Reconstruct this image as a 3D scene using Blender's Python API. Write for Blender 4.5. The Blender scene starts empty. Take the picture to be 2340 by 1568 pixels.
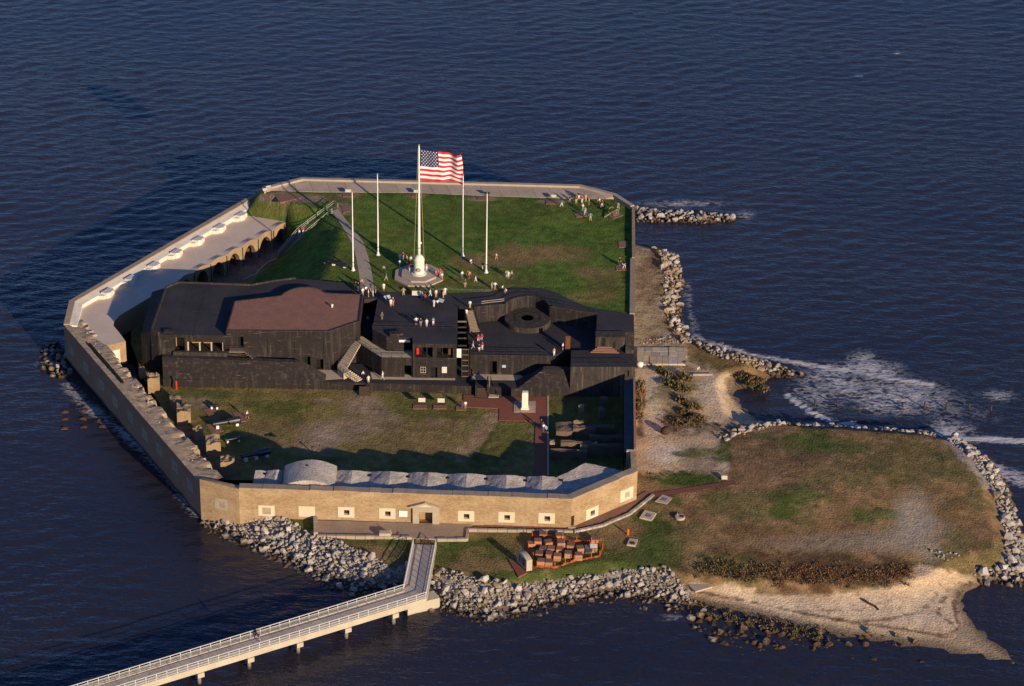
import bpy, bmesh, math, random
import numpy as np
from mathutils import Vector, Matrix
from mathutils.geometry import delaunay_2d_cdt

random.seed(7)
rng = np.random.default_rng(11)
scene = bpy.context.scene
C = scene.collection
R = math.radians

# ------------------------------------------------------------------ camera
PITCH, DIST, ROLL = R(28.0), 520.0, R(1.0)
FPX = 6240.0                                   # focal length in survey pixels (frame 2340 x 1568)
CX, CY = 1170.0, 784.0
cam_pos = Vector((0, -DIST * math.cos(PITCH), DIST * math.sin(PITCH)))
fwd = Vector((0, math.cos(PITCH), -math.sin(PITCH)))
r0 = Vector((1, 0, 0)); u0 = r0.cross(fwd)
camR = math.cos(ROLL) * r0 + math.sin(ROLL) * u0
camU = -math.sin(ROLL) * r0 + math.cos(ROLL) * u0
cd = bpy.data.cameras.new('camera'); cam = bpy.data.objects.new('camera', cd); C.objects.link(cam)
m = Matrix((camR, camU, -fwd)).transposed().to_4x4(); m.translation = cam_pos
cam.matrix_world = m
cd.sensor_width = 36.0; cd.lens = FPX / 2340.0 * 36.0
cd.clip_start = 5.0; cd.clip_end = 20000.0
scene.camera = cam

# ------------------------------------------------------------------ sky, sun, exposure
SUN_AZ, SUN_EL = R(35.0), R(14.5)               # sun behind the camera, to the right
world = bpy.data.worlds.new('World'); scene.world = world; world.use_nodes = True
wn = world.node_tree.nodes; wl = world.node_tree.links
sky = wn.new('ShaderNodeTexSky'); sky.sky_type = 'NISHITA'; sky.sun_disc = False
sky.sun_elevation = SUN_EL; sky.sun_rotation = math.pi - SUN_AZ
sky.air_density = 1.0; sky.dust_density = 0.1; sky.ozone_density = 5.0
wn['Background'].inputs[1].default_value = 0.085
tint = wn.new('ShaderNodeMix'); tint.data_type = 'RGBA'; tint.blend_type = 'MULTIPLY'; tint.inputs[0].default_value = 1.0
tint.inputs[7].default_value = (0.92, 0.912, 1.13, 1.0)          # even film cast over the whole sky
wl.new(sky.outputs[0], tint.inputs[6]); wl.new(tint.outputs[2], wn['Background'].inputs[0])
sd = bpy.data.lights.new('sun', 'SUN'); sun = bpy.data.objects.new('sun', sd); C.objects.link(sun)
sd.energy = 4.6; sd.angle = R(0.5); sd.color = (1.0, 0.79, 0.53)
to_sun = Vector((math.sin(SUN_AZ) * math.cos(SUN_EL), -math.cos(SUN_AZ) * math.cos(SUN_EL), math.sin(SUN_EL)))
sun.rotation_euler = (-to_sun).to_track_quat('-Z', 'Y').to_euler()
sun.location = (120, -170, 60)
vs = scene.view_settings
vs.view_transform = 'Standard'; vs.look = 'None'; vs.gamma = 1.0; vs.use_curve_mapping = False
vs.exposure = 0.42
scene.render.engine = 'CYCLES'

# ------------------------------------------------------------------ survey helpers
def G(px, py, z=0.0):
    """world point seen at survey pixel (px, py) lying at height z"""
    d = fwd * FPX + camR * (px - CX) - camU * (py - CY)
    t = (z - cam_pos.z) / d.z
    return cam_pos + d * t
def W(pts, z): return [G(p[0], p[1], p[2] if len(p) > 2 else z) for p in pts]
def proj(P):
    v = np.asarray(P, float) - np.array(cam_pos)
    w = v @ np.array(fwd)
    return CX + FPX * (v @ np.array(camR)) / w, CY - FPX * (v @ np.array(camU)) / w
def onwall(px, py, P0, P1):
    """point of the vertical plane through P0,P1 seen at a pixel: (distance along, height)"""
    d = fwd * FPX + camR * (px - CX) - camU * (py - CY)
    e = Vector((P1[0] - P0[0], P1[1] - P0[1])); L = e.length; e /= L
    n = Vector((e.y, -e.x))
    t = ((P0[0] - cam_pos.x) * n.x + (P0[1] - cam_pos.y) * n.y) / (d.x * n.x + d.y * n.y)
    p = cam_pos + d * t
    return (p.x - P0[0]) * e.x + (p.y - P0[1]) * e.y, p.z
def rect(x0, y0, x1, y1, P0, P1):
    a = onwall(x0, y0, P0, P1); b = onwall(x1, y0, P0, P1); c = onwall(x0, y1, P0, P1); d = onwall(x1, y1, P0, P1)
    return ((a[0] + c[0]) / 2, (b[0] + d[0]) / 2, (c[1] + d[1]) / 2, (a[1] + b[1]) / 2)

# value noise for geometry and colour attributes
def vnoise(x, y, seed=0):
    x = np.asarray(x, float); y = np.asarray(y, float)
    xi = np.floor(x); yi = np.floor(y); fx = x - xi; fy = y - yi
    fx = fx * fx * (3 - 2 * fx); fy = fy * fy * (3 - 2 * fy)
    def h(a, b):
        s = np.sin(a * 127.1 + b * 311.7 + seed * 74.7) * 43758.5453
        return s - np.floor(s)
    return (h(xi, yi) * (1 - fx) + h(xi + 1, yi) * fx) * (1 - fy) + (h(xi, yi + 1) * (1 - fx) + h(xi + 1, yi + 1) * fx) * fy
def fbm(x, y, oct=4, seed=0):
    s = 0; a = 0.5; t = 0
    x = np.asarray(x, float); y = np.asarray(y, float)
    for i in range(oct):
        s = s + a * vnoise(x * 2 ** i, y * 2 ** i, seed + i * 3); t += a; a *= 0.55
    return s / t

# ------------------------------------------------------------------ materials
MATS = {}
def nd(nt, typ, **kw):
    n = nt.nodes.new(typ)
    for k, v in kw.items():
        if hasattr(n, k): setattr(n, k, v)
        else: n.inputs[k].default_value = v
    return n
def mat(name, c1, c2=None, scale=1.0, rough=0.9, bump=0.0, bscale=None, fine=6.0, finemix=0.35, coords='Position',
        stretch=(1, 1, 1), streak=None, hstreak=None, attr=None, metallic=0.0, spec=0.3, rnd=0.0, wet=None):
    mt = bpy.data.materials.new(name); mt.use_nodes = True; MATS[name] = mt
    nt = mt.node_tree; L = nt.links.new; bs = nt.nodes['Principled BSDF']
    bs.inputs['Roughness'].default_value = rough; bs.inputs['Metallic'].default_value = metallic
    bs.inputs['Specular IOR Level'].default_value = spec
    if coords == 'Position':
        src = nd(nt, 'ShaderNodeNewGeometry').outputs['Position']
    else:
        src = nd(nt, 'ShaderNodeTexCoord').outputs['Object']
    mp = nd(nt, 'ShaderNodeMapping'); mp.inputs['Scale'].default_value = stretch; L(src, mp.inputs['Vector'])
    n1 = nd(nt, 'ShaderNodeTexNoise', Scale=scale, Detail=3.0, Roughness=0.6); L(mp.outputs[0], n1.inputs['Vector'])
    n2 = nd(nt, 'ShaderNodeTexNoise', Scale=scale * fine, Detail=2.0, Roughness=0.6); L(mp.outputs[0], n2.inputs['Vector'])
    mx = nd(nt, 'ShaderNodeMix', data_type='FLOAT'); mx.inputs[0].default_value = finemix
    L(n1.outputs[0], mx.inputs[2]); L(n2.outputs[0], mx.inputs[3])
    rp = nd(nt, 'ShaderNodeMapRange'); rp.inputs[1].default_value = 0.34; rp.inputs[2].default_value = 0.66
    L(mx.outputs[0], rp.inputs[0])
    cm = nd(nt, 'ShaderNodeMix', data_type='RGBA'); L(rp.outputs[0], cm.inputs[0])
    c2 = c2 or tuple(x * 0.75 for x in c1)
    if attr:
        at = nd(nt, 'ShaderNodeAttribute'); at.attribute_name = attr
        a = nd(nt, 'ShaderNodeMix', data_type='RGBA', blend_type='MULTIPLY'); a.inputs[0].default_value = 1
        a.inputs[7].default_value = (*c1, 1); L(at.outputs['Color'], a.inputs[6]); L(a.outputs[2], cm.inputs[6])
        b = nd(nt, 'ShaderNodeMix', data_type='RGBA', blend_type='MULTIPLY'); b.inputs[0].default_value = 1
        b.inputs[7].default_value = (*c2, 1); L(at.outputs['Color'], b.inputs[6]); L(b.outputs[2], cm.inputs[7])
    else:
        cm.inputs[6].default_value = (*c1, 1); cm.inputs[7].default_value = (*c2, 1)
    out = cm.outputs[2]
    if streak:            # vertical weathering streaks: (colour, amount)
        m2 = nd(nt, 'ShaderNodeMapping'); m2.inputs['Scale'].default_value = (1.6, 1.6, 0.16); L(src, m2.inputs['Vector'])
        n3 = nd(nt, 'ShaderNodeTexNoise', Scale=1.0, Detail=6.0, Roughness=0.7); L(m2.outputs[0], n3.inputs['Vector'])
        r3 = nd(nt, 'ShaderNodeMapRange'); r3.inputs[1].default_value = 0.52; r3.inputs[2].default_value = 0.78
        r3.inputs[4].default_value = streak[1]; L(n3.outputs[0], r3.inputs[0])
        s = nd(nt, 'ShaderNodeMix', data_type='RGBA'); L(r3.outputs[0], s.inputs[0]); L(out, s.inputs[6])
        s.inputs[7].default_value = (*streak[0], 1); out = s.outputs[2]
    if hstreak:           # broken horizontal form-board lines
        m2 = nd(nt, 'ShaderNodeMapping'); m2.inputs['Scale'].default_value = (0.55, 0.55, 4.2); L(src, m2.inputs['Vector'])
        n3 = nd(nt, 'ShaderNodeTexNoise', Scale=0.8, Detail=4.0, Roughness=0.75); L(m2.outputs[0], n3.inputs['Vector'])
        r3 = nd(nt, 'ShaderNodeMapRange'); r3.inputs[1].default_value = 0.61; r3.inputs[2].default_value = 0.76
        r3.inputs[4].default_value = hstreak[1]; L(n3.outputs[0], r3.inputs[0])
        s = nd(nt, 'ShaderNodeMix', data_type='RGBA'); L(r3.outputs[0], s.inputs[0]); L(out, s.inputs[6])
        s.inputs[7].default_value = (*hstreak[0], 1); out = s.outputs[2]
    if wet:               # tide stain: (colour, height)
        sx = nd(nt, 'ShaderNodeSeparateXYZ'); gp = nd(nt, 'ShaderNodeNewGeometry'); L(gp.outputs['Position'], sx.inputs[0])
        ad = nd(nt, 'ShaderNodeMath', operation='MULTIPLY_ADD'); L(n1.outputs[0], ad.inputs[0]); ad.inputs[1].default_value = 1.2; L(sx.outputs[2], ad.inputs[2])
        r4 = nd(nt, 'ShaderNodeMapRange'); r4.inputs[1].default_value = wet[1] + 0.4; r4.inputs[2].default_value = wet[1] + 0.95
        L(ad.outputs[0], r4.inputs[0])
        s = nd(nt, 'ShaderNodeMix', data_type='RGBA'); L(r4.outputs[0], s.inputs[0]); L(out, s.inputs[7])
        s.inputs[6].default_value = (*wet[0], 1); out = s.outputs[2]
    if rnd:
        oi = nd(nt, 'ShaderNodeObjectInfo'); r5 = nd(nt, 'ShaderNodeMapRange'); r5.inputs[3].default_value = 1 - rnd; r5.inputs[4].default_value = 1 + rnd * 0.6
        L(oi.outputs['Random'], r5.inputs[0])
        s = nd(nt, 'ShaderNodeMix', data_type='RGBA', blend_type='MULTIPLY'); s.inputs[0].default_value = 1
        cc = nd(nt, 'ShaderNodeCombineColor'); 
        for i in range(3): L(r5.outputs[0], cc.inputs[i])
        L(out, s.inputs[6]); L(cc.outputs[0], s.inputs[7]); out = s.outputs[2]
    L(out, bs.inputs['Base Color'])
    if bump:
        n4 = nd(nt, 'ShaderNodeTexNoise', Scale=bscale or scale * 4, Detail=4.0); L(mp.outputs[0], n4.inputs['Vector'])
        bp = nd(nt, 'ShaderNodeBump'); bp.inputs['Strength'].default_value = 1.0; bp.inputs['Distance'].default_value = bump
        L(n4.outputs[0], bp.inputs['Height']); L(bp.outputs[0], bs.inputs['Normal'])
    return mt

mat('ruin_shaded', (0.105, 0.075, 0.055), (0.17, 0.12, 0.085), scale=0.6, fine=6, bump=0.1, bscale=2.5)  # ruin brick darkened: shade beside the right-hand wall put into the colour
mat('pier_pile', (0.25, 0.21, 0.155), (0.18, 0.15, 0.11), scale=0.8, wet=((0.05, 0.042, 0.03), 0.3))
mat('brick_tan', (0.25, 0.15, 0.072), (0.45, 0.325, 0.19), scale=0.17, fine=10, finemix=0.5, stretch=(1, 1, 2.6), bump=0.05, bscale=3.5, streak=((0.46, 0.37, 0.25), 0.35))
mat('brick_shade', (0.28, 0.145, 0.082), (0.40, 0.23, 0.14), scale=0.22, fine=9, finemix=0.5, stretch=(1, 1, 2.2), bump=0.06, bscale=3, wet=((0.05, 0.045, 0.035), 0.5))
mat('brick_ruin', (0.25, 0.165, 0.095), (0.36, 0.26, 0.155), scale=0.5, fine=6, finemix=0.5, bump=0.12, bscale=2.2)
mat('rubble', (0.28, 0.20, 0.13), (0.44, 0.34, 0.23), scale=0.8, fine=5, bump=0.08, bscale=3)
mat('gate_stone', (0.42, 0.355, 0.25), (0.34, 0.28, 0.2), scale=0.8, bump=0.03)
mat('cream_render', (0.56, 0.48, 0.33), (0.64, 0.56, 0.41), scale=0.5, bump=0.02)
mat('stone_grey', (0.43, 0.355, 0.27), (0.33, 0.265, 0.20), scale=0.5, bump=0.03, rnd=0.12)
mat('parapet_cap', (0.27, 0.205, 0.15), (0.38, 0.295, 0.215), scale=0.6, bump=0.03, rnd=0.15)
mat('vault_roof', (0.24, 0.205, 0.18), (0.56, 0.49, 0.43), scale=0.55, fine=7, finemix=0.5, bump=0.10, bscale=3)
mat('white_wash', (0.70, 0.655, 0.585), (0.55, 0.495, 0.43), scale=0.7, fine=5, bump=0.03)
mat('terrace_floor', (0.66, 0.53, 0.425), (0.53, 0.42, 0.33), scale=0.25, fine=10, finemix=0.5, bump=0.04, bscale=3)
mat('black_wall', (0.015, 0.0118, 0.012), (0.026, 0.02, 0.02), scale=0.4, fine=7, finemix=0.5, bump=0.05, bscale=2.5, streak=((0.13, 0.104, 0.09), 0.6), hstreak=((0.24, 0.19, 0.145), 0.85))
mat('black_wall_worn', (0.024, 0.0195, 0.018), (0.05, 0.04, 0.035), scale=0.5, fine=6, finemix=0.5, bump=0.05, bscale=2.5, streak=((0.19, 0.155, 0.125), 0.75))
mat('black_roof', (0.021, 0.02, 0.025), (0.047, 0.042, 0.047), scale=0.16, fine=14, finemix=0.35, bump=0.03, bscale=3)
mat('gravel_roof', (0.35, 0.165, 0.11), (0.18, 0.085, 0.064), scale=0.5, fine=8, finemix=0.65, bump=0.07, bscale=6)
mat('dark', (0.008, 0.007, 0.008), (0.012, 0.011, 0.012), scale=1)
mat('loggia_back', (0.40, 0.27, 0.12), (0.28, 0.18, 0.075), scale=0.8)
mat('concrete_pale', (0.52, 0.42, 0.31), (0.40, 0.32, 0.235), scale=0.6, bump=0.03, rnd=0.1)
mat('path_slab', (0.43, 0.345, 0.27), (0.33, 0.26, 0.205), scale=0.4, fine=8, bump=0.03, rnd=0.12)
mat('pavement', (0.37, 0.275, 0.20), (0.28, 0.205, 0.15), scale=0.5, fine=9, bump=0.03)
mat('brick_paving', (0.26, 0.088, 0.058), (0.18, 0.066, 0.046), scale=0.9, fine=8, finemix=0.6, bump=0.04, bscale=5)
mat('brick_pad', (0.26, 0.13, 0.095), (0.20, 0.105, 0.08), scale=0.9, fine=8, bump=0.04)
mat('white_paint', (0.80, 0.78, 0.74), (0.72, 0.70, 0.66), scale=1.2, rough=0.5)
mat('cannon_black', (0.012, 0.012, 0.014), (0.02, 0.02, 0.022), scale=2, rough=0.3, spec=0.9, coords='Object')
mat('dark_metal', (0.02, 0.02, 0.022), (0.03, 0.028, 0.028), scale=2, rough=0.6)
mat('pale_metal', (0.44, 0.42, 0.39), (0.36, 0.34, 0.31), scale=1.5, rough=0.5)
mat('rail_white', (0.66, 0.63, 0.58), (0.58, 0.55, 0.50), scale=1.5, rough=0.6, coords='Object')
mat('pier_deck', (0.60, 0.50, 0.40), (0.48, 0.40, 0.32), scale=0.8, fine=6, bump=0.03, rnd=0.14)
mat('pier_concrete', (0.50, 0.44, 0.34), (0.40, 0.345, 0.265), scale=0.5, bump=0.03, wet=((0.10, 0.085, 0.06), -0.1))
mat('rock_pale', (0.48, 0.43, 0.39), (0.32, 0.28, 0.245), scale=1.2, fine=4, bump=0.08, bscale=3, wet=((0.075, 0.048, 0.026), 0.3), coords='Position', rnd=0.25)
mat('rock_brown', (0.36, 0.28, 0.195), (0.235, 0.165, 0.105), scale=1.2, fine=4, bump=0.08, bscale=3, wet=((0.075, 0.042, 0.02), 0.5), coords='Position', rnd=0.3)
mat('shed_roof', (0.035, 0.042, 0.055), (0.05, 0.058, 0.07), scale=0.6, rough=0.8)
mat('ground_paint', (1.3, 1.28, 1.25), (0.68, 0.70, 0.72), scale=0.7, fine=4.5, finemix=0.6, attr='Col', bump=0.16, bscale=2.6, rough=1.0, spec=0.05)
mat('wood_dark', (0.07, 0.045, 0.032), (0.045, 0.03, 0.024), scale=3)
mat('wood_grey', (0.22, 0.17, 0.13), (0.15, 0.11, 0.085), scale=3)
mat('brick_stack', (0.38, 0.165, 0.085), (0.48, 0.26, 0.145), scale=3.0, fine=3, coords='Object', rnd=0.3, bump=0.03)
mat('brick_stack_top', (0.28, 0.145, 0.10), (0.20, 0.105, 0.078), scale=3.0, coords='Object', rnd=0.2)
mat('granite', (0.36, 0.29, 0.22), (0.5, 0.42, 0.32), scale=2.5, fine=5)
mat('obelisk_white', (0.78, 0.73, 0.62), (0.70, 0.65, 0.54), scale=1.0)
mat('plaque', (0.03, 0.03, 0.035), (0.045, 0.042, 0.045), scale=3, rough=0.4)
mat('letter_pale', (0.42, 0.41, 0.40), rough=0.5)
mat('red_paint', (0.62, 0.035, 0.02), (0.52, 0.03, 0.02), scale=2, rough=0.4)
mat('orange_paint', (0.80, 0.14, 0.025), (0.7, 0.12, 0.02), scale=2, rough=0.5)
mat('rust', (0.15, 0.06, 0.025), (0.08, 0.035, 0.018), scale=3)
mat('steel_lid', (0.20, 0.19, 0.24), (0.16, 0.15, 0.19), scale=3, rough=0.5)
mat('iron_lid', (0.075, 0.03, 0.024), (0.1, 0.045, 0.035), scale=3)
mat('brass', (0.32, 0.25, 0.12), (0.25, 0.19, 0.09), scale=3, coords='Object', rough=0.5)
mat('carriage_olive', (0.27, 0.235, 0.135), (0.21, 0.18, 0.10), scale=3, coords='Object')
mat('rope', (0.42, 0.40, 0.17), rough=0.8)
mat('sign_face', (0.62, 0.58, 0.48), (0.5, 0.46, 0.38), scale=3)
mat('sign_blue', (0.28, 0.36, 0.50), (0.45, 0.48, 0.5), scale=6)
mat('glass_dark', (0.012, 0.013, 0.016), rough=0.12, spec=0.6)
mat('leaf_green', (0.075, 0.095, 0.028), (0.045, 0.06, 0.02), scale=1.0, coords='Position')
mat('leaf_rust', (0.22, 0.10, 0.05), (0.14, 0.062, 0.034), scale=1.0, coords='Position')
mat('leaf_straw', (0.26, 0.185, 0.085), (0.17, 0.115, 0.055), scale=1.0, coords='Position')
mat('tank_white', (0.8, 0.79, 0.77), rough=0.4)

def fence_mat():
    mt = bpy.data.materials.new('orange_mesh'); mt.use_nodes = True; MATS['orange_mesh'] = mt
    nt = mt.node_tree; L = nt.links.new; bs = nt.nodes['Principled BSDF']
    bs.inputs['Base Color'].default_value = (0.40, 0.065, 0.018, 1); bs.inputs['Roughness'].default_value = 0.7
    geo = nd(nt, 'ShaderNodeNewGeometry'); n = nd(nt, 'ShaderNodeTexNoise', Scale=9.0, Detail=1.0); L(geo.outputs['Position'], n.inputs['Vector'])
    mr = nd(nt, 'ShaderNodeMapRange'); mr.inputs[1].default_value = 0.42; mr.inputs[2].default_value = 0.52; mr.inputs[3].default_value = 0.12; L(n.outputs[0], mr.inputs[0])
    L(mr.outputs[0], bs.inputs['Alpha'])
fence_mat()

def region_mat(name, prop, fallback):
    mt = bpy.data.materials.new(name); mt.use_nodes = True; MATS[name] = mt
    nt = mt.node_tree; bs = nt.nodes['Principled BSDF']; bs.inputs['Roughness'].default_value = 0.9
    bs.inputs['Specular IOR Level'].default_value = 0.1
    at = nd(nt, 'ShaderNodeAttribute'); at.attribute_type = 'OBJECT'; at.attribute_name = prop
    n = nd(nt, 'ShaderNodeTexNoise', Scale=9.0); tc = nd(nt, 'ShaderNodeTexCoord'); nt.links.new(tc.outputs['Object'], n.inputs['Vector'])
    mr = nd(nt, 'ShaderNodeMapRange'); mr.inputs[3].default_value = 0.75; mr.inputs[4].default_value = 1.15; nt.links.new(n.outputs[0], mr.inputs[0])
    vm = nd(nt, 'ShaderNodeVectorMath', operation='SCALE'); nt.links.new(at.outputs['Vector'], vm.inputs[0]); nt.links.new(mr.outputs[0], vm.inputs[3])
    nt.links.new(vm.outputs[0], bs.inputs['Base Color'])
region_mat('cloth_top', 'shirt_rgb', None); region_mat('cloth_bottom', 'trouser_rgb', None)
region_mat('hair', 'hair_rgb', None)
mat('skin', (0.46, 0.27, 0.18), (0.42, 0.24, 0.16), scale=4, coords='Object')

def water_mat():
    mt = bpy.data.materials.new('sea_water'); mt.use_nodes = True; MATS['sea_water'] = mt
    nt = mt.node_tree; L = nt.links.new; bs = nt.nodes['Principled BSDF']
    geo = nd(nt, 'ShaderNodeNewGeometry')
    bs.inputs['Roughness'].default_value = 0.16; bs.inputs['IOR'].default_value = 1.33; bs.inputs['Specular Tint'].default_value = (0.86, 0.86, 1.0, 1)
    def noise(sc, det, stretch, rot):
        mp = nd(nt, 'ShaderNodeMapping'); mp.inputs['Scale'].default_value = stretch; mp.inputs['Rotation'].default_value = (0, 0, rot)
        L(geo.outputs['Position'], mp.inputs['Vector'])
        n = nd(nt, 'ShaderNodeTexNoise', Scale=sc, Detail=det, Roughness=0.62); L(mp.outputs[0], n.inputs['Vector']); return n
    big = noise(0.012, 3.0, (1, 1.6, 1), 0.3)
    cm = nd(nt, 'ShaderNodeMix', data_type='RGBA'); L(big.outputs[0], cm.inputs[0])
    cm.inputs[6].default_value = (0.011, 0.0145, 0.026, 1); cm.inputs[7].default_value = (0.036, 0.029, 0.037, 1)
    at = nd(nt, 'ShaderNodeAttribute'); at.attribute_name = 'foam'
    # foam threads: warped cell edges
    wn_ = noise(0.5, 3.0, (1, 1, 1), 0.0)
    wa = nd(nt, 'ShaderNodeVectorMath', operation='MULTIPLY_ADD'); L(wn_.outputs['Color'], wa.inputs[0]); wa.inputs[1].default_value = (1.5, 1.5, 0); L(geo.outputs['Position'], wa.inputs[2])
    ms = nd(nt, 'ShaderNodeMapping'); ms.inputs['Scale'].default_value = (0.55, 1.15, 1); ms.inputs['Rotation'].default_value = (0, 0, 0.15); L(wa.outputs[0], ms.inputs['Vector'])
    rn = nd(nt, 'ShaderNodeTexNoise', Scale=0.62, Detail=5.0, Roughness=0.62); L(ms.outputs[0], rn.inputs['Vector'])
    r1 = nd(nt, 'ShaderNodeMath', operation='SUBTRACT'); L(rn.outputs[0], r1.inputs[0]); r1.inputs[1].default_value = 0.5
    vo = nd(nt, 'ShaderNodeMath', operation='ABSOLUTE'); L(r1.outputs[0], vo.inputs[0])
    fn = noise(1.7, 4.0, (1, 1, 1), 0.0)
    th = nd(nt, 'ShaderNodeMath', operation='MULTIPLY'); L(at.outputs['Fac'], th.inputs[0]); L(fn.outputs[0], th.inputs[1])
    f2 = nd(nt, 'ShaderNodeMath', operation='MULTIPLY'); L(th.outputs[0], f2.inputs[0]); f2.inputs[1].default_value = 0.30; th = f2
    lt = nd(nt, 'ShaderNodeMath', operation='SUBTRACT'); L(th.outputs[0], lt.inputs[0]); L(vo.outputs[0], lt.inputs[1])
    sm = nd(nt, 'ShaderNodeMapRange'); sm.inputs[1].default_value = -0.015; sm.inputs[2].default_value = 0.14; L(lt.outputs[0], sm.inputs[0])
    gt = nd(nt, 'ShaderNodeMath', operation='GREATER_THAN'); L(at.outputs['Fac'], gt.inputs[0]); gt.inputs[1].default_value = 0.02
    fm = nd(nt, 'ShaderNodeMath', operation='MULTIPLY'); L(sm.outputs[0], fm.inputs[0]); L(gt.outputs[0], fm.inputs[1])
    fc = nd(nt, 'ShaderNodeMix', data_type='RGBA'); L(fm.outputs[0], fc.inputs[0]); L(cm.outputs[2], fc.inputs[6]); fc.inputs[7].default_value = (0.50, 0.49, 0.50, 1)
    L(fc.outputs[2], bs.inputs['Base Color'])
    rm = nd(nt, 'ShaderNodeMapRange'); rm.inputs[3].default_value = 0.16; rm.inputs[4].default_value = 0.9; L(fm.outputs[0], rm.inputs[0]); L(rm.outputs[0], bs.inputs['Roughness'])
    a = noise(0.55, 3.0, (0.55, 1.2, 1), 0.22); b = noise(1.9, 2.0, (0.6, 1.2, 1), -0.12)
    mm = nd(nt, 'ShaderNodeMath', operation='MULTIPLY_ADD'); L(b.outputs[0], mm.inputs[0]); mm.inputs[1].default_value = 0.22; L(a.outputs[0], mm.inputs[2])
    lane = noise(0.014, 4.0, (0.6, 2.2, 1), 0.18); lr_ = nd(nt, 'ShaderNodeMapRange'); lr_.inputs[1].default_value = 0.32; lr_.inputs[2].default_value = 0.68; lr_.inputs[3].default_value = 0.35; lr_.inputs[4].default_value = 1.0; L(lane.outputs[0], lr_.inputs[0])
    bp = nd(nt, 'ShaderNodeBump'); L(lr_.outputs[0], bp.inputs['Strength']); bp.inputs['Distance'].default_value = 0.40
    L(mm.outputs[0], bp.inputs['Height']); L(bp.outputs[0], bs.inputs['Normal'])
water_mat()

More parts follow.
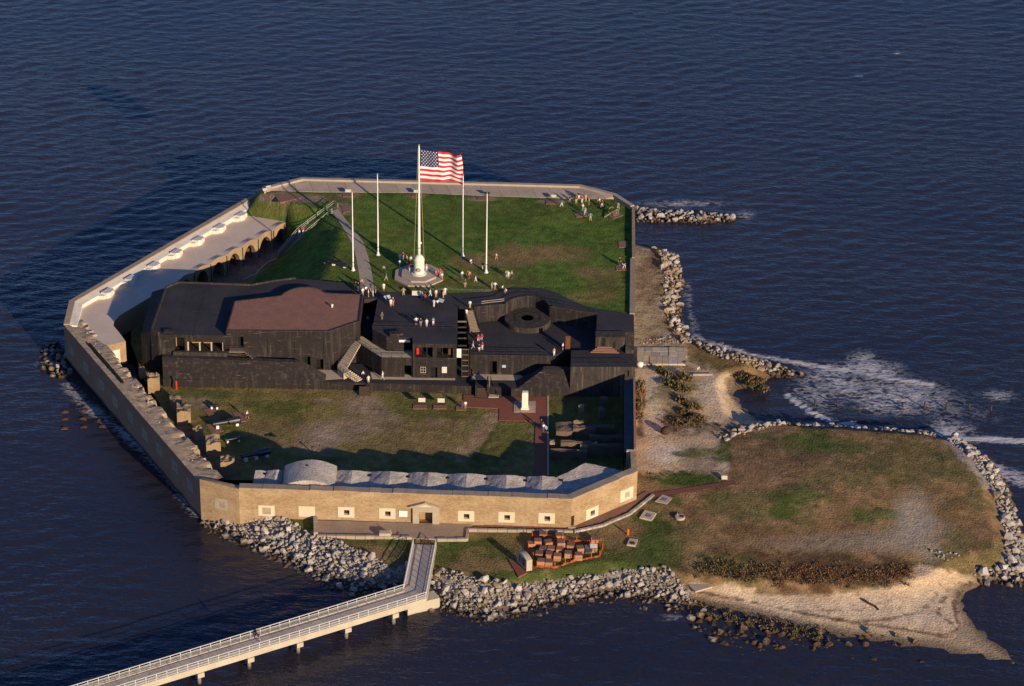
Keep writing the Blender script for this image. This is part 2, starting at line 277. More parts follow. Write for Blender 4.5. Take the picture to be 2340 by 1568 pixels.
# ------------------------------------------------------------------ mesh builder
class MB:
    def __init__(s): s.v = []; s.f = []; s.mi = []
    def add(s, vs_, fs, mi=0):
        o = len(s.v); s.v += [tuple(p) for p in vs_]; s.f += [tuple(i + o for i in f) for f in fs]; s.mi += [mi] * len(fs)
    def quad(s, a, b, c, d, mi=0): s.add([a, b, c, d], [(0, 1, 2, 3)], mi)
    def prism(s, pts, z0, z1, skip=(), mi=0, cap=True, bottom=False):
        n = len(pts); zt = z1 if isinstance(z1, (list, tuple)) else [z1] * n; zb = z0 if isinstance(z0, (list, tuple)) else [z0] * n
        vv = [(p[0], p[1], zb[i]) for i, p in enumerate(pts)] + [(p[0], p[1], zt[i]) for i, p in enumerate(pts)]
        ff = [(i, (i + 1) % n, n + (i + 1) % n, n + i) for i in range(n) if i not in skip]
        if cap: ff.append(tuple(range(n, 2 * n)))
        if bottom: ff.append(tuple(range(n - 1, -1, -1)))
        s.add(vv, ff, mi)
    def box(s, c, sx, sy, sz, rz=0.0, mi=0):   # c = centre of the base
        co, si = math.cos(rz), math.sin(rz)
        pts = [(c[0] + x * co - y * si, c[1] + x * si + y * co) for x, y in ((-sx / 2, -sy / 2), (sx / 2, -sy / 2), (sx / 2, sy / 2), (-sx / 2, sy / 2))]
        s.prism(pts, c[2], c[2] + sz, mi=mi, bottom=True)
    def seg(s, p0, p1, a, b, z0, z1, mi=0, ext=0.0):
        """bar along p0-p1 reaching from offset a to offset b (left of the direction is positive)"""
        e = Vector((p1[0] - p0[0], p1[1] - p0[1])).normalized(); n = Vector((-e.y, e.x))
        q0 = Vector((p0[0], p0[1])) - e * ext; q1 = Vector((p1[0], p1[1])) + e * ext
        s.prism([q0 + n * a, q1 + n * a, q1 + n * b, q0 + n * b], z0, z1, mi=mi, bottom=True)
    def tube(s, pts, r, n=6, mi=0, r2=None, cap=True):
        pts = [Vector(p) for p in pts]; rings = []; k = len(pts)
        for i, p in enumerate(pts):
            d = (pts[min(i + 1, k - 1)] - pts[max(i - 1, 0)]).normalized()
            a = Vector((0, 0, 1)) if abs(d.z) < 0.9 else Vector((1, 0, 0))
            x = d.cross(a).normalized(); y = d.cross(x)
            rr = r if r2 is None else r + (r2 - r) * i / (k - 1)
            rings.append([p + (x * math.cos(2 * math.pi * j / n) + y * math.sin(2 * math.pi * j / n)) * rr for j in range(n)])
        vv = [q for ring in rings for q in ring]
        ff = [(i * n + j, i * n + (j + 1) % n, (i + 1) * n + (j + 1) % n, (i + 1) * n + j) for i in range(k - 1) for j in range(n)]
        if cap: ff += [tuple(range(n - 1, -1, -1)), tuple(range((k - 1) * n, k * n))]
        s.add(vv, ff, mi)
    def lathe(s, prof, c, n=24, mi=0, axis=None):
        """profile [(radius, height)] turned about a vertical axis through c (or about axis=Vector)"""
        ax = Vector(axis).normalized() if axis is not None else Vector((0, 0, 1))
        a = Vector((0, 0, 1)) if abs(ax.z) < 0.9 else Vector((1, 0, 0))
        x = a.cross(ax).normalized(); y = ax.cross(x); c = Vector(c)
        vv = [c + ax * h + (x * math.cos(2 * math.pi * j / n) + y * math.sin(2 * math.pi * j / n)) * r for r, h in prof for j in range(n)]
        k = len(prof)
        ff = [(i * n + j, i * n + (j + 1) % n, (i + 1) * n + (j + 1) % n, (i + 1) * n + j) for i in range(k - 1) for j in range(n)]
        ff += [tuple(range((k - 1) * n, k * n)), tuple(range(n - 1, -1, -1))]
        s.add(vv, ff, mi)
    def fill(s, poly, z, mi=0):
        n = len(poly); r = delaunay_2d_cdt([Vector((q[0], q[1])) for q in poly], [(i, (i + 1) % n) for i in range(n)], [], 1, 1e-4)
        fs = []
        for f in r[2]:
            a, b, c = (r[0][i] for i in f[:3]); fs.append(tuple(f) if (b - a).cross(c - a) > 0 else tuple(f)[::-1])
        s.add([(v.x, v.y, z) for v in r[0]], fs, mi)
    def loft(s, A, B, mi=0):
        n = len(A); s.add(list(A) + list(B), [(i, i + 1, n + i + 1, n + i) for i in range(n - 1)], mi)
    def build(s, name, mats, parent=None, smooth=False, **props):
        me = bpy.data.meshes.new(name)
        off = parent.location if parent is not None else Vector((0, 0, 0))
        me.from_pydata([(p[0] - off[0], p[1] - off[1], p[2] - off[2]) for p in s.v], [], s.f)
        for mm in ([mats] if isinstance(mats, str) else mats): me.materials.append(MATS[mm])
        if not isinstance(mats, str): me.polygons.foreach_set('material_index', s.mi)
        if smooth: me.shade_smooth()
        me.update()
        o = bpy.data.objects.new(name, me); C.objects.link(o)
        if parent is not None: o.parent = parent
        for k, v in props.items(): o[k] = v
        return o

def thing(name, label, cat, loc=(0, 0, 0), group=None):
    o = bpy.data.objects.new(name, None); C.objects.link(o); o.location = loc; o.empty_display_size = 0.5
    o['label'] = label; o['category'] = cat
    if group: o['group'] = group
    return o
def tag(o, label, cat, group=None):
    o['label'] = label; o['category'] = cat
    if group: o['group'] = group
    return o

def one(mb, i, name, material, parent):
    m2 = MB(); m2.add([mb.v[k] for k in mb.f[i]], [tuple(range(len(mb.f[i])))]); return m2.build(name, material, parent)
def wall_face(mb, P0, P1, z0, z1, ops, depth=0.5, back=None):
    """upright face seen from the right of P0->P1 with real recessed openings (u0,u1,z0,z1[,depth])"""
    e = Vector((P1[0] - P0[0], P1[1] - P0[1])); L = e.length; e /= L; n = Vector((-e.y, e.x))
    def P(u, z, d=0.0): return (P0[0] + e.x * u + n.x * d, P0[1] + e.y * u + n.y * d, z)
    us = sorted({0.0, L} | {max(0, min(L, o[0])) for o in ops} | {max(0, min(L, o[1])) for o in ops})
    zs = sorted({z0, z1} | {max(z0, min(z1, o[2])) for o in ops} | {max(z0, min(z1, o[3])) for o in ops})
    for i in range(len(us) - 1):
        for j in range(len(zs) - 1):
            uc = (us[i] + us[i + 1]) / 2; zc = (zs[j] + zs[j + 1]) / 2
            if any(o[0] < uc < o[1] and o[2] < zc < o[3] for o in ops): continue
            mb.quad(P(us[i], zs[j]), P(us[i + 1], zs[j]), P(us[i + 1], zs[j + 1]), P(us[i], zs[j + 1]))
    for o in ops:
        d = o[4] if len(o) > 4 else depth
        a, b, c, dd = o[:4]
        mb.quad(P(a, c), P(a, dd), P(a, dd, d), P(a, c, d)); mb.quad(P(b, c, d), P(b, dd, d), P(b, dd), P(b, c))
        mb.quad(P(a, dd), P(b, dd), P(b, dd, d), P(a, dd, d)); mb.quad(P(a, c, d), P(b, c, d), P(b, c), P(a, c))
        if back is not None:
            back.quad(P(a, c, d), P(b, c, d), P(b, dd, d), P(a, dd, d))

def stairs(parent, bl, br, tl, tr, n, material, base=None, name='step'):
    """n solid steps between a bottom edge (bl, br) and a top edge (tl, tr)"""
    bl, br, tl, tr = map(Vector, (bl, br, tl, tr))
    for i in range(n):
        t0, t1 = i / n, (i + 1) / n
        q = [bl.lerp(tl, t0), br.lerp(tr, t0), br.lerp(tr, t1), bl.lerp(tl, t1)]
        z = bl.z + (tl.z - bl.z) * (i + 1) / n
        mb = MB(); mb.prism(q, z - 0.35 if base is None else base, z, bottom=True)
        mb.build(name, material, parent)
def railing(parent, pts, h=1.05, spacing=1.8, r=0.035, rails=(1.0, 0.5), material='dark_metal', name='railing'):
    mb = MB()
    for a, b in zip(pts[:-1], pts[1:]):
        a = Vector(a); b = Vector(b); k = max(1, round((b - a).length / spacing))
        for i in range(k + 1):
            p = a.lerp(b, i / k); mb.tube([p, p + Vector((0, 0, h))], r, 4)
        for q in rails:
            mb.tube([a + Vector((0, 0, h * q)), b + Vector((0, 0, h * q))], r, 4)
    return mb.build(name, material, parent)

def inpoly(x, y, poly):
    x = np.asarray(x); y = np.asarray(y); c = np.zeros(x.shape, bool); n = len(poly)
    for i in range(n):
        x1, y1 = poly[i][0], poly[i][1]; x2, y2 = poly[(i + 1) % n][0], poly[(i + 1) % n][1]
        t = ((y1 > y) != (y2 > y)) & (x < (x2 - x1) * (y - y1) / ((y2 - y1) if y2 != y1 else 1e-9) + x1)
        c ^= t
    return c
def dist_poly(x, y, poly, closed=True):
    d = np.full(np.shape(x), 1e9); n = len(poly)
    for i in range(n if closed else n - 1):
        ax, ay = poly[i][0], poly[i][1]; bx, by = poly[(i + 1) % n][0], poly[(i + 1) % n][1]
        ex, ey = bx - ax, by - ay; L2 = ex * ex + ey * ey + 1e-9
        t = np.clip(((x - ax) * ex + (y - ay) * ey) / L2, 0, 1)
        d = np.minimum(d, np.hypot(x - ax - t * ex, y - ay - t * ey))
    return d
def sheet(name, poly, step, zfun, paint, kind='structure', jitter=0.25, seed=1, wobble=0.0, tufts=0.0):
    """triangulated ground sheet inside poly with heights and a painted base colour of its own"""
    bpts = []
    for i in range(len(poly)):
        a = poly[i]; b = poly[(i + 1) % len(poly)]; L = math.hypot(b[0] - a[0], b[1] - a[1]); k = max(1, int(L / step))
        for j in range(k): bpts.append((a[0] + (b[0] - a[0]) * j / k, a[1] + (b[1] - a[1]) * j / k))
    if wobble:
        bp = np.array(bpts); 
        bp[:, 0] += (fbm(bp[:, 0] * .4, bp[:, 1] * .4, 3, 5) - .5) * wobble; bp[:, 1] += (fbm(bp[:, 0] * .4, bp[:, 1] * .4, 3, 15) - .5) * wobble
        bpts = [tuple(p) for p in bp]
    xs = [p[0] for p in bpts]; ys = [p[1] for p in bpts]
    gx, gy = np.meshgrid(np.arange(min(xs), max(xs), step), np.arange(min(ys), max(ys), step))
    r = np.random.default_rng(seed)
    gx = (gx + r.uniform(-jitter, jitter, gx.shape) * step).ravel(); gy = (gy + r.uniform(-jitter, jitter, gy.shape) * step).ravel()
    ok = inpoly(gx, gy, bpts); gx, gy = gx[ok], gy[ok]
    ok = dist_poly(gx, gy, bpts) > step * 0.5; gx, gy = gx[ok], gy[ok]
    nb = len(bpts)
    vv = [Vector(p) for p in bpts] + [Vector((a, b)) for a, b in zip(gx, gy)]
    res = delaunay_2d_cdt(vv, [(i, (i + 1) % nb) for i in range(nb)], [], 1, 1e-5)
    P = np.array([(v.x, v.y) for v in res[0]])
    z = zfun(P[:, 0], P[:, 1])
    me = bpy.data.meshes.new(name)
    me.from_pydata(np.column_stack([P, z]).tolist(), [], res[2])
    px, py = proj(np.column_stack([P, z]))
    col = paint(P[:, 0], P[:, 1], px, py)
    a = me.color_attributes.new('Col', 'FLOAT_COLOR', 'POINT')
    a.data.foreach_set('color', np.column_stack([col, np.ones(len(col))]).astype(np.float32).ravel())
    me.materials.append(MATS['ground_paint']); me.shade_smooth(); me.update()
    o = bpy.data.objects.new(name, me); C.objects.link(o); o['kind'] = kind
    if tufts:             # short blades standing in the turf, in the turf's own colour
        rr = np.random.default_rng(seed + 70); ok = np.where((col.sum(1) < .62) & (rr.random(len(P)) < tufts))[0]
        n = len(ok); q = np.column_stack([P[ok] + rr.uniform(-.3, .3, (n, 2)) * step, z[ok] - .03]); an = rr.uniform(0, math.pi, n); w = rr.uniform(.07, .17, n); h = rr.uniform(.04, .13, n)
        ax = np.column_stack([np.cos(an), np.sin(an), np.zeros(n)]) * w[:, None]; up = np.column_stack([rr.normal(0, .06, n), rr.normal(0, .06, n), h])
        V = np.stack([q - ax, q + ax, q + ax * .6 + up, q - ax * .6 + up], 1).reshape(-1, 3); F = np.arange(n * 4).reshape(n, 4)
        mt = bpy.data.meshes.new('grass'); mt.from_pydata(V.tolist(), [], F.tolist()); cc = np.repeat(col[ok] * rr.uniform(.4, .8, n)[:, None], 4, 0)
        a = mt.color_attributes.new('Col', 'FLOAT_COLOR', 'POINT'); a.data.foreach_set('color', np.column_stack([cc, np.ones(len(cc))]).astype(np.float32).ravel())
        mt.materials.append(MATS['ground_paint']); mt.update(); g = bpy.data.objects.new('grass', mt); C.objects.link(g); g['kind'] = 'stuff'; g['label'] = 'short rough grass growing on the ' + name.replace('_', ' '); g['category'] = 'grass'
    return o
class Paint:
    def __init__(s, x, y, px, py, base):
        s.x, s.y, s.px, s.py = x, y, px, py; s.c = np.tile(np.array(base, float), (len(x), 1))
        s.n1 = fbm(x * .22, y * .22, 4, 3) - .5; s.n2 = fbm(x * .9, y * .9, 3, 9) - .5
    def mix(s, col, w):
        w = np.clip(w, 0, 1)[:, None]; s.c = s.c * (1 - w) + np.array(col, float) * w
    def blob(s, col, cx, cy, rx, ry, k=1.0, soft=.45, rough=1.2, rot=0.0):
        dx, dy = s.px - cx, s.py - cy; co, si = math.cos(rot), math.sin(rot)
        d = np.hypot((dx * co + dy * si) / rx, (-dx * si + dy * co) / ry) + s.n1 * rough + s.n2 * rough * .8
        s.mix(col, k * np.clip((1 + soft / 2 - d) / soft, 0, 1))
    def poly(s, col, pts, k=1.0, soft=6.0, rough=0.0):
        ins = inpoly(s.px, s.py, pts); d = dist_poly(s.px, s.py, pts); d = np.where(ins, d, -d) + (s.n1 + s.n2) * rough
        s.mix(col, k * np.clip(d / soft + .5, 0, 1))
    def line(s, col, pts, width, k=1.0, rough=0.0):
        d = dist_poly(s.px, s.py, pts, False) + (s.n1 + s.n2) * rough
        s.mix(col, k * np.clip((width - d) / (width * .6) + .3, 0, 1))
    def noise(s, col, scale, thr, soft, k, seed=0):
        n = fbm(s.x * scale, s.y * scale, 4, seed); s.mix(col, k * np.clip((n - thr) / soft, 0, 1))
def convex_rock(seed, n=15, flat=1.0):
    r = random.Random(seed); bm = bmesh.new()
    for _ in range(n):
        v = Vector((r.gauss(0, 1), r.gauss(0, 1), r.gauss(0, 1))).normalized() * r.uniform(.82, 1.0)
        bm.verts.new((v.x * .62, v.y * .5, v.z * .46 * flat))
    bmesh.ops.convex_hull(bm, input=bm.verts); 
    loose = [v for v in bm.verts if not v.link_faces]; bmesh.ops.delete(bm, geom=loose, context='VERTS')
    bm.verts.index_update()
    vs_ = [v.co.copy() for v in bm.verts]; fs = [tuple(v.index for v in f.verts) for f in bm.faces]; bm.free()
    return vs_, fs

WATER, PAR, TER, GUN, RTER, CAS, WTOP, LAWN, DECK, BROWN = 0.0, 2.5, 4.1, 8.0, 8.7, 6.8, 8.05, 11.1, 11.2, 12.0

# ================================================================== SEA
def make_water():
    nx, ny, st = 330, 440, 0.85
    x0, y0 = -142.0, -140.0
    xs = x0 + np.arange(nx) * st; ys = y0 + np.arange(ny) * st
    X, Y = np.meshgrid(xs, ys)
    Z = np.zeros_like(X); r = np.random.default_rng(5)
    for i in range(70):
        lam = 2.0 * (6.0 / 2.0) ** r.random(); th = R(112) + r.normal(0, 0.42); k = 2 * math.pi / lam
        Z += 0.0070 * lam ** 0.85 * 0.36 * np.sin(k * (X * math.cos(th) + Y * math.sin(th)) + r.uniform(0, 6.28))
    calm = 0.55 + 0.9 * fbm(X * .012, Y * .02, 3, 4)
    edge = np.clip(np.minimum.reduce([X - xs[0], xs[-1] - X, Y - ys[0], ys[-1] - Y]) / 8.0, 0, 1)
    Z = Z * edge * calm
    px, py = proj(np.stack([X.ravel(), Y.ravel(), Z.ravel()], 1))
    foam = np.zeros(px.shape); n1 = fbm(X.ravel() * .15, Y.ravel() * .15, 3, 2) - .5
    def blob(cx, cy, rx, ry, k, rot=0.0):
        nonlocal foam
        dx, dy = px - cx, py - cy; co, si = math.cos(rot), math.sin(rot)
        d = np.hypot((dx * co + dy * si) / rx, (-dx * si + dy * co) / ry) + n1 * .8
        foam = np.maximum(foam, k * np.clip(1.25 - d, 0, 1))
    def line(pts, w, k):
        nonlocal foam
        d = dist_poly(px, py, pts, False) / w + n1 * 1.0
        foam = np.maximum(foam, k * np.clip(1.3 - d, 0, 1))
    blob(1985, 845, 66, 34, 1.15, .2); blob(2060, 900, 175, 42, .85, .18); blob(1920, 880, 90, 42, .9, .2); blob(2170, 985, 60, 30, .9, .2)
    blob(2030, 925, 120, 28, .8, .1); blob(1880, 905, 70, 38, .75, .2); blob(2280, 905, 40, 14, .7)
    line([(1650, 790), (1720, 812), (1800, 825), (1880, 840), (1960, 850), (2050, 868), (2130, 880)], 4, 1.7)
    line([(1585, 768), (1640, 792), (1700, 810)], 7, .8)
    line([(2150, 990), (2200, 1003), (2270, 1005), (2345, 1008)], 5, 4.0)
    line([(1800, 905), (1850, 940), (1900, 962), (1960, 972)], 3, 3.0)
    line([(2240, 1062), (2300, 1085), (2345, 1100)], 16, 1.1)
    blob(1560, 466, 120, 7, .6); blob(1705, 492, 22, 12, .7)
    line([(1572, 650), (1575, 700), (1590, 760)], 8, .5)
    blob(1140, 1404, 16, 6, 1.2); blob(1545, 1412, 40, 6, .6)
    line([(480, 1195), (560, 1246), (640, 1280), (760, 1335), (850, 1356)], 4, .5)
    line([(150, 880), (200, 930), (300, 1000), (380, 1085), (450, 1165)], 14, .7); blob(110, 830, 30, 12, .6)
    for q in range(2):
        cx, cy = r.uniform(0, 2300), r.uniform(40, 380)
        blob(cx, cy, r.uniform(5, 13), r.uniform(1.2, 2.2), 1.3, r.uniform(0, .5))
    me = bpy.data.meshes.new('sea')
    V = np.column_stack([X.ravel(), Y.ravel(), Z.ravel()])
    idx = np.arange(nx * ny).reshape(ny, nx)
    F = np.stack([idx[:-1, :-1], idx[:-1, 1:], idx[1:, 1:], idx[1:, :-1]], -1).reshape(-1, 4)
    nb = len(V); far = 6000.0
    cn = [(xs[0], ys[0]), (xs[-1], ys[0]), (xs[-1], ys[-1]), (xs[0], ys[-1])]; fr = [(-far, -far), (far, -far), (far, far), (-far, far)]
    V = np.vstack([V, [(a, b, 0.0) for a, b in cn + fr]])
    F = F.tolist() + [[nb + i, nb + 4 + i, nb + 4 + (i + 1) % 4, nb + (i + 1) % 4][::-1] for i in range(4)]
    F[-4:] = [[nb + 4 + i, nb + 4 + (i + 1) % 4, nb + (i + 1) % 4, nb + i] for i in range(4)]
    me.from_pydata(V.tolist(), [], F)
    a = me.attributes.new('foam', 'FLOAT', 'POINT'); a.data.foreach_set('value', np.concatenate([foam, np.zeros(8)]).astype(np.float32))
    me.materials.append(MATS['sea_water']); me.shade_smooth(); me.update()
    o = bpy.data.objects.new('water', me); C.objects.link(o); o['kind'] = 'structure'
make_water()

# ================================================================== ISLAND GROUND
DRY, GREEN, SAND, PALE, WET = (.285, .178, .085), (.085, .115, .028), (.58, .42, .26), (.72, .585, .44), (.21, .145, .09)
OLIVE, BRUSH, DIRT = (.135, .125, .045), (.125, .07, .038), (.27, .20, .13)
shore_px = [(455, 1188), (510, 1215), (560, 1240), (620, 1262), (700, 1300), (760, 1330), (840, 1352), (930, 1348), (985, 1385), (1060, 1405),
            (1130, 1412), (1210, 1390), (1290, 1375), (1400, 1358), (1490, 1372), (1545, 1385), (1600, 1392), (1700, 1420), (1800, 1446), (1900, 1466), (2050, 1486),
            (2180, 1510), (2280, 1530), (2348, 1530), (2345, 1500), (2318, 1475), (2268, 1434), (2228, 1392), (2220, 1358), (2250, 1338), (2320, 1328), (2352, 1322), (2356, 1250),
            (2335, 1200), (2312, 1120), (2270, 1050), (2205, 1004), (2120, 985), (2000, 976), (1900, 970), (1800, 962), (1742, 955), (1728, 930), (1700, 902),
            (1722, 892), (1758, 880), (1775, 858), (1830, 858), (1790, 838), (1720, 816), (1650, 800), (1590, 778), (1566, 740), (1556, 690), (1566, 630), (1560, 585), (1510, 566), (1484, 560), (1451, 553)]
shore = [G(x, y, 0.0) for x, y in shore_px]
isle_poly = [(p.x, p.y) for p in shore] + [(19.0, shore[-1].y), (19.0, -58.0), (-44.0, -57.0)]
def isle_z(x, y):
    d = dist_poly(x, y, [(p.x, p.y) for p in shore], False)
    px, py = proj(np.column_stack([x, y, np.full(len(x), 1.0)]))
    sg = lambda v, w: 1 / (1 + np.exp(-np.clip(v / w, -30, 30)))
    low = sg(1610 - px, 14) * sg(846 - py, 5) * sg(px - 1400, 5); mid = sg(1765 - px, 14) * sg(1000 - py, 14) * sg(px - 1400, 5)
    zm = 2.3 - .6 * mid - .35 * low * mid
    beach = np.clip(sg(px - 1600, 22) * sg(py - 1340, 9) + sg(px - 1650, 9) * sg(1765 - px, 9) * sg(py - 850, 8) * sg(968 - py, 8), 0, 1)
    steep = -0.35 + d * 0.42; flat = -0.28 + d * 0.13 + np.maximum(0, d - 10) * .10
    z = np.minimum(zm, steep * (1 - beach) + flat * beach)
    z += np.clip(d / 6, 0, 1) * (fbm(x * .12, y * .12, 3, 21) - .5) * .5 + (fbm(x * 1.1, y * 1.1, 2, 31) - .5) * .05
    z += 1.1 * np.exp(-(((px - 1900) / 330) ** 2 + ((py - 1130) / 120) ** 2))     # the low mound of the spit
    return z
def isle_paint(x, y, px, py):
    p = Paint(x, y, px, py, DRY)
    p.noise((.185, .115, .052), .3, .5, .12, .7, 4); p.noise((.31, .185, .095), .12, .52, .12, .6, 8); p.noise(OLIVE, .2, .56, .1, .6, 12)
    p.poly(OLIVE, [(560, 1180), (720, 1180), (940, 1230), (960, 1330), (800, 1330)], soft=10)
    p.blob(GREEN, 690, 1205, 40, 24, .8); p.blob(GREEN, 905, 1240, 45, 14, .7); p.blob(DRY, 850, 1262, 60, 18, .7); p.blob((.2, .14, .07), 880, 1280, 50, 12, .6)
    p.poly(OLIVE, [(990, 1225), (1075, 1222), (1330, 1205), (1480, 1150), (1560, 1180), (1570, 1330), (1300, 1345), (990, 1300)], .55, soft=20, rough=30)
    p.blob(GREEN, 1040, 1240, 46, 24, .85); p.blob(GREEN, 1018, 1270, 25, 30, .8); p.blob(GREEN, 1130, 1262, 50, 16, .6); p.blob(GREEN, 1110, 1240, 25, 10, .7)
    p.blob(GREEN, 1200, 1318, 130, 16, .85); p.blob(GREEN, 1400, 1285, 120, 32, .85); p.blob(GREEN, 1490, 1225, 38, 46, .9); p.blob(GREEN, 1525, 1260, 40, 36, .75); p.blob(GREEN, 1480, 1180, 30, 14, .8)
    p.blob(GREEN, 1518, 1140, 40, 16, .8); p.blob(DRY, 1420, 1215, 45, 22, .75); p.blob(DRY, 1130, 1295, 90, 12, .6)
    p.blob(GREEN, 1845, 1010, 70, 26, .85); p.blob(GREEN, 1930, 1022, 60, 18, .7); p.blob(GREEN, 1790, 1162, 46, 24, .9); p.blob(GREEN, 1830, 1135, 70, 26, .8)
    p.blob(GREEN, 2000, 1178, 75, 18, .7); p.blob(OLIVE, 2090, 1060, 100, 50, .6); p.blob(OLIVE, 1680, 1150, 90, 35, .6); p.blob(GREEN, 1870, 1090, 60, 16, .5)
    p.blob((.26, .15, .08), 1980, 1220, 160, 26, .5); p.blob((.24, .14, .075), 1750, 1060, 120, 50, .4)
    # sandy esplanade beside the fort
    p.poly(SAND, [(1445, 835), (1600, 835), (1640, 850), (1680, 960), (1640, 1010), (1660, 1080), (1560, 1075), (1445, 1080)], 1, soft=16, rough=26)
    p.noise(DIRT, .35, .52, .12, .0, 3)
    p.blob(PALE, 1520, 1037, 46, 22, 1, .3, .5); p.blob(PALE, 1490, 885, 26, 40, .5); p.blob(PALE, 1500, 960, 30, 60, .4)
    p.blob(BRUSH, 1463, 925, 10, 60, .8); p.blob(OLIVE, 1545, 905, 50, 60, .7); p.blob(BRUSH, 1560, 960, 55, 28, .8); p.blob(DIRT, 1600, 1060, 60, 30, .6)
    p.blob(GREEN, 1590, 1035, 60, 9, .7); p.blob(GREEN, 1565, 1095, 80, 17, 1.0, .4, .7); p.blob(GREEN, 1655, 1040, 22, 30, .8)
    p.poly(SAND, [(1585, 850), (1668, 850), (1690, 900), (1742, 945), (1728, 985), (1640, 970), (1610, 920)], 1, soft=8, rough=10)
    p.poly(WET, [(1655, 862), (1690, 862), (1745, 945), (1735, 962), (1690, 930), (1662, 900)], .9, soft=7, rough=8)
    p.blob(PALE, 1630, 900, 30, 30, .4); p.blob(DIRT, 1640, 975, 60, 10, .7)
    # stone apron
    p.poly((.33, .26, .175), [(1440, 545), (1500, 560), (1530, 640), (1515, 740), (1570, 790), (1575, 838), (1440, 842)], 1, soft=6)
    p.blob((.14, .09, .05), 1492, 600, 30, 30, .7); p.blob((.16, .11, .07), 1520, 650, 20, 40, .7); p.blob((.2, .14, .09), 1480, 640, 25, 50, .5); p.blob((.25, .18, .12), 1500, 775, 45, 10, .7)
    w = np.clip((np.abs(((y * .55) % 1) - .5) - .4) * 12, 0, 1) * ((px < 1500) & (py < 790) & (px > 1440)); p.mix((.17, .12, .075), w * .6)
    # lower beach
    p.poly(SAND, [(1575, 1332), (1650, 1338), (1800, 1352), (1960, 1352), (2050, 1338), (2100, 1290), (2190, 1312), (2250, 1330), (2215, 1380), (2235, 1420), (2340, 1490), (2290, 1530), (1950, 1478), (1700, 1412), (1580, 1365)], 1, soft=10, rough=14)
    p.poly(PALE, [(1640, 1348), (1850, 1375), (2050, 1360), (2190, 1340), (2200, 1430), (2000, 1430), (1800, 1405)], .4, soft=24, rough=20)
    p.poly((.30, .23, .16), [(1600, 1368), (1720, 1388), (1900, 1430), (2060, 1455), (2180, 1462), (2200, 1420), (2225, 1400), (2330, 1490), (2270, 1520), (1950, 1478), (1700, 1418)], .75, soft=8, rough=6)
    p.line(BRUSH, [(1590, 1352), (1700, 1372), (1850, 1405), (1960, 1424), (2080, 1440), (2160, 1455), (2190, 1435), (2180, 1380), (2195, 1350), (2215, 1330)], 3.5, .8, 6)
    p.line((.14, .09, .055), [(1900, 1415), (2000, 1420), (2100, 1400), (2140, 1360), (2150, 1335)], 2.5, .7, 8); p.line((.14, .09, .055), [(2170, 1345), (2140, 1400), (2180, 1430)], 2.5, .7, 8)
    p.line((.2, .14, .09), [(1760, 1370), (1850, 1395), (1950, 1398), (2040, 1370)], 2, .6, 8); p.noise((.26, .19, .13), .5, .56, .1, 0.0, 7)
    p.blob(BRUSH, 1790, 1352, 100, 10, .7); p.blob((.34, .22, .1), 2110, 1275, 55, 16, .9); p.blob(BRUSH, 1850, 1300, 260, 32, .75); p.blob(OLIVE, 1650, 1290, 70, 24, .7)
    p.blob((.115, .085, .045), 1700, 1425, 110, 14, .6, rot=.22)
    # pale smoke-like haze painted into the grass colour, with sand at the breach
    p.blob((.42, .38, .31), 2085, 1175, 42, 46, .55, .8, 1.0); p.blob((.40, .35, .28), 2075, 1225, 80, 34, .5, .9, 1.0); p.blob((.36, .29, .22), 1960, 1240, 160, 18, .45, .9, 1.2); p.blob((.45, .36, .24), 2125, 1262, 34, 24, .6, .7)
    # broken stone packed between the boulders
    for band in ([(462, 1172), (560, 1174), (640, 1183), (700, 1226), (745, 1236), (850, 1283), (900, 1305), (942, 1285), (938, 1345), (840, 1362), (700, 1310), (510, 1226), (448, 1196)], [(985, 1308), (1100, 1338), (1200, 1338), (1300, 1322), (1420, 1308), (1530, 1310), (1590, 1362), (1560, 1398), (1400, 1368), (1290, 1384), (1130, 1420), (985, 1394)], [(2150, 988), (2265, 1045), (2335, 1200), (2352, 1328), (2240, 1322), (2292, 1290), (2302, 1230), (2272, 1130), (2160, 1012)]):
        p.poly((.34, .295, .255), band, .85, soft=8, rough=10)
    # wet margin
    d = dist_poly(x, y, [(q.x, q.y) for q in shore], False); p.mix((.10, .07, .042), np.clip((np.where(py > 1330, 4.5, 3.0) - d) / 2.6 + p.n2, 0, 1) * .8)
    p.c *= (1 + (p.n2 * np.where(p.c.sum(1) > .8, .3, .75) + p.n1 * .3))[:, None]
    return np.clip(p.c, .005, .9)
sheet('ground', isle_poly, 0.5, isle_z, isle_paint, wobble=1.2, tufts=.6)

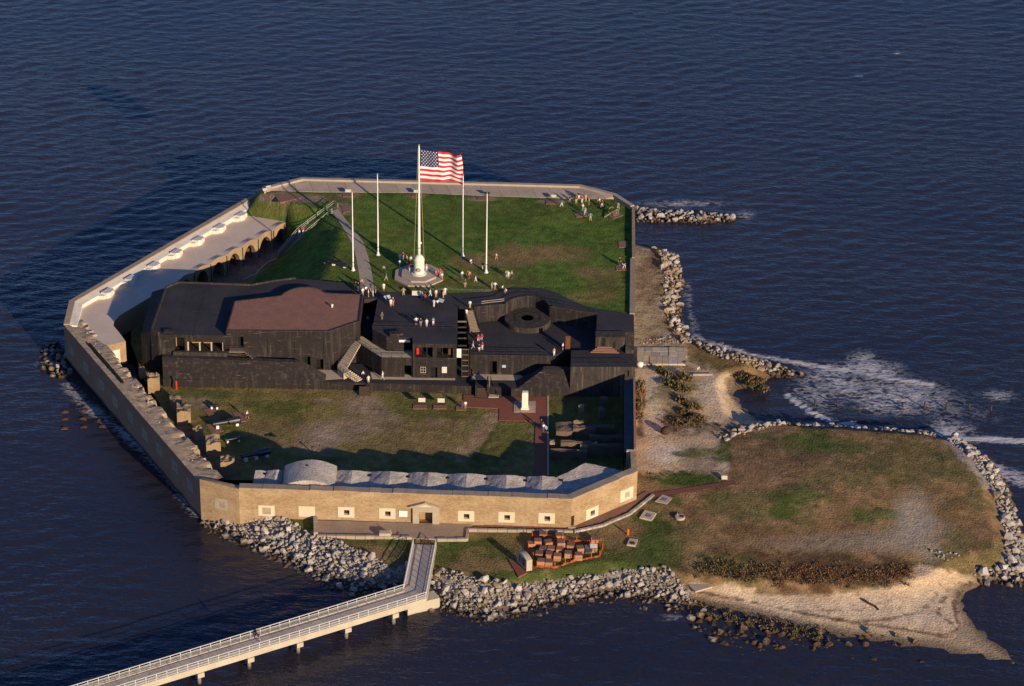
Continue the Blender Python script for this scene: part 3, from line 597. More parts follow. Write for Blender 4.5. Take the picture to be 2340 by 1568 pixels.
# ================================================================== PARADE GROUND AND LAWN
par_poly = [(p.x, p.y) for p in W([(300, 800), (330, 880), (470, 1110), (560, 1112), (1290, 1122), (1446, 1075), (1446, 640), (640, 470), (520, 505), (300, 690)], 1.2)]
def par_z(x, y): return PAR + (fbm(x * .15, y * .15, 3, 2) - .5) * .14
def par_paint(x, y, px, py):
    p = Paint(x, y, px, py, (.21, .165, .06))
    p.noise((.13, .13, .036), .18, .5, .1, .75, 5); p.noise((.215, .145, .07), .25, .55, .1, .6, 15)
    B = (.30, .215, .15)
    p.blob(B, 840, 925, 60, 26, .8); p.blob(B, 870, 965, 55, 34, .6); p.blob(B, 775, 985, 75, 30, .75); p.blob((.36, .27, .2), 745, 1000, 30, 24, .8); p.blob(B, 740, 915, 25, 6, .6)
    p.blob(B, 450, 915, 40, 18, .7); p.blob(B, 720, 1020, 50, 22, .6); p.blob((.2, .135, .065), 960, 1000, 110, 40, .6); p.blob(B, 1000, 965, 20, 10, .5)
    p.blob((.085, .1, .028), 470, 900, 70, 10, .7); p.blob((.095, .105, .03), 990, 930, 110, 22, .6); p.blob((.085, .1, .028), 620, 930, 80, 16, .5); p.blob((.08, .1, .028), 480, 985, 40, 30, .7)
    p.poly((.30, .20, .12), [(1118, 935), (1150, 905), (1155, 950), (1095, 1030), (1060, 1060), (1030, 1050)], .85, soft=8, rough=8)
    p.line((.055, .085, .02), [(1150, 955), (1110, 1015), (1085, 1050)], 6, .8, 4); p.blob((.06, .09, .022), 1100, 1045, 40, 22, .6)
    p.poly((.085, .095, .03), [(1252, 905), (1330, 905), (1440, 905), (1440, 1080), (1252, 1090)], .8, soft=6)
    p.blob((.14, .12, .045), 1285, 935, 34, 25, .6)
    p.poly((.20, .155, .125), [(370, 950), (470, 1000), (560, 1100), (470, 1105), (330, 900)], .5, soft=12, rough=14)
    # brick floor of the arcade court
    p.poly((.23, .165, .13), [(300, 700), (520, 560), (660, 520), (660, 590), (600, 610), (585, 632), (540, 645), (420, 660)], .9, soft=5)
    p.c *= (1 + p.n2 * .8 + p.n1 * .3)[:, None]
    return np.clip(p.c, .004, .9)
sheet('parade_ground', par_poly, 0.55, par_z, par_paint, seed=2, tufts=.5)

xy_ = lambda p: (p[0], p[1])
crest = [(p.x, p.y) for p in W([(600, 436), (655, 462), (742, 482), (782, 515), (772, 575), (752, 612), (735, 645)], LAWN)]
toe_px = [(566, 462, 7.6), (557, 490, 6.9), (656, 508, 6.8), (652, 570, 2.55), (612, 612, 2.55), (585, 636, 2.55), (560, 668, 2.55)]
toe3 = [G(a, b, c) for a, b, c in toe_px]; toe = [(p.x, p.y) for p in toe3]
lawn_front = W([(674, 635), (747, 640), (789, 644), (812, 663), (900, 671), (1028, 674), (1119, 671), (1166, 662), (1224, 661), (1242, 663), (1264, 669), (1303, 687), (1342, 705), (1447, 722)], LAWN)
lawn_far = W([(1444, 471), (1423, 456), (1308, 454), (1085, 447.5), (971, 441.5), (731, 439.5), (640, 436.5), (601, 432.5)], LAWN)
lawn_poly = [(p.x, p.y) for p in lawn_front] + [(p.x, p.y) for p in lawn_far] + toe
crest_x = crest + [xy_(G(733, 730, LAWN))]; toe_x = toe + [xy_(G(556, 760, 2.55))]
slope_poly = [xy_(G(590, 415, LAWN))] + crest_x + toe_x[::-1] + [xy_(G(545, 445, 7.6))]
def lawn_z(x, y):
    base = np.full(len(x), LAWN) + (fbm(x * .1, y * .1, 3, 6) - .5) * .12
    dt = np.full(len(x), 1e9); zt = np.zeros(len(x))
    for i in range(len(toe_x) - 1):
        ax, ay = toe_x[i]; bx, by = toe_x[i + 1]; ex, ey = bx - ax, by - ay
        t = np.clip(((x - ax) * ex + (y - ay) * ey) / (ex * ex + ey * ey), 0, 1); d = np.hypot(x - ax - t * ex, y - ay - t * ey)
        zz = toe3[i].z + (toe3[min(i + 1, len(toe3) - 1)].z - toe3[i].z) * t; zt = np.where(d < dt, zz, zt); dt = np.minimum(dt, d)
    dc = dist_poly(x, y, crest_x, False); t = dt / (dt + dc + 1e-6); t = t * t * (3 - 2 * t) * .5 + t * .5
    s = inpoly(x, y, slope_poly) | (dt < 0.15)
    return np.where(s, zt + (base - zt) * t, base)
def lawn_paint(x, y, px, py):
    p = Paint(x, y, px, py, (.092, .145, .028))
    p.noise((.13, .155, .032), .22, .5, .14, .55, 5); p.noise((.055, .096, .022), .16, .52, .12, .5, 19)
    T = (.23, .155, .07)
    p.blob(T, 1240, 580, 95, 22, .85); p.blob(T, 1180, 565, 40, 10, .6); p.blob(T, 1100, 590, 50, 16, .7); p.blob(T, 1150, 600, 70, 9, .7); p.blob(T, 1060, 600, 40, 12, .6)
    p.blob(T, 1360, 625, 55, 16, .75); p.blob((.14, .125, .04), 1400, 650, 60, 30, .6); p.blob(T, 1350, 680, 60, 14, .5); p.blob((.13, .125, .04), 1100, 640, 120, 20, .6); p.blob((.13, .12, .038), 960, 655, 120, 10, .6)
    p.blob((.15, .13, .04), 640, 478, 60, 18, .7); p.blob((.17, .135, .06), 700, 452, 90, 10, .7); p.blob((.11, .12, .03), 810, 600, 70, 40, .5); p.blob((.12, .12, .03), 900, 530, 60, 16, .4); p.blob((.12, .125, .032), 1140, 480, 160, 14, .35)
    p.line((.3, .235, .19), [(960, 660), (1120, 664)], 3, .5, 2)
    for cx, cy, rx, ry in ((640, 450, 50, 11), (700, 455, 42, 9), (797, 447, 26, 5.5), (950, 448, 26, 5), (1100, 455, 40, 5.5), (1265, 461, 40, 5), (785, 478, 20, 14)): p.blob((.26, .18, .135), cx, cy, rx, ry, .9, .3, .5)
    p.line((.028, .05, .016), [(1428, 500), (1430, 560), (1425, 640), (1432, 690)], 4, .6, 4)
    p.c *= (1 + p.n2 * .9 + p.n1 * .35)[:, None]
    return np.clip(p.c, .004, .9)
sheet('lawn', lawn_poly, 0.5, lawn_z, lawn_paint, seed=3, tufts=.5)

# raised curb along the arcade court
mb = MB(); cu = W([(556, 640), (585, 628), (600, 612), (612, 601), (640, 590), (645, 582)], PAR)
for a, b in zip(cu[:-1], cu[1:]): mb.seg(a, b, 0, .25, PAR, PAR + .14)
mb.build('kerb', 'concrete_pale', kind='structure')

# lawn path: grey concrete ribbon
L1 = W([(757, 483), (772, 503), (790, 530), (806, 560), (814, 590), (820, 625), (824, 661)], LAWN + .03)
R1 = W([(772, 478), (793, 505), (812, 528), (830, 553), (841, 585), (849, 620), (856, 661)], LAWN + .03)
mb = MB(); mb.loft([(p.x, p.y, p.z + .03) for p in L1], [(p.x, p.y, p.z + .03) for p in R1][:])
mb.f = [f[::-1] for f in mb.f]; mb.build('path', 'path_slab', kind='structure')

# ================================================================== FORT: FRONT WALL (gateway side)
fw_px = [(456, 1094), (545.5, 1115.5), (1306, 1141.5), (1457, 1078)]
FA, FB, FC, FD = W(fw_px, WTOP)
xy = lambda p: (p[0], p[1])
def offset_line(pts, d):
    """offset a polyline to its left by d (mitred)"""
    out = []
    for i, p in enumerate(pts):
        p = Vector(xy(p)); ns = []
        if i > 0: e = (p - Vector(xy(pts[i - 1]))).normalized(); ns.append(Vector((-e.y, e.x)))
        if i < len(pts) - 1: e = (Vector(xy(pts[i + 1])) - p).normalized(); ns.append(Vector((-e.y, e.x)))
        n = sum(ns, Vector((0, 0))).normalized(); out.append(p + n * d / max(.4, n.dot(ns[0])))
    return out
inner = offset_line([FA, FB, FC, FD], 1.35)
def embrasure(parent, P0, P1, px, py, w=2.1, h=1.42, hole=(.62, .62), kind='open', mt='cream_render', holex=.1):
    """cream rendered panel with its recessed gun port"""
    u, z = onwall(px, py, P0, P1); e = (Vector(xy(P1)) - Vector(xy(P0))).normalized(); n = Vector((-e.y, e.x))
    q0 = Vector(xy(P0)) + e * (u - w / 2) - n * .05; q1 = Vector(xy(P0)) + e * (u + w / 2) - n * .05
    mb = MB(); bk = MB(); L = w
    op = [] if kind == 'blank' else [(w / 2 - hole[0] / 2 + holex, w / 2 + hole[0] / 2 + holex, z - hole[1] / 2 - .05, z + hole[1] / 2 - .05, .55 if kind == 'open' else .045)]
    wall_face(mb, q0, q1, z - h / 2, z + h / 2, op, back=bk)
    for a, b in ((q0, q0 + n * .06), (q1, q1 + n * .06)): mb.quad((a.x, a.y, z - h / 2), (b.x, b.y, z - h / 2), (b.x, b.y, z + h / 2), (a.x, a.y, z + h / 2))
    t0 = q0 + n * .06; t1 = q1 + n * .06
    mb.quad((q0.x, q0.y, z + h / 2), (q1.x, q1.y, z + h / 2), (t1.x, t1.y, z + h / 2), (t0.x, t0.y, z + h / 2))
    o = mb.build('embrasure', mt, parent)
    if op:
        b2 = bk.build('opening', 'dark' if kind == 'open' else 'stone_grey', o) if False else bk
        b2.v = [(x, y, zz) for x, y, zz in b2.v]; ob = b2.build('opening', 'rubble' if kind == 'shut' else 'wood_dark', parent); 
        ob.parent = o; 
        if kind == 'open':
            c = Vector(((ob.bound_box[0][0] + ob.bound_box[6][0]) / 2, (ob.bound_box[0][1] + ob.bound_box[6][1]) / 2, 0))
            mb2 = MB(); uu = u + holex; cc = Vector(xy(P0)) + e * uu + n * .22
            mb2.box((cc.x, cc.y, z - .36), .07, .07, .62, math.atan2(e.y, e.x)); bar = mb2.build('bar', 'dark_metal', parent); bar.parent = o
    return o, (u - w / 2 + .05, u + w / 2 - .05, z - h / 2 + .05, z + h / 2 - .05, .7)

fw = thing('fort_wall', 'long tan brick fort wall with a pedimented gateway facing the pier', 'wall', ((FB.x + FC.x) / 2, FB.y, 2.4))
ports = [(609, 1167, 'shut', 0), (701, 1169, 'blank', 0), (791, 1170.5, 'open', .08), (885, 1173.5, 'open', .08), (1065, 1179.5, 'open', .08), (1157.5, 1182, 'open', .1), (1249, 1184.5, 'open', .12)]
ops = []
for px, py, k, hx in ports:
    o, hole = embrasure(fw, FB, FC, px, py, w=2.75, h=2.05, hole=(.95, .95) if k == 'open' else (1.4, 1.3), kind=k, holex=hx)
    if k == 'open': ops.append(hole)
gate = rect(972, 1168.5, 1014 - 25, 1196, FB, FC)
gu0, _ = onwall(958, 1180, FB, FC); gu1, _ = onwall(989.5, 1180, FB, FC)
g0, _ = onwall(957.5 + 0, 1190, FB, FC)
gx0 = onwall(1500 / 1.7504 + 513 / 5.083, 1180, FB, FC)[0]; gx1 = onwall(1500 / 1.7504 + 668 / 5.083, 1180, FB, FC)[0]
gtop = onwall(975, (1800 + 710 / 2.904) / 1.7504, FB, FC)[1]; gbot = onwall(975, (1800 + 852 / 2.904) / 1.7504, FB, FC)[1]
ops.append((gx0, gx1, 0.4, gtop, 8.5))
dx0 = onwall(1297, 1180, FB, FC)[0]
back = MB(); body = MB()
wall_face(body, FB, FC, 0.4, WTOP, ops, back=back)
body.quad(*( (p.x, p.y, z) for p, z in ((inner[2], .4), (inner[1], .4), (inner[1], WTOP), (inner[2], WTOP))))
body.quad((FB.x, FB.y, WTOP), (FC.x, FC.y, WTOP), (inner[2].x, inner[2].y, WTOP), (inner[1].x, inner[1].y, WTOP))
body.build('wall', 'brick_tan', fw); [one(back, i, 'passage', 'dark', fw) for i in range(len(back.f))]  # near-black back sheets stand in for the shade deep in the gateway
eF = (Vector(xy(FC)) - Vector(xy(FB))).normalized(); nF = Vector((-eF.y, eF.x)); aF = math.atan2(eF.y, eF.x)
def fpt(u, d): return Vector(xy(FB)) + eF * u + nF * d
def coping(parent, P0, P1, a, b, z, h, step, m='parapet_cap', u0=0.0, u1=None):
    e = (Vector(xy(P1)) - Vector(xy(P0))); L = e.length; e.normalize(); u1 = L if u1 is None else u1
    k = max(1, round((u1 - u0) / step))
    for i in range(k):
        s = u0 + (u1 - u0) * i / k + .012; t = u0 + (u1 - u0) * (i + 1) / k - .012
        mb = MB(); jj = random.uniform(-.03, .03); mb.seg(Vector(xy(P0)) + e * s, Vector(xy(P0)) + e * t, a + jj, b + jj, z, z + h + random.uniform(-.06, .05)); mb.build('coping_stone', m, parent)
coping(fw, FB, FC, -.08, 1.42, WTOP + .003, .16, 2.0)
# gateway surround: jambs, lintel, pediment
gs0 = onwall(1500 / 1.7504 + 440 / 5.083, 1180, FB, FC)[0]; gs1 = onwall(1500 / 1.7504 + 748 / 5.083, 1180, FB, FC)[0]
gh = onwall(975, (1800 + 655 / 2.904) / 1.7504, FB, FC)[1]
for a, b in ((gs0, gx0 - .02), (gx1 + .02, gs1)):
    mb = MB(); mb.seg(fpt(a, 0), fpt(b, 0), -.45, -.003, gbot - .3, gtop); mb.build('gate_jamb', 'gate_stone', fw)
mb = MB(); mb.seg(fpt(gs0, 0), fpt(gs1, 0), -.45, -.003, gtop + .003, gh); mb.build('gate_lintel', 'gate_stone', fw)
mb = MB(); a0, a1, pk = gs0 - .45, gs1 + .1, gh + 1.05; mid = (a0 + a1) / 2
A = [fpt(a0, -.75), fpt(a1, -.75), fpt(a1, -.003), fpt(a0, -.003)]; Mf, Mb = fpt(mid, -.75), fpt(mid, -.003); zb = gh + .003
mb.add([(A[0].x, A[0].y, zb), (A[1].x, A[1].y, zb), (A[2].x, A[2].y, zb), (A[3].x, A[3].y, zb), (A[0].x, A[0].y, zb + .22), (A[1].x, A[1].y, zb + .22), (A[2].x, A[2].y, zb + .22), (A[3].x, A[3].y, zb + .22), (Mf.x, Mf.y, pk), (Mb.x, Mb.y, pk)],
       [(0, 1, 5, 8, 4), (1, 2, 6, 5), (3, 0, 4, 7), (5, 6, 9, 8), (7, 4, 8, 9), (3, 2, 1, 0)])
mb.build('pediment', 'gate_stone', fw)
mb = MB(); mb.add([(*fpt(mid - 1.3, -.78), zb + .32), (*fpt(mid + 1.3, -.78), zb + .32), (*fpt(mid, -.78), zb + .75)], [(0, 1, 2)]); mb.build('pediment_panel', 'cream_render', fw)
# white sign left of the gate
r_ = rect(1500 / 1.7504 + 278 / 5.083, (1800 + 703 / 2.904) / 1.7504, 1500 / 1.7504 + 377 / 5.083, (1800 + 772 / 2.904) / 1.7504, FB, FC)
sg = MB(); sg.seg(fpt(r_[0], 0), fpt(r_[1], 0), -.16, -.06, r_[2], r_[3]); tag(sg.build('sign', 'white_paint'), 'blank bright white sign board on the tan wall left of the gateway', 'sign')
# low trapezoid blocks on the roof just behind the parapet
for xx, w_ in ((845, 100 / 5.08 * 1.3), (893, 40), (940, 40), (996, 40), (1205, 36)): pass

# angled wall pieces at both ends
cl = thing('corner_wall', 'short angled brick wall with ruined top between the front and the seaward wall', 'wall', ((FA.x + FB.x) / 2, FA.y, 1))
o, hole = embrasure(cl, FA, FB, 505, 1152, w=2.4, h=2.1, hole=(1.1, 1.1), kind='shut', mt='stone_grey')
mb = MB(); pts = [FA, FB, inner[1], inner[0]]; mb.prism([xy(p) for p in pts], -.6, [WTOP - .1, WTOP - .25, WTOP - .35, WTOP - .5]); mb.build('wall', 'brick_tan', cl)
cr = thing('corner_wall', 'angled brick wall at the right end of the front with a small doorway', 'wall', ((FC.x + FD.x) / 2, (FC.y + FD.y) / 2, 2.4))
o1, h1 = embrasure(cr, FC, FD, 1353, 1172, w=2.7, h=2.05, hole=(.95, .95), kind='open', holex=.12)
o2, h2 = embrasure(cr, FC, FD, 1432, 1130, w=2.9, h=2.3, hole=(1.0, 1.0), kind='shut')
du0 = onwall(1303, 1190, FC, FD)[0]
dr = (0.02, onwall(1309.5, 1190, FC, FD)[0] + .25, .4, onwall(1303, (1850 + 632 / 2.904) / 1.7504, FC, FD)[1], 1.6)
mb = MB(); bk = MB(); wall_face(mb, FC, FD, .4, WTOP, [h1, dr], back=bk)
mb.quad((FC.x, FC.y, WTOP), (FD.x, FD.y, WTOP), (inner[3].x, inner[3].y, WTOP), (inner[2].x, inner[2].y, WTOP))
mb.quad((inner[3].x, inner[3].y, .4), (inner[2].x, inner[2].y, .4), (inner[2].x, inner[2].y, WTOP), (inner[3].x, inner[3].y, WTOP))
mb.build('wall', 'brick_tan', cr); bk.build('doorway', 'dark', cr); coping(cr, FC, FD, -.08, 1.42, WTOP + .003, .16, 2.0)

# ------------------------------------------------------------------ vaulted casemate roofs behind the front wall
rear_px = [(584, 1074.5, 7.35), (607, 1076.5, 7.0), (632, 1073.5, 7.5), (649, 1077, 7.0)]
rear2_px = [(768, 1075.5, 7.2), (806, 1075, 7.85), (846, 1078.4, 6.9), (892, 1077, 7.85), (933, 1081.4, 6.9), (980, 1079.4, 7.85), (1023, 1083.8, 6.9), (1067, 1082.4, 7.85), (1110.7, 1086.4, 6.9),
            (1158, 1085.4, 7.85), (1201, 1090.3, 6.9), (1239.6, 1087.3, 7.85), (1272, 1091.5, 6.9), (1298, 1079.5, 7.35), (1338, 1058, 7.85), (1380, 1067, 7.3), (1428, 1078, 6.9)]
def vault_roof(name, label, px_list):
    rr = W(px_list, 7); fr = []
    for p in rr:
        best = None
        for a, b in zip(inner[:-1], inner[1:]):
            if p.x < inner[2].x - 3 and a is inner[1] or p.x >= inner[2].x - 3 and a is inner[2]:
                L = (b - a).length; e = (b - a) / L; u = (Vector((p.x, p.y)) - a).dot(e)
                if a is inner[2]: u = max(.4, u)
                best = a + e * min(u, L)
        fr.append(Vector((best.x, best.y, p.z - .55)))
    t = thing(name, label, 'roof', (rr[0].x, rr[0].y, PAR))
    for i in range(len(rr) - 1):          # every slope its own gently bowed slab
        mb = MB(); A0, A1, B0, B1 = fr[i], fr[i + 1], rr[i], rr[i + 1]; n = 5
        for k in range(n):
            s0, s1 = k / n, (k + 1) / n
            bow = lambda s: math.sin(s * math.pi) * .06
            for d in range(6):
                q = []
                for s, w_ in ((s0, d / 6), (s1, d / 6), (s1, (d + 1) / 6), (s0, (d + 1) / 6)):
                    v = A0.lerp(A1, s).lerp(B0.lerp(B1, s), w_); v.z += bow(s) + (float(fbm(v.x * .9, v.y * .9, 3, 77)) - .5) * .28 * min(1, 4 * s * (1 - s) + .35); q.append(v)
                mb.quad(*q)
        mb.build('roof_slope', 'vault_roof', t, smooth=False)
    mb = MB()
    for a, b in zip(rr[:-1], rr[1:]): mb.quad((b.x, b.y, PAR - .1), (a.x, a.y, PAR - .1), (a.x, a.y, a.z), (b.x, b.y, b.z))
    for s in (0, -1): mb.quad((fr[s].x, fr[s].y, PAR), (rr[s].x, rr[s].y, PAR), rr[s], fr[s])
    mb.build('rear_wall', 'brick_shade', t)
    for p, f in list(zip(rr, fr))[1:-1]:
        if p.z < 7.05:
            mb = MB(); q = p.lerp(f, .16); mb.box((q.x, q.y, q.z - .1), .7, .45, .28, random.uniform(-.3, .3)); mb.build('drain', 'dark', t)
    return rr, fr
vault_roof('casemate_roof', 'short pale vaulted roof left of the tall vault', rear_px)
rr2, fr2 = vault_roof('casemate_roof', 'row of pale gabled vault roofs behind the front wall parapet', rear2_px)
# tall barrel vault
bl, br_ = G(651, 1061, 8.2), G(770, 1062, 8.2); fl = Vector((bl.x, inner[1].y - .2, 0)); fr_ = Vector((br_.x, inner[1].y - .4, 0))
tv = thing('barrel_vault', 'tall rounded barrel vault rising above the front wall', 'roof', (bl.x, bl.y, PAR))
n = 18; A = []; B = []
for i in range(n + 1):
    s = i / n; h = 7.9 + 1.25 * math.sin(math.pi * s) ** .9
    A.append((fl.x + (fr_.x - fl.x) * s, fl.y + (fr_.y - fl.y) * s + .6, h - .35)); B.append((bl.x + (br_.x - bl.x) * s, bl.y + (br_.y - bl.y) * s, h))
mb = MB(); mb.loft(A, B); mb.build('vault', 'vault_roof', tv, smooth=True)
mb = MB(); mb.add([(A[0][0], A[0][1], PAR)] + A + [(A[-1][0], A[-1][1], PAR)], [tuple(range(n + 3))]); mb.add([(B[0][0], B[0][1], PAR)] + B + [(B[-1][0], B[-1][1], PAR)], [tuple(range(n + 2, -1, -1))])
mb.quad((A[0][0], A[0][1], PAR), A[0], B[0], (B[0][0], B[0][1], PAR)); mb.quad((B[-1][0], B[-1][1], PAR), B[-1], A[-1], (A[-1][0], A[-1][1], PAR)); mb.build('vault_wall', 'vault_roof', tv)
mb = MB(); q = Vector(A[8]).lerp(Vector(B[8]), .72); mb.box((q.x, q.y, q.z - .04), .4, .3, .12, .4); mb.build('vent', 'dark', tv)
# low wedge blocks standing along the parapet
for i, (xx, w_) in enumerate(((909, 3.2), (1001, 3.4), (1096, 3.6), (1190, 3.8), (1270, 3.2))):
    u = onwall(xx, 1125, FB, FC)[0]; wb = MB(); p0, p1 = fpt(u - w_ / 2, 1.42), fpt(u + w_ / 2, 1.42); q0, q1 = fpt(u - w_ * .25, 2.5), fpt(u + w_ * .25, 2.5)
    wb.add([(*p0, 6.3), (*p1, 6.3), (*q1, 6.3), (*q0, 6.3), (*p0, 7.45), (*p1, 7.45), (*q1, 7.35), (*q0, 7.35)], [(0, 1, 5, 4), (1, 2, 6, 5), (2, 3, 7, 6), (3, 0, 4, 7), (4, 5, 6, 7)])
    tag(wb.build('parapet_block', 'vault_roof'), ['first', 'second', 'third', 'fourth', 'last'][i] + ' low wedge block behind the front parapet, counted from the gateway', 'block', 'wedge blocks behind the parapet')

# ------------------------------------------------------------------ seaward (left) wall with ruined top
LK = G(145.5, 742, 7.4); LA = FA
lw = thing('sea_wall', 'long brick wall dropping into the sea on the left, ruined rubble top', 'wall', ((LK.x + LA.x) / 2, (LK.y + LA.y) / 2, 0))
eL = Vector((LA.x - LK.x, LA.y - LK.y)); LL = eL.length; eL.normalize(); nL = Vector((-eL.y, eL.x))     # left of K->A is towards the parade
mb = MB(); n = 110; m_ = 9; wd = 4.3; V = []
for i in range(n + 1):
    for j in range(m_ + 1):
        s = i / n; t = j / m_; p = Vector(xy(LK)) + eL * (s * LL) + nL * (t * wd)
        z = 7.35 - .1 * s
        nz = float(fbm(p.x * .7, p.y * .7, 3, 41)) - .5
        if t < .3: z += nz * .16
        else: z += -.3 + nz * .6 - (.6 if (t > .85 and nz < .0) else 0)
        V.append((p.x, p.y, z))
mb.add(V, [(i * (m_ + 1) + j, (i + 1) * (m_ + 1) + j, (i + 1) * (m_ + 1) + j + 1, i * (m_ + 1) + j + 1) for i in range(n) for j in range(m_)])
mb.build('wall_top', 'rubble', lw)
mb = MB()
for i in range(n):
    for j in (0, m_):
        a = V[i * (m_ + 1) + j]; b = V[(i + 1) * (m_ + 1) + j]
        q = [(a[0], a[1], -1.0 if j == 0 else PAR - .3), (b[0], b[1], -1.0 if j == 0 else PAR - .3), b, a]; mb.quad(*(q if j == 0 else q[::-1]))
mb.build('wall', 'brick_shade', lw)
for px, py in ((163, 800), (197, 840), (232, 880), (263, 918), (298, 953), (331, 993), (364, 1027), (400, 1066), (434, 1109)):
    embrasure(lw, LK, LA, px, py, w=2.5, h=2.0, hole=(1.1, 1.1), kind='shut', mt='stone_grey', holex=.2)
# dark drainage slot along the outer edge
sl = MB(); s0 = Vector(xy(LK)) + eL * (LL * .14); s1 = Vector(xy(LK)) + eL * (LL * .40); sl.seg(s0, s1, 1.15, 1.75, 7.05, 7.42); sl.build('slot_cover', 'dark', lw)
st = MB(); rs = [convex_rock(900 + i, 12) for i in range(6)]
for i in range(170):
    s, t = random.random() , random.uniform(.42, .86); p = Vector(xy(LK)) + eL * (LL * (.05 + .93 * s)) + nL * (t * wd); k = random.uniform(.2, .62) * (1.7 if random.random() < .06 else 1)
    vv, ff = random.choice(rs); a = random.random() * 6.3; st.add([(p.x + (v.x * math.cos(a) - v.y * math.sin(a)) * k, p.y + (v.x * math.sin(a) + v.y * math.cos(a)) * k, 6.88 + v.z * k) for v in vv], ff)
st.build('rubble', 'rubble', lw, kind='stuff')

# ------------------------------------------------------------------ casemate terrace on the left
K1, K2, K3 = LK, G(158.5, 687.5, 8.0), G(588, 440, 8.2)
tw = thing('outer_wall', 'brick outer wall round the pale terrace with its whitewashed inner side', 'wall', (K2.x, K2.y, 0))
il = offset_line([K3, K2, K1], 1.1)
mb = MB(); poly = [xy(K3), xy(K2), xy(K1)] + [xy(p) for p in il[::-1]]; mb.prism(poly, -1.0, [8.4, 8.1, 7.6, 7.6, 8.1, 8.4]); mb.build('wall', 'parapet_cap', tw)
il2 = offset_line([K3, K2, K1], 2.5)
mb = MB(); mb.prism([xy(il[0]), xy(il[1]), xy(il[2])] + [xy(p) for p in il2[::-1]], CAS - .5, [8.05, 7.85, 7.3, 7.2, 7.55, 7.75]); mb.build('banquette', 'white_wash', tw)
# gun plinths: stepped white blocks against the banquette
e2 = (Vector(xy(il2[1])) - Vector(xy(il2[0]))); L2 = e2.length; e2.normalize(); n2 = Vector((-e2.y, e2.x)); a2 = math.atan2(e2.y, e2.x)
for i, t in enumerate((.045, .165, .285, .405, .525, .645, .765, .885)):
    c = Vector(xy(il2[0])) + e2 * (L2 * t); t_ = thing('gun_plinth', ['whitewashed gun plinth nearest the grass bank', 'second whitewashed gun plinth from the grass bank', 'third whitewashed gun plinth from the grass bank', 'fourth whitewashed gun plinth from the grass bank', 'fifth whitewashed gun plinth from the grass bank', 'sixth whitewashed gun plinth from the grass bank', 'seventh whitewashed gun plinth from the grass bank', 'whitewashed gun plinth at the corner of the terrace'][i], 'plinth', (c.x, c.y, CAS), 'gun plinths along the terrace wall')
    def P(u, d): q = c + e2 * u + n2 * d; return (q.x, q.y)
    mb = MB(); mb.prism([P(-2.1, -.02), P(-1.5, 1.0), P(1.5, 1.0), P(2.1, -.02)][::-1], CAS - .2, CAS + .75); mb.build('lower_block', 'white_wash', t_)
    mb = MB(); mb.prism([P(-1.2, -.02), P(-.85, 1.25), P(.2, 1.55), P(.95, 1.2), P(1.2, -.02)][::-1], CAS - .2, CAS + 1.15); mb.build('upper_block', 'white_wash', t_)
# terrace slab
edge_px = [(300, 705), (342, 680), (372, 662), (405, 642), (462, 612.5)]
arc0, arc1 = G(405, 643, CAS), G(658, 507.5, CAS)
ter_in = W([(216, 796), (287, 780), (270, 757), (256, 741), (272, 722), (300, 705), (342, 680)], CAS)
tt = thing('casemate_terrace', 'pale paved casemate terrace with arched brick front on the left', 'terrace', (ter_in[0].x, ter_in[0].y, PAR))
nb_ = 7; eA = (Vector(xy(arc1)) - Vector(xy(arc0))); LAr = eA.length; eA.normalize(); nA = Vector((-eA.y, eA.x)); edge = []
for b in range(nb_):
    for k in range(6):
        s = (b + k / 6) / nb_; q = Vector(xy(arc0)) + eA * (LAr * s); edge.append((q.x, q.y, CAS))
edge.append((arc1.x, arc1.y, CAS))
far_end = W([(600, 498), (552, 489.5)], CAS)
outer_pts = [il2[0].lerp(il2[1], .02), il2[1], il2[2]]
poly3 = [(p.x, p.y, p.z) for p in ter_in] + edge + [(p.x, p.y, p.z) for p in far_end] + [(p.x, p.y, CAS) for p in outer_pts]
mb = MB(); mb.fill(poly3, CAS); mb.build('terrace_floor', 'terrace_floor', tt)
# ragged broken side of the terrace
mb = MB(); ring = [(p.x, p.y, p.z) for p in ter_in[1:]] + [edge[0]]
for a, b in zip(ring[:-1], ring[1:]): mb.quad((b[0], b[1], PAR - .2), (a[0], a[1], PAR - .2), (a[0], a[1], a[2]), (b[0], b[1], b[2]))
mb.f = [f[::-1] for f in mb.f]; mb.build('broken_side', 'brick_ruin', tt)
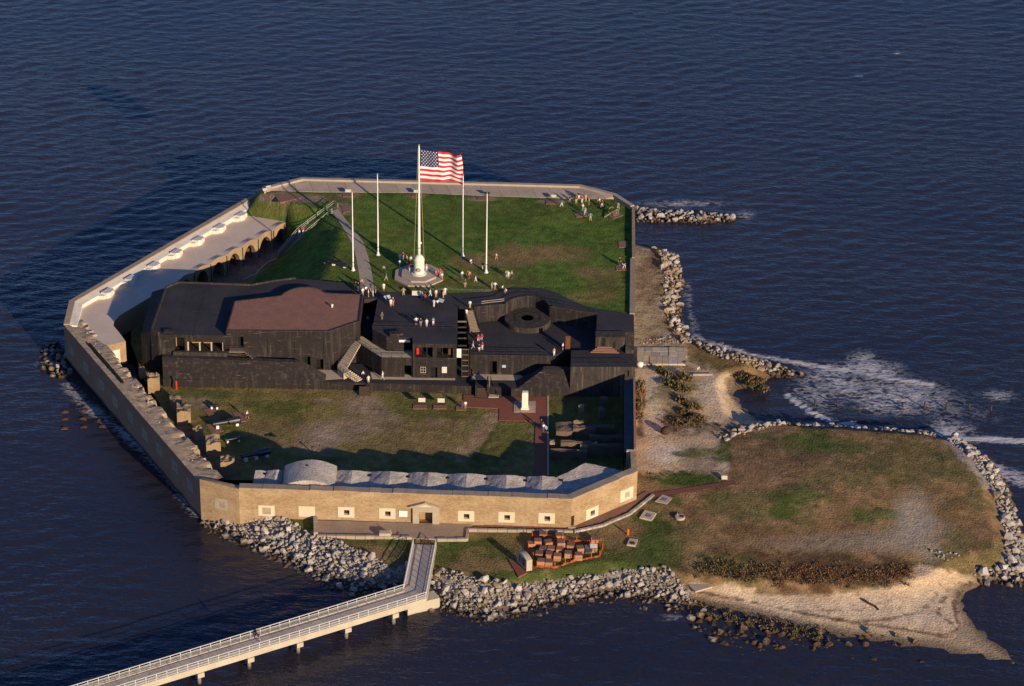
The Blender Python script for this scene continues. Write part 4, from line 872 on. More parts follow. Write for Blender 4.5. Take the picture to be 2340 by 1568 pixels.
# arcade: one part per bay with a real arch
bw = LAr / nb_
for b in range(nb_):
    mb = MB(); N = 10; pw = .62
    def PT(u, z, d=0.0): q = Vector(xy(arc0)) + eA * (b * bw + u) + nA * d; return (q.x, q.y, z)
    arch = [(pw + (bw - 2 * pw) * k / N, 4.2 + 2.0 * math.sin(math.pi * k / N) ** .7) for k in range(N + 1)]
    top = [CAS + .02 + .42 * math.sin(math.pi * (a / bw)) ** 2 for a, _ in arch]
    mb.quad(PT(0, PAR), PT(pw, PAR), PT(pw, CAS), PT(0, CAS)); mb.quad(PT(bw - pw, PAR), PT(bw, PAR), PT(bw, CAS), PT(bw - pw, CAS))
    for k in range(N): mb.quad(PT(*arch[k]), PT(*arch[k + 1]), PT(arch[k + 1][0], top[k + 1]), PT(arch[k][0], top[k]))
    for k in range(N): mb.quad(PT(arch[k][0], top[k]), PT(arch[k + 1][0], top[k + 1]), PT(arch[k + 1][0], CAS + .012, 1.6), PT(arch[k][0], CAS + .012, 1.6))
    for k in range(N): mb.quad(PT(*arch[k], 1.1), PT(*arch[k + 1], 1.1), PT(*arch[k + 1]), PT(*arch[k]))
    for u, s in ((pw, 1), (bw - pw, -1)): mb.quad(PT(u, PAR), PT(u, PAR, 1.1), PT(u, 4.2, 1.1), PT(u, 4.2))
    mb.mi = [1 if 12 <= i < 22 else 0 for i in range(len(mb.f))]; mb.build('arch', ['brick_ruin', 'terrace_floor'], tt)
    mb = MB(); q = PT(0, PAR, 4.2); mb.seg(PT(0, PAR, 0), PT(0.001, PAR, 0), 0, .01, 0, 0) if False else None
    q0 = Vector(xy(arc0)) + eA * (b * bw) + nA * 1.1; mb.seg(q0, q0 + nA * 5.5, -.35, .35, PAR, CAS - .3); mb.build('cross_wall', 'brick_shade', tt)
    mb = MB(); mb.lathe([(.09, 0), (.09, 4.1)], (*(Vector(xy(arc0)) + eA * (b * bw + .15) - nA * .12), PAR), 6); mb.build('drain_pipe', 'dark_metal', tt)
mb = MB(); q0 = Vector(xy(arc0)) + nA * 7.0; q1 = Vector(xy(arc1)) + nA * 7.0; mb.seg(q0, q1, 0, .4, PAR, CAS - .3); mb.build('back_wall', 'brick_shade', tt)
# front face of the terrace with white door bay
D0, D1 = ter_in[0], ter_in[1]
wr = rect(222, 806, 276, 836, D0, D1); L_ = (Vector(xy(D1)) - Vector(xy(D0))).length
du = [onwall(x, 825, D0, D1)[0] for x in (225, 241, 254, 275)]
mb = MB(); bk = MB(); wall_face(mb, D0, D1, PAR - .3, CAS, [(du[1], du[2], PAR, PAR + 2.3, 1.0)], back=bk); mb.build('front_wall', 'brick_ruin', tt); bk.build('doorway', 'dark', tt)
eD = (Vector(xy(D1)) - Vector(xy(D0))).normalized(); o0 = Vector(xy(D0))
for a, b, z0, z1 in ((du[0], du[1], PAR - .1, PAR + 3.0), (du[2], du[3], PAR - .1, PAR + 3.0), (du[1], du[2], PAR + 2.3, PAR + 3.0)):
    mb = MB(); mb.seg(o0 + eD * (a + .004), o0 + eD * (b - .004), -.12, -.004, z0, z1); mb.build('white_panel', 'white_wash', tt)
# ------------------------------------------------------------------ far wall, path slabs, right wall
fo = W([(598, 428.5), (689.5, 405), (1327, 421.5), (1408, 442), (1449.5, 468.5)], 11.9)
far = thing('far_wall', 'low pale parapet wall along the far edge of the lawn', 'wall', (fo[2].x, fo[2].y, 0))
fi = offset_line(fo, -.9)
mb = MB(); kk = il[0]; mb.prism([xy(K3), xy(kk), xy(fi[0]), xy(fo[0])], -1.0, [8.4, 8.4, 11.9, 11.9]); mb.build('ramp_wall', 'parapet_cap', far)
mb = MB()
for i in range(4): mb.prism([xy(fo[i]), xy(fi[i]), xy(fi[i + 1]), xy(fo[i + 1])], -1.0, 11.9)
mb.build('wall', 'stone_grey', far)
fo2 = offset_line(fo, -1.0)
nearl = [Vector(xy(p)) for p in lawn_far[::-1]]
def along(poly, t):
    Ls = [(poly[i + 1] - poly[i]).length for i in range(len(poly) - 1)]; T = sum(Ls) * t
    for i, l in enumerate(Ls):
        if T <= l: return poly[i].lerp(poly[i + 1], T / l)
        T -= l
    return poly[-1]
outl = [Vector(xy(p)) for p in fo2[:4]]; k = 21
pv = thing('terreplein_paving', 'grey concrete walk of large slabs below the far parapet', 'pavement', (fo[2].x, fo[2].y, LAWN))
for i in range(k):
    a, b, c, d = along(nearl[:7], i / k), along(nearl[:7], (i + .985) / k), along(outl, (i + .985) / k), along(outl, i / k)
    mb = MB(); mb.prism([a, b, c, d], [LAWN - .3] * 4, [LAWN + .07, LAWN + .07, LAWN + .4, LAWN + .4]); mb.build('slab', 'path_slab', pv)
mb = MB(); q = [Vector(xy(p)) for p in lawn_far]; mb.prism([xy(fo2[4]), xy(fo2[3]), xy(along(outl, 1)), xy(nearl[6]), xy(nearl[7])], LAWN - .4, LAWN + .045); mb.build('slab', 'path_slab', pv)
W0, W1, W2 = G(1451, 468.5, 11.7), G(1451.6, 589, 11.6), G(1450.5, 716, 11.45)
rw = thing('right_wall', 'straight brick wall bounding the lawn on the right above the apron', 'wall', (W1.x, W1.y, 0))
mb = MB(); mb.seg(W1, W0, 0, .62, -1, 11.7); mb.build('wall', 'brick_ruin', rw)
mb = MB(); mb.seg(W2, W1, 0, .95, -1, 11.5); mb.build('lower_wall', 'parapet_cap', rw)

# ================================================================== BLACK CONCRETE BATTERY
BL = 11.1
FL0, FL1 = G(361.4, 766.1, BL), G(514.5, 767.0, BL)
BW = W([(516, 757), (752.7, 758.4), (822, 735), (830, 673.6), (765, 671.7), (745, 669.8), (738, 664), (727, 659.5), (704, 656.5), (680, 658), (660, 664), (648, 671), (640.8, 676.8), (535.5, 689.4)], BROWN)
FL1 = Vector((BW[0].x, BW[0].y, BL)); FL0 = Vector((FL0.x, FL1.y + .05, BL))
back_roof = W([(812, 664), (789, 646), (747, 642), (674, 636.5), (627, 642.5), (574, 652), (407, 646), (378, 658), (344, 757.3)], BL)
lb = thing('gun_battery', 'left block of the black concrete battery with a reddish gravel roof', 'building', (BW[0].x, BW[0].y, PAR))
# black lower roof behind and left of the brown block
poly = [xy(FL0), xy(BW[0]), xy(BW[13]), xy(BW[12]), xy(BW[11]), xy(BW[10]), xy(BW[9]), xy(BW[8]), xy(BW[7]), xy(BW[6]), xy(BW[5]), xy(BW[4]), xy(BW[3])] + [xy(p) for p in back_roof]
log = rect(428, 782, 511, 803, FL0, FL1); slot = rect(398, 771.5, 422, 806, FL0, FL1)
mb = MB(); mb.prism(poly, PAR - .2, BL, skip=(0,), cap=False); bk = MB()
wall_face(mb, FL0, FL1, TER - 1, BL, [(log[0], log[1], log[2], log[3], 3.2), (slot[0], slot[1], slot[2], slot[3], 2.5)], back=bk)
mb.build('wall', 'black_wall', lb); [one(bk, i, 'loggia_back', 'loggia_back', lb) for i in range(len(bk.f))]
mb = MB(); mb.fill(poly, BL); mb.build('black_roof', 'black_roof', lb)
eB = (Vector(xy(FL1)) - Vector(xy(FL0))).normalized(); nB = Vector((-eB.y, eB.x))
for i in range(4):
    u = log[0] + .12 + (log[1] - log[0] - .24) * i / 3; q = Vector(xy(FL0)) + eB * u + nB * .35; mb = MB(); mb.box((q.x, q.y, log[2]), .24, .3, log[3] - log[2]); mb.build('column', 'concrete_pale', lb)
q0 = Vector(xy(FL0)) + eB * (log[0] - 2.6); q1 = Vector(xy(FL0)) + eB * (log[1] + .6)
mb = MB(); mb.seg(q0, q1, -.55, -.003, log[2] - 1.3, log[2] + .05); mb.build('balcony_wall', 'black_wall_worn', lb)
# lips round the roof
mb = MB(); ring = [xy(p) for p in back_roof]
for a, b in zip(ring[3:-1], ring[4:]): mb.seg(a, b, 0, .28, BL + .004, BL + .32)
mb.seg(xy(back_roof[-1]), xy(FL0), 0, .28, BL + .004, BL + .32)
mb.build('roof_lip', 'black_wall_worn', lb)
for pts in ([(430, 660), (412, 740)], [(470, 663), (440, 768)], [(575, 656), (568, 682)], [(440, 712), (505, 714)]):
    q = W(pts, BL); mb = MB(); mb.seg(q[0], q[1], -.06, .06, BL + .003, BL + .03); mb.build('roof_seam', 'black_wall_worn', lb)
q = G(545, 775, BL); mb = MB(); c = Vector(xy(FL0)) + eB * (slot[0] - 1.0) + nB * 1.0; mb.box((c.x, c.y, BL + .004), 1.8, 1.1, .35); mb.build('hatch', 'black_wall', lb)
# sloping left flank
sk = W([(347.7, 667), (322, 765)], 9.2); mb = MB(); t0, t1 = back_roof[-2], back_roof[-1]
mb.quad(t1, t0, sk[0], sk[1]); mb.f = [f[::-1] for f in mb.f]; mb.quad((sk[0].x, sk[0].y, PAR - .3), (sk[1].x, sk[1].y, PAR - .3), sk[1], sk[0]); q = FL0
mb.add([(sk[1].x, sk[1].y, PAR - .3), (FL0.x, FL0.y - .02, PAR - .3), (FL0.x, FL0.y - .02, BL - .02), (t1.x, t1.y, BL), sk[1]], [(0, 1, 2, 3, 4)]); mb.quad((sk[0].x, sk[0].y, PAR), sk[0], t0, (t0.x, t0.y, PAR)); mb.build('flank', 'black_wall', lb)
# brown-roofed block
bp = [xy(p) for p in BW]; B0, B1 = BW[0], BW[1]
dops = [rect(693.5, 815, 709.5, 841, B0, B1), rect(722.5, 821, 739, 844, B0, B1), rect(544, 770, 556.5, 795, B0, B1)]
mb = MB(); mb.prism(bp, PAR, BROWN, skip=(0,), cap=False); bk = MB(); wall_face(mb, B0, B1, TER - 1, BROWN, [(*d, .9) for d in dops], back=bk); mb.build('tall_wall', 'black_wall', lb); [one(bk, i, 'doorway', 'dark', lb) for i in range(len(bk.f))]
mb = MB(); mb.fill(bp, BROWN); mb.build('gravel_roof', 'gravel_roof', lb)
mb = MB()
for a, b in zip(bp, bp[1:] + bp[:1]): mb.seg(a, b, 0, .22, BROWN + .004, BROWN + .16)
mb.build('roof_edge', 'black_wall_worn', lb)
q = G(759, 702, BROWN); mb = MB(); mb.lathe([(.16, 0), (.16, .35), (.26, .4), (.2, .6)], q, 8); mb.build('roof_vent', 'white_paint', lb)
for x_ in (610, 673, 739): # expansion joints as thin raised fillets
    u0, _ = onwall(x_, 790, B0, B1); e = (Vector(xy(B1)) - Vector(xy(B0))).normalized(); q = Vector(xy(B0)) + e * u0; mb = MB(); mb.seg(q, q + e * .1, -.05, -.003, TER + 3.5, BROWN - 1.6); mb.build('joint', 'dark', lb)
# small outside flight from the loggia door down to the corridor
u0, _ = onwall(545, 790, B0, B1); e = (Vector(xy(B1)) - Vector(xy(B0))).normalized(); q = Vector(xy(B0)) + e * u0; nn = Vector((-e.y, e.x))
zd = dops[2][2]; mb = MB(); p0 = q - nn * 1.5; mb.prism([p0 - e * 1.6, p0 + e * 1.3, q + e * 1.3 - nn * .003, q - e * 1.6 - nn * .003], zd - .2, zd, bottom=True); mb.build('landing', 'wood_grey', lb)
for i in range(9):
    a = q + e * (1.3 + i * .36); mb = MB(); mb.prism([a - nn * 1.5, a + e * .34 - nn * 1.5, a + e * .34 - nn * .01, a - nn * .01], zd - .2 - (i + 1) * .3, zd - (i + 1) * .3 - .12, bottom=True); mb.build('step', 'wood_grey', lb)
railing(lb, [(*(q - e * 1.6 - nn * 1.5), zd), (*(q + e * 1.3 - nn * 1.5), zd), (*(q + e * 4.5 - nn * 1.5), zd - 2.7)], .95)

# front retaining wall with ledge
PF = [G(373, 884, PAR), G(742, 890, PAR), G(1082, 900.5, PAR), G(1180, 906, PAR), G(1452, 907, PAR)]
rt = thing('retaining_wall', 'low black concrete retaining wall between the battery and the parade grass', 'wall', (PF[2].x, PF[2].y, PAR))
pl = PF + [Vector((PF[4].x, BW[0].y + 3, 0)), Vector((FL0.x, BW[0].y + 3, 0))]
mb = MB()
for a, b in zip(PF[:-1], PF[1:]): mb.quad((a.x, a.y, PAR - .3), (b.x, b.y, PAR - .3), (b.x, b.y, TER), (a.x, a.y, TER))
a, b = PF[0], pl[-1]; mb.quad((b.x, b.y, PAR - .3), (a.x, a.y, PAR - .3), (a.x, a.y, TER), (b.x, b.y, TER))
mb.build('wall', 'black_wall', rt)
mb = MB(); mb.fill(pl, TER); mb.build('ledge', 'black_roof', rt)
# pale concrete aprons in front of the doors
for pts in ([(705, 845), (768, 846), (790, 865), (742, 868)], [(846, 850), (1040, 864.5), (1040, 868.5), (850, 866)], [(1083, 855), (1190, 857), (1205, 869), (1075, 868)]):
    q = W(pts, TER + .02); mb = MB(); mb.prism([xy(p) for p in q][::-1], TER - .05, TER + .03); mb.build('apron', 'concrete_pale', rt)
def slope_block(name, label, b0, b1, t0, t1, depth):
    t = thing(name, label, 'parapet', (b0.x, b0.y, TER)); mb = MB(); u = Vector((0, depth, 0))
    h0, h1 = t0 + u, t1 + u; g0, g1 = Vector((h0.x, h0.y, TER)), Vector((h1.x, h1.y, TER)); c0 = Vector((b0.x, h0.y, TER)); c1 = Vector((b1.x, h1.y, TER))
    mb.quad(b0, b1, t1, t0); mb.build('slope', 'black_wall', t)
    mb = MB(); mb.quad(t0, t1, h1, h0); mb.add([b1, c1, h1, t1], [(0, 1, 2, 3)]); mb.add([c0, b0, t0, h0], [(0, 1, 2, 3)]); mb.quad(c1, c0, h0, h1); mb.build('top', 'black_wall_worn', t)
slope_block('sloped_parapet', 'long black sloping concrete parapet in front of the gravel-roofed block', G(373, 865, TER), G(744, 873, TER), G(370.5, 817, 7.1), G(684, 828, 7.1), 1.0)
slope_block('sloped_parapet', 'shorter black sloping concrete parapet near the right end of the battery', G(1182, 888, TER), G(1303, 889, TER), G(1242, 843.5, 7.1), G(1303, 845.5, 7.1), 1.2)

# central block with flat deck
cb_px = [(850.8, 752), (883, 769.5), (942.5, 770.5), (943.3, 785), (1043.6, 786.5), (1046, 700)]
wall_top = [(1083.4, 703.5), (1154, 696.5), (1166, 687.6), (1182, 681.7), (1199.3, 678.8), (1212, 678.6), (1225, 680), (1235, 683), (1244.5, 687.7), (1254.3, 697.5), (1256, 701), (1364.3, 718.5)]
mass = [(1362, 770), (1428, 771), (1429, 760), (1449, 757)]
dk_back = [(1449, 719), (1342, 702), (1303, 684), (1264, 666), (1242, 659.5), (1224, 658), (1166, 659), (1119, 668), (1028, 671), (900, 668), (866, 668), (864, 680)]
cbp = [xy(p) for p in W(cb_px + wall_top + mass + dk_back, DECK)]
cb = thing('gun_battery', 'central black concrete block with a flat deck and a two-storey front', 'building', (cbp[3][0], cbp[3][1], TER))
P2, P3, P4, P5 = [Vector((*cbp[i], 0)) for i in (2, 3, 4, 5)]
up1 = rect(948.2, 794, 988.6, 817, P3, P4); up2 = rect(998.4, 795, 1034.8, 818, P3, P4); w1 = rect(961, 838.5, 973, 852, P3, P4); w2 = rect(1010, 838.5, 1021, 852, P3, P4); d1 = rect(983.6, 839.5, 999.4, 863, P3, P4)
mb = MB(); mb.prism(cbp, PAR, DECK, skip=(1, 3), cap=False); bk = MB(); wb = MB()
wall_face(mb, P3, P4, TER - 1, DECK, [(*up1, 2.6), (*up2, 2.6), (*d1, .5)], back=bk)
P1_ = Vector((*cbp[1], 0)); ud = rect(923, 777.5, 941, 806, P1_, P2); wall_face(mb, P1_, P2, TER - 1, DECK, [(*ud, 1.2)], back=bk)
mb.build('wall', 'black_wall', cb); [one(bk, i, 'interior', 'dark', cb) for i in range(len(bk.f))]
eC = (P4 - P3).normalized(); nC = Vector((-eC.y, eC.x, 0))
for w_, m_ in ((w1, 'glass_dark'), (w2, 'white_paint')):
    mb = MB(); mb.seg(P3 + eC * w_[0], P3 + eC * w_[1], -.06, -.003, w_[2], w_[3]); o = mb.build('window', 'white_paint' if m_ == 'white_paint' else 'concrete_pale', cb)
    for i in range(2):
        for j in range(2):
            s0 = w_[0] + .1 + (w_[1] - w_[0] - .1) * i / 2; s1 = w_[0] + (w_[1] - w_[0] - .1) * (i + 1) / 2 + .02; z0 = w_[2] + .1 + (w_[3] - w_[2] - .1) * j / 2; z1 = w_[2] + (w_[3] - w_[2] - .1) * (j + 1) / 2 + .02
            mb = MB(); mb.seg(P3 + eC * s0, P3 + eC * s1, -.075, -.063, z0, z1); p = mb.build('pane', m_ if m_ == 'glass_dark' else 'sign_face', cb); p.parent = o
for u_ in (up1, up2):
    for k in range(1, 3):
        q = P3 + eC * (u_[0] + (u_[1] - u_[0]) * k / 3) + nC * .9; mb = MB(); mb.box((q.x, q.y, u_[2]), .12, .1, u_[3] - u_[2]); mb.build('mullion', 'dark_metal', cb)
for uu, m_ in ((up1[0] + .5, 'red_paint'), (up2[1] - .6, 'rust')):
    q = P3 + eC * uu + nC * .6; mb = MB(); mb.box((q.x, q.y, up1[2] + .3), .45, .06, 1.3); mb.build('banner', m_, cb)
mb = MB(); mb.fill(cbp, DECK); mb.build('deck', 'black_roof', cb)
# curb at the head of the front roof
q = W([(851, 752), (1043, 755)], DECK); railing(cb, q, .95, 2.4)
# worn strip along the top of the gun-pit wall
mb = MB(); ring = [xy(p) for p in W(wall_top, DECK)]
for a, b in zip(ring[:-1], ring[1:]): mb.seg(a, b, .005, .55, DECK + .003, DECK + .12)
mb.build('pit_wall_cap', 'black_wall_worn', cb)
railing(cb, [(p.x, p.y, DECK) for p in W([(1083, 701), (1154, 693), (1166, 684), (1200, 675), (1226, 677), (1246, 685), (1258, 697), (1362, 715)], DECK)], 1.0, 2.6)
q = W([(1100, 700), (1152, 694)], DECK); mb = MB(); mb.tube([q[0] + Vector((0, 0, 1.0)), q[1] + Vector((0, 0, 1.0))], .05, 4); mb.tube([q[0] + Vector((0, 0, .6)), q[1] + Vector((0, 0, .6))], .05, 4); mb.build('bright_rail', 'concrete_pale', cb)
# walkway with lower room in front-left of the central block
WK = 8.2
wk = [Vector(xy(p)) for p in W([(810.5, 778), (871.5, 816.5), (941.5, 817), (941.4, 800), (881.3, 798), (826.3, 768)], WK)]
mb = MB(); mb.prism(wk, TER - .1, WK, skip=(1,), cap=False); bk = MB(); g_ = rect(924, 835.5, 940.8, 863, wk[1], wk[2]); wall_face(mb, wk[1], wk[2], TER - .5, WK, [(*g_, 2.4)], back=bk); mb.build('walkway_wall', 'black_wall', cb); bk.build('garage', 'dark', cb)
mb = MB(); mb.fill(wk, WK); mb.build('walkway', 'concrete_pale', cb)
railing(cb, [(*wk[0], WK), (*wk[1], WK), (*wk[2], WK)], 1.0, 1.6)
r_ = rect(912, 776.5, 937, 781.5, P1_, P2); e = (P2 - P1_).normalized(); sg = MB(); sg.seg(P1_ + e * r_[0], P1_ + e * r_[1], -.14, -.06, r_[2], r_[3]); tag(sg.build('sign', 'white_paint'), 'narrow white sign board over the walkway door of the central block', 'sign')
q = P1_ + e * .8 - Vector((0, .9, 0)); mb = MB(); mb.box((q.x + .9, q.y + 1.6, DECK + .003), 2.4, 1.3, .55, .2); mb.build('hood', 'black_wall', cb)
# flights between parade, terrace and walkway
s1 = thing('staircase', 'upper flight of dark steps beside the gravel-roofed block', 'stairs', tuple(G(790, 843, TER)))
stairs(s1, G(773, 833, 5.5), G(792, 843, 5.5), G(811, 778, WK), G(824, 787, WK), 13, 'concrete_pale')
railing(s1, [G(773, 833, 5.5), G(811, 777, WK)], 1.0, 1.6)
mb = MB(); mb.prism([xy(p) for p in W([(771, 840), (785, 852), (800, 846), (792, 841), (772, 832)], 5.5)], TER, 5.5); mb.build('landing', 'concrete_pale', s1)
s2 = thing('staircase', 'lower flight of steps with dark railing dropping to the terrace', 'stairs', tuple(G(820, 866, TER)))
stairs(s2, G(816, 873, TER), G(829, 867, TER), G(785, 852, 5.5), G(798, 846, 5.5), 7, 'concrete_pale')
railing(s2, [G(771, 842, 5.5), G(785, 853, 5.5), G(816, 874, TER)], 1.0, 1.2); railing(s2, [G(800, 846, 5.5), G(830, 866, TER)], 1.0, 1.2)
s3 = thing('staircase', 'short dark wooden steps from the parade grass up to the terrace', 'stairs', tuple(G(833, 905, PAR)))
stairs(s3, G(820.5, 905.5, PAR), G(846, 906, PAR), G(821, 883, TER + .01), G(846, 883.6, TER + .01), 6, 'wood_dark', base=PAR - .1)
railing(s3, [G(847.5, 906, PAR), G(847.5, 883, TER), G(848, 872, TER)], 1.0, 1.5)
q = [xy(p) for p in W([(820, 776), (853, 760), (868, 690), (833, 686)], 7.5)]; mb = MB(); mb.prism(q, PAR, 7.5); mb.build('trench_floor', 'black_roof', cb)
q = [xy(p) for p in W([(832, 684), (867, 682), (868, 664), (811, 662), (829, 674)], DECK)]; mb = MB(); mb.prism(q, 10.4, DECK - .03, bottom=True); mb.build('trench_bridge', 'black_roof', cb)
# gun platform block
gp_px = [(1073.6, 812), (1254.6, 815), (1304, 799), (1357, 800), (1366, 752)]
gpp = [xy(p) for p in W(gp_px, GUN)] + [xy(p) for p in W([(1364, 716), (1256, 698), (1212, 675), (1160, 688), (1084, 700), (1066, 706)], DECK)]
gb = thing('gun_battery', 'right block of the black battery holding the round gun platform', 'building', (gpp[0][0], gpp[0][1], TER))
g0, g1 = Vector((*gpp[0], 0)), Vector((*gpp[1], 0)); gd = rect(1118.8, 825.5, 1135.6, 855, g0, g1)
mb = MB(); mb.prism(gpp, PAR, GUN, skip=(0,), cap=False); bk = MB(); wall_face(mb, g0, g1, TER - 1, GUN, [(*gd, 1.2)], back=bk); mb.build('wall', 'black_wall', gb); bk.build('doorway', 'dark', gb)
mb = MB(); mb.fill(gpp, GUN); mb.build('floor', 'black_roof', gb)
c = G(1205.4, 727, GUN + 1.0); c.z = GUN
mb = MB(); mb.lathe([(4.35, 0), (4.3, 1.0), (4.25, 1.04), (1.15, 1.06), (1.1, .75), (.5, .72)], c, 40); mb.build('gun_platform', 'black_wall_worn', gb)
mb = MB(); mb.lathe([(2.6, 1.05), (2.55, 1.09), (2.3, 1.09), (2.25, 1.05)], c, 40); mb.build('bolt_ring', 'black_wall', gb)
mb = MB(); q = W([(1073.6, 812), (1205, 814.5), (1254, 815)], GUN); mb.seg(q[0], q[2], .0, .3, GUN + .003, GUN + .1); mb.build('front_kerb', 'black_wall_worn', gb)
railing(gb, [(p.x, p.y, GUN) for p in W([(1076, 811), (1205, 813.5), (1250, 813)], GUN)], 1.0, 2.2)
s4 = thing('staircase', 'dark steps from the deck down to the gun platform floor', 'stairs', tuple(G(1085, 758, GUN)))
stairs(s4, G(1074, 760, GUN), G(1096, 758, GUN), G(1061.5, 711, DECK), G(1081, 708, DECK), 15, 'wood_grey', base=GUN)
railing(s4, [G(1073, 760, GUN), G(1060.5, 711, DECK)], 1.0, 1.5, .06); railing(s4, [G(1097, 758, GUN), G(1082, 708, DECK)], 1.0, 1.5, .06)
for i, yy in enumerate((733, 746, 758, 771, 788)):
    a, b = G(1046, yy, DECK), G(1066, yy, DECK); mb = MB(); mb.seg(a, b, -.1, .1, DECK - .3, DECK - .05); mb.build('strut', 'wood_grey' if i in (0, ) else 'black_wall_worn', cb)
f0, f1 = G(1055, 862, TER), G(1070, 862, TER)
for i in range(6):
    mb = MB(); mb.seg(f0, f1, -.06, .06, TER + .1 + i * 1.12, TER + .22 + i * 1.12); mb.build('bar', 'wood_grey', gb)
for p in (f0, f1): mb = MB(); mb.box(p, .12, .12, 5.9); mb.build('post', 'wood_dark', gb)
mb = MB(); mb.seg(f0, f1, .2, .3, TER, TER + 5.8); mb.build('shaft_back', 'dark', gb)
for nm, lab, x0, y0, x1, y1, mt_ in (('sign', 'small blue and white sign on the wall right of the dark doorway', 1147.4, 834, 1156, 840, 'sign_blue'),):
    r_ = rect(x0, y0, x1, y1, g0, g1); e = (g1 - g0).normalized(); sg = MB(); sg.seg(g0 + e * r_[0], g0 + e * r_[1], -.08, -.02, r_[2], r_[3]); tag(sg.build(nm, mt_), lab, 'sign')
sg = MB(); a, b = P4 + eC * .03, P4 + eC * .85; z_ = onwall(1046, 807, P3, P4)[1]; sg.seg(a, b, -.05, .03, z_ - .9, z_ + .9); tag(sg.build('sign', 'white_paint'), 'upright white sign fixed at the corner of the two-storey front', 'sign')
# right end block, lower terrace
RB = [xy(p) for p in W([(1304, 838.5), (1450.5, 838.5)], RTER)] + [xy(G(1449.5, 757, DECK)), xy(G(1361, 770, DECK))] + [xy(G(1357, 800, RTER)), xy(G(1305, 801, RTER))]
rb = thing('gun_battery', 'weathered right end block of the black battery above the officers quarters ruins', 'building', (RB[0][0], RB[0][1], TER))
r0_, r1_ = Vector((*RB[0], 0)), Vector((*RB[1], 0)); wn_ = rect(1424, 869, 1431, 876, r0_, r1_); wn2 = rect(1434, 847, 1437, 861, r0_, r1_)
mb = MB(); mb.prism(RB, PAR, RTER, skip=(0,), cap=False); bk = MB(); wall_face(mb, r0_, r1_, PAR, RTER, [(*wn_, .8), (*wn2, .5)], back=bk); mb.build('wall', 'black_wall_worn', rb); [one(bk, i, 'window', 'dark', rb) for i in range(len(bk.f))]
mb = MB(); mb.fill(RB, RTER); mb.build('terrace', 'black_roof', rb)
mp = [xy(p) for p in W([(1361, 770.5), (1428, 771.5)], DECK)]; m0, m1 = Vector((*mp[0], 0)), Vector((*mp[1], 0)); dd = rect(1374.5, 772, 1383, 797, m0, m1); d2 = rect(1400, 782, 1405.5, 796, m0, m1)
mb = MB(); bk = MB(); m0 -= Vector((0, .06, 0)); m1 -= Vector((0, .06, 0)); wall_face(mb, m0, m1, RTER, DECK + .25, [(*dd, .055), (*d2, .055)], back=bk); mb.seg(m0, m1, .0, 2.0, DECK + .02, DECK + .26); mb.build('blockhouse', 'black_wall_worn', rb); [one(bk, i, 'doorway', 'dark', rb) for i in range(len(bk.f))]
q = G(1382, 806, RTER)
for i in range(4): mb = MB(); mb.box((q.x, q.y + .35 * i, RTER + .003), 5.2 - .8 * i, .34, .17 * (i + 1)); mb.build('step', 'brick_pad', rb)
rl = [xy(G(1429, 756, DECK)), xy(G(1449.7, 756, DECK))]; y1_ = r0_.y + 5.5
mb = MB(); mb.add([(rl[0][0], rl[0][1], DECK), (rl[1][0], rl[1][1], DECK), (r1_.x - .02, y1_, 9.4), (rl[0][0], y1_, 9.4), (rl[0][0], y1_, RTER), (r1_.x - .02, y1_, RTER), (rl[0][0], rl[0][1], RTER), (rl[1][0], rl[1][1], RTER)], [(3, 2, 1, 0), (4, 5, 2, 3), (6, 4, 3, 0), (5, 7, 1, 2)]); mb.build('outer_batter', 'black_wall_worn', rb)
railing(rb, [(p.x, p.y, RTER) for p in W([(1310, 837), (1448, 837)], RTER)], 1.0, 2.4); railing(rb, [(p.x, p.y, RTER) for p in W([(1430, 803), (1449, 806)], RTER)], 1.1, 1.0)
q = G(1297, 800, GUN); mb = MB(); mb.box(q, .9, .25, 2.9, .1); mb.build('rusty_panel', 'rust', rb)
# short flight between gun floor and terrace passage
s5 = thing('staircase', 'narrow dark ramp of steps at the right front corner of the gun floor', 'stairs', tuple(G(1262, 838, TER)))
stairs(s5, G(1253, 838, 6.0), G(1270, 838.5, 6.0), G(1254, 813, GUN), G(1270, 812, GUN), 8, 'black_roof', base=TER)
# dark timber stair box cut into the retaining wall
s6 = thing('staircase', 'dark timber steps with a tall post at the brick plaza', 'stairs', tuple(G(1110, 908, PAR)))
stairs(s6, G(1090, 907, PAR), G(1112, 908, PAR), G(1090, 886, TER), G(1112, 886.5, TER), 6, 'wood_dark', base=PAR - .1)
for x_, h in ((1088, 2.4), (1114, 2.6)): mb = MB(); mb.box(G(x_, 898, PAR), .25, 3.0, h); mb.build('side_wall', 'black_wall', s6)
mb = MB(); mb.box(G(1118, 902, PAR), .16, .16, 4.2); mb.build('post', 'wood_grey', s6)
railing(s6, [G(1118, 890, PAR) + Vector((0, 0, 2.2)), G(1136, 906, PAR)], .9, 1.6, .06)
mb = MB(); mb.prism([xy(p) for p in W([(1116, 909), (1140, 909), (1140, 902), (1118, 902)], PAR)], PAR - .1, PAR + .12); mb.build('sill', 'concrete_pale', s6)

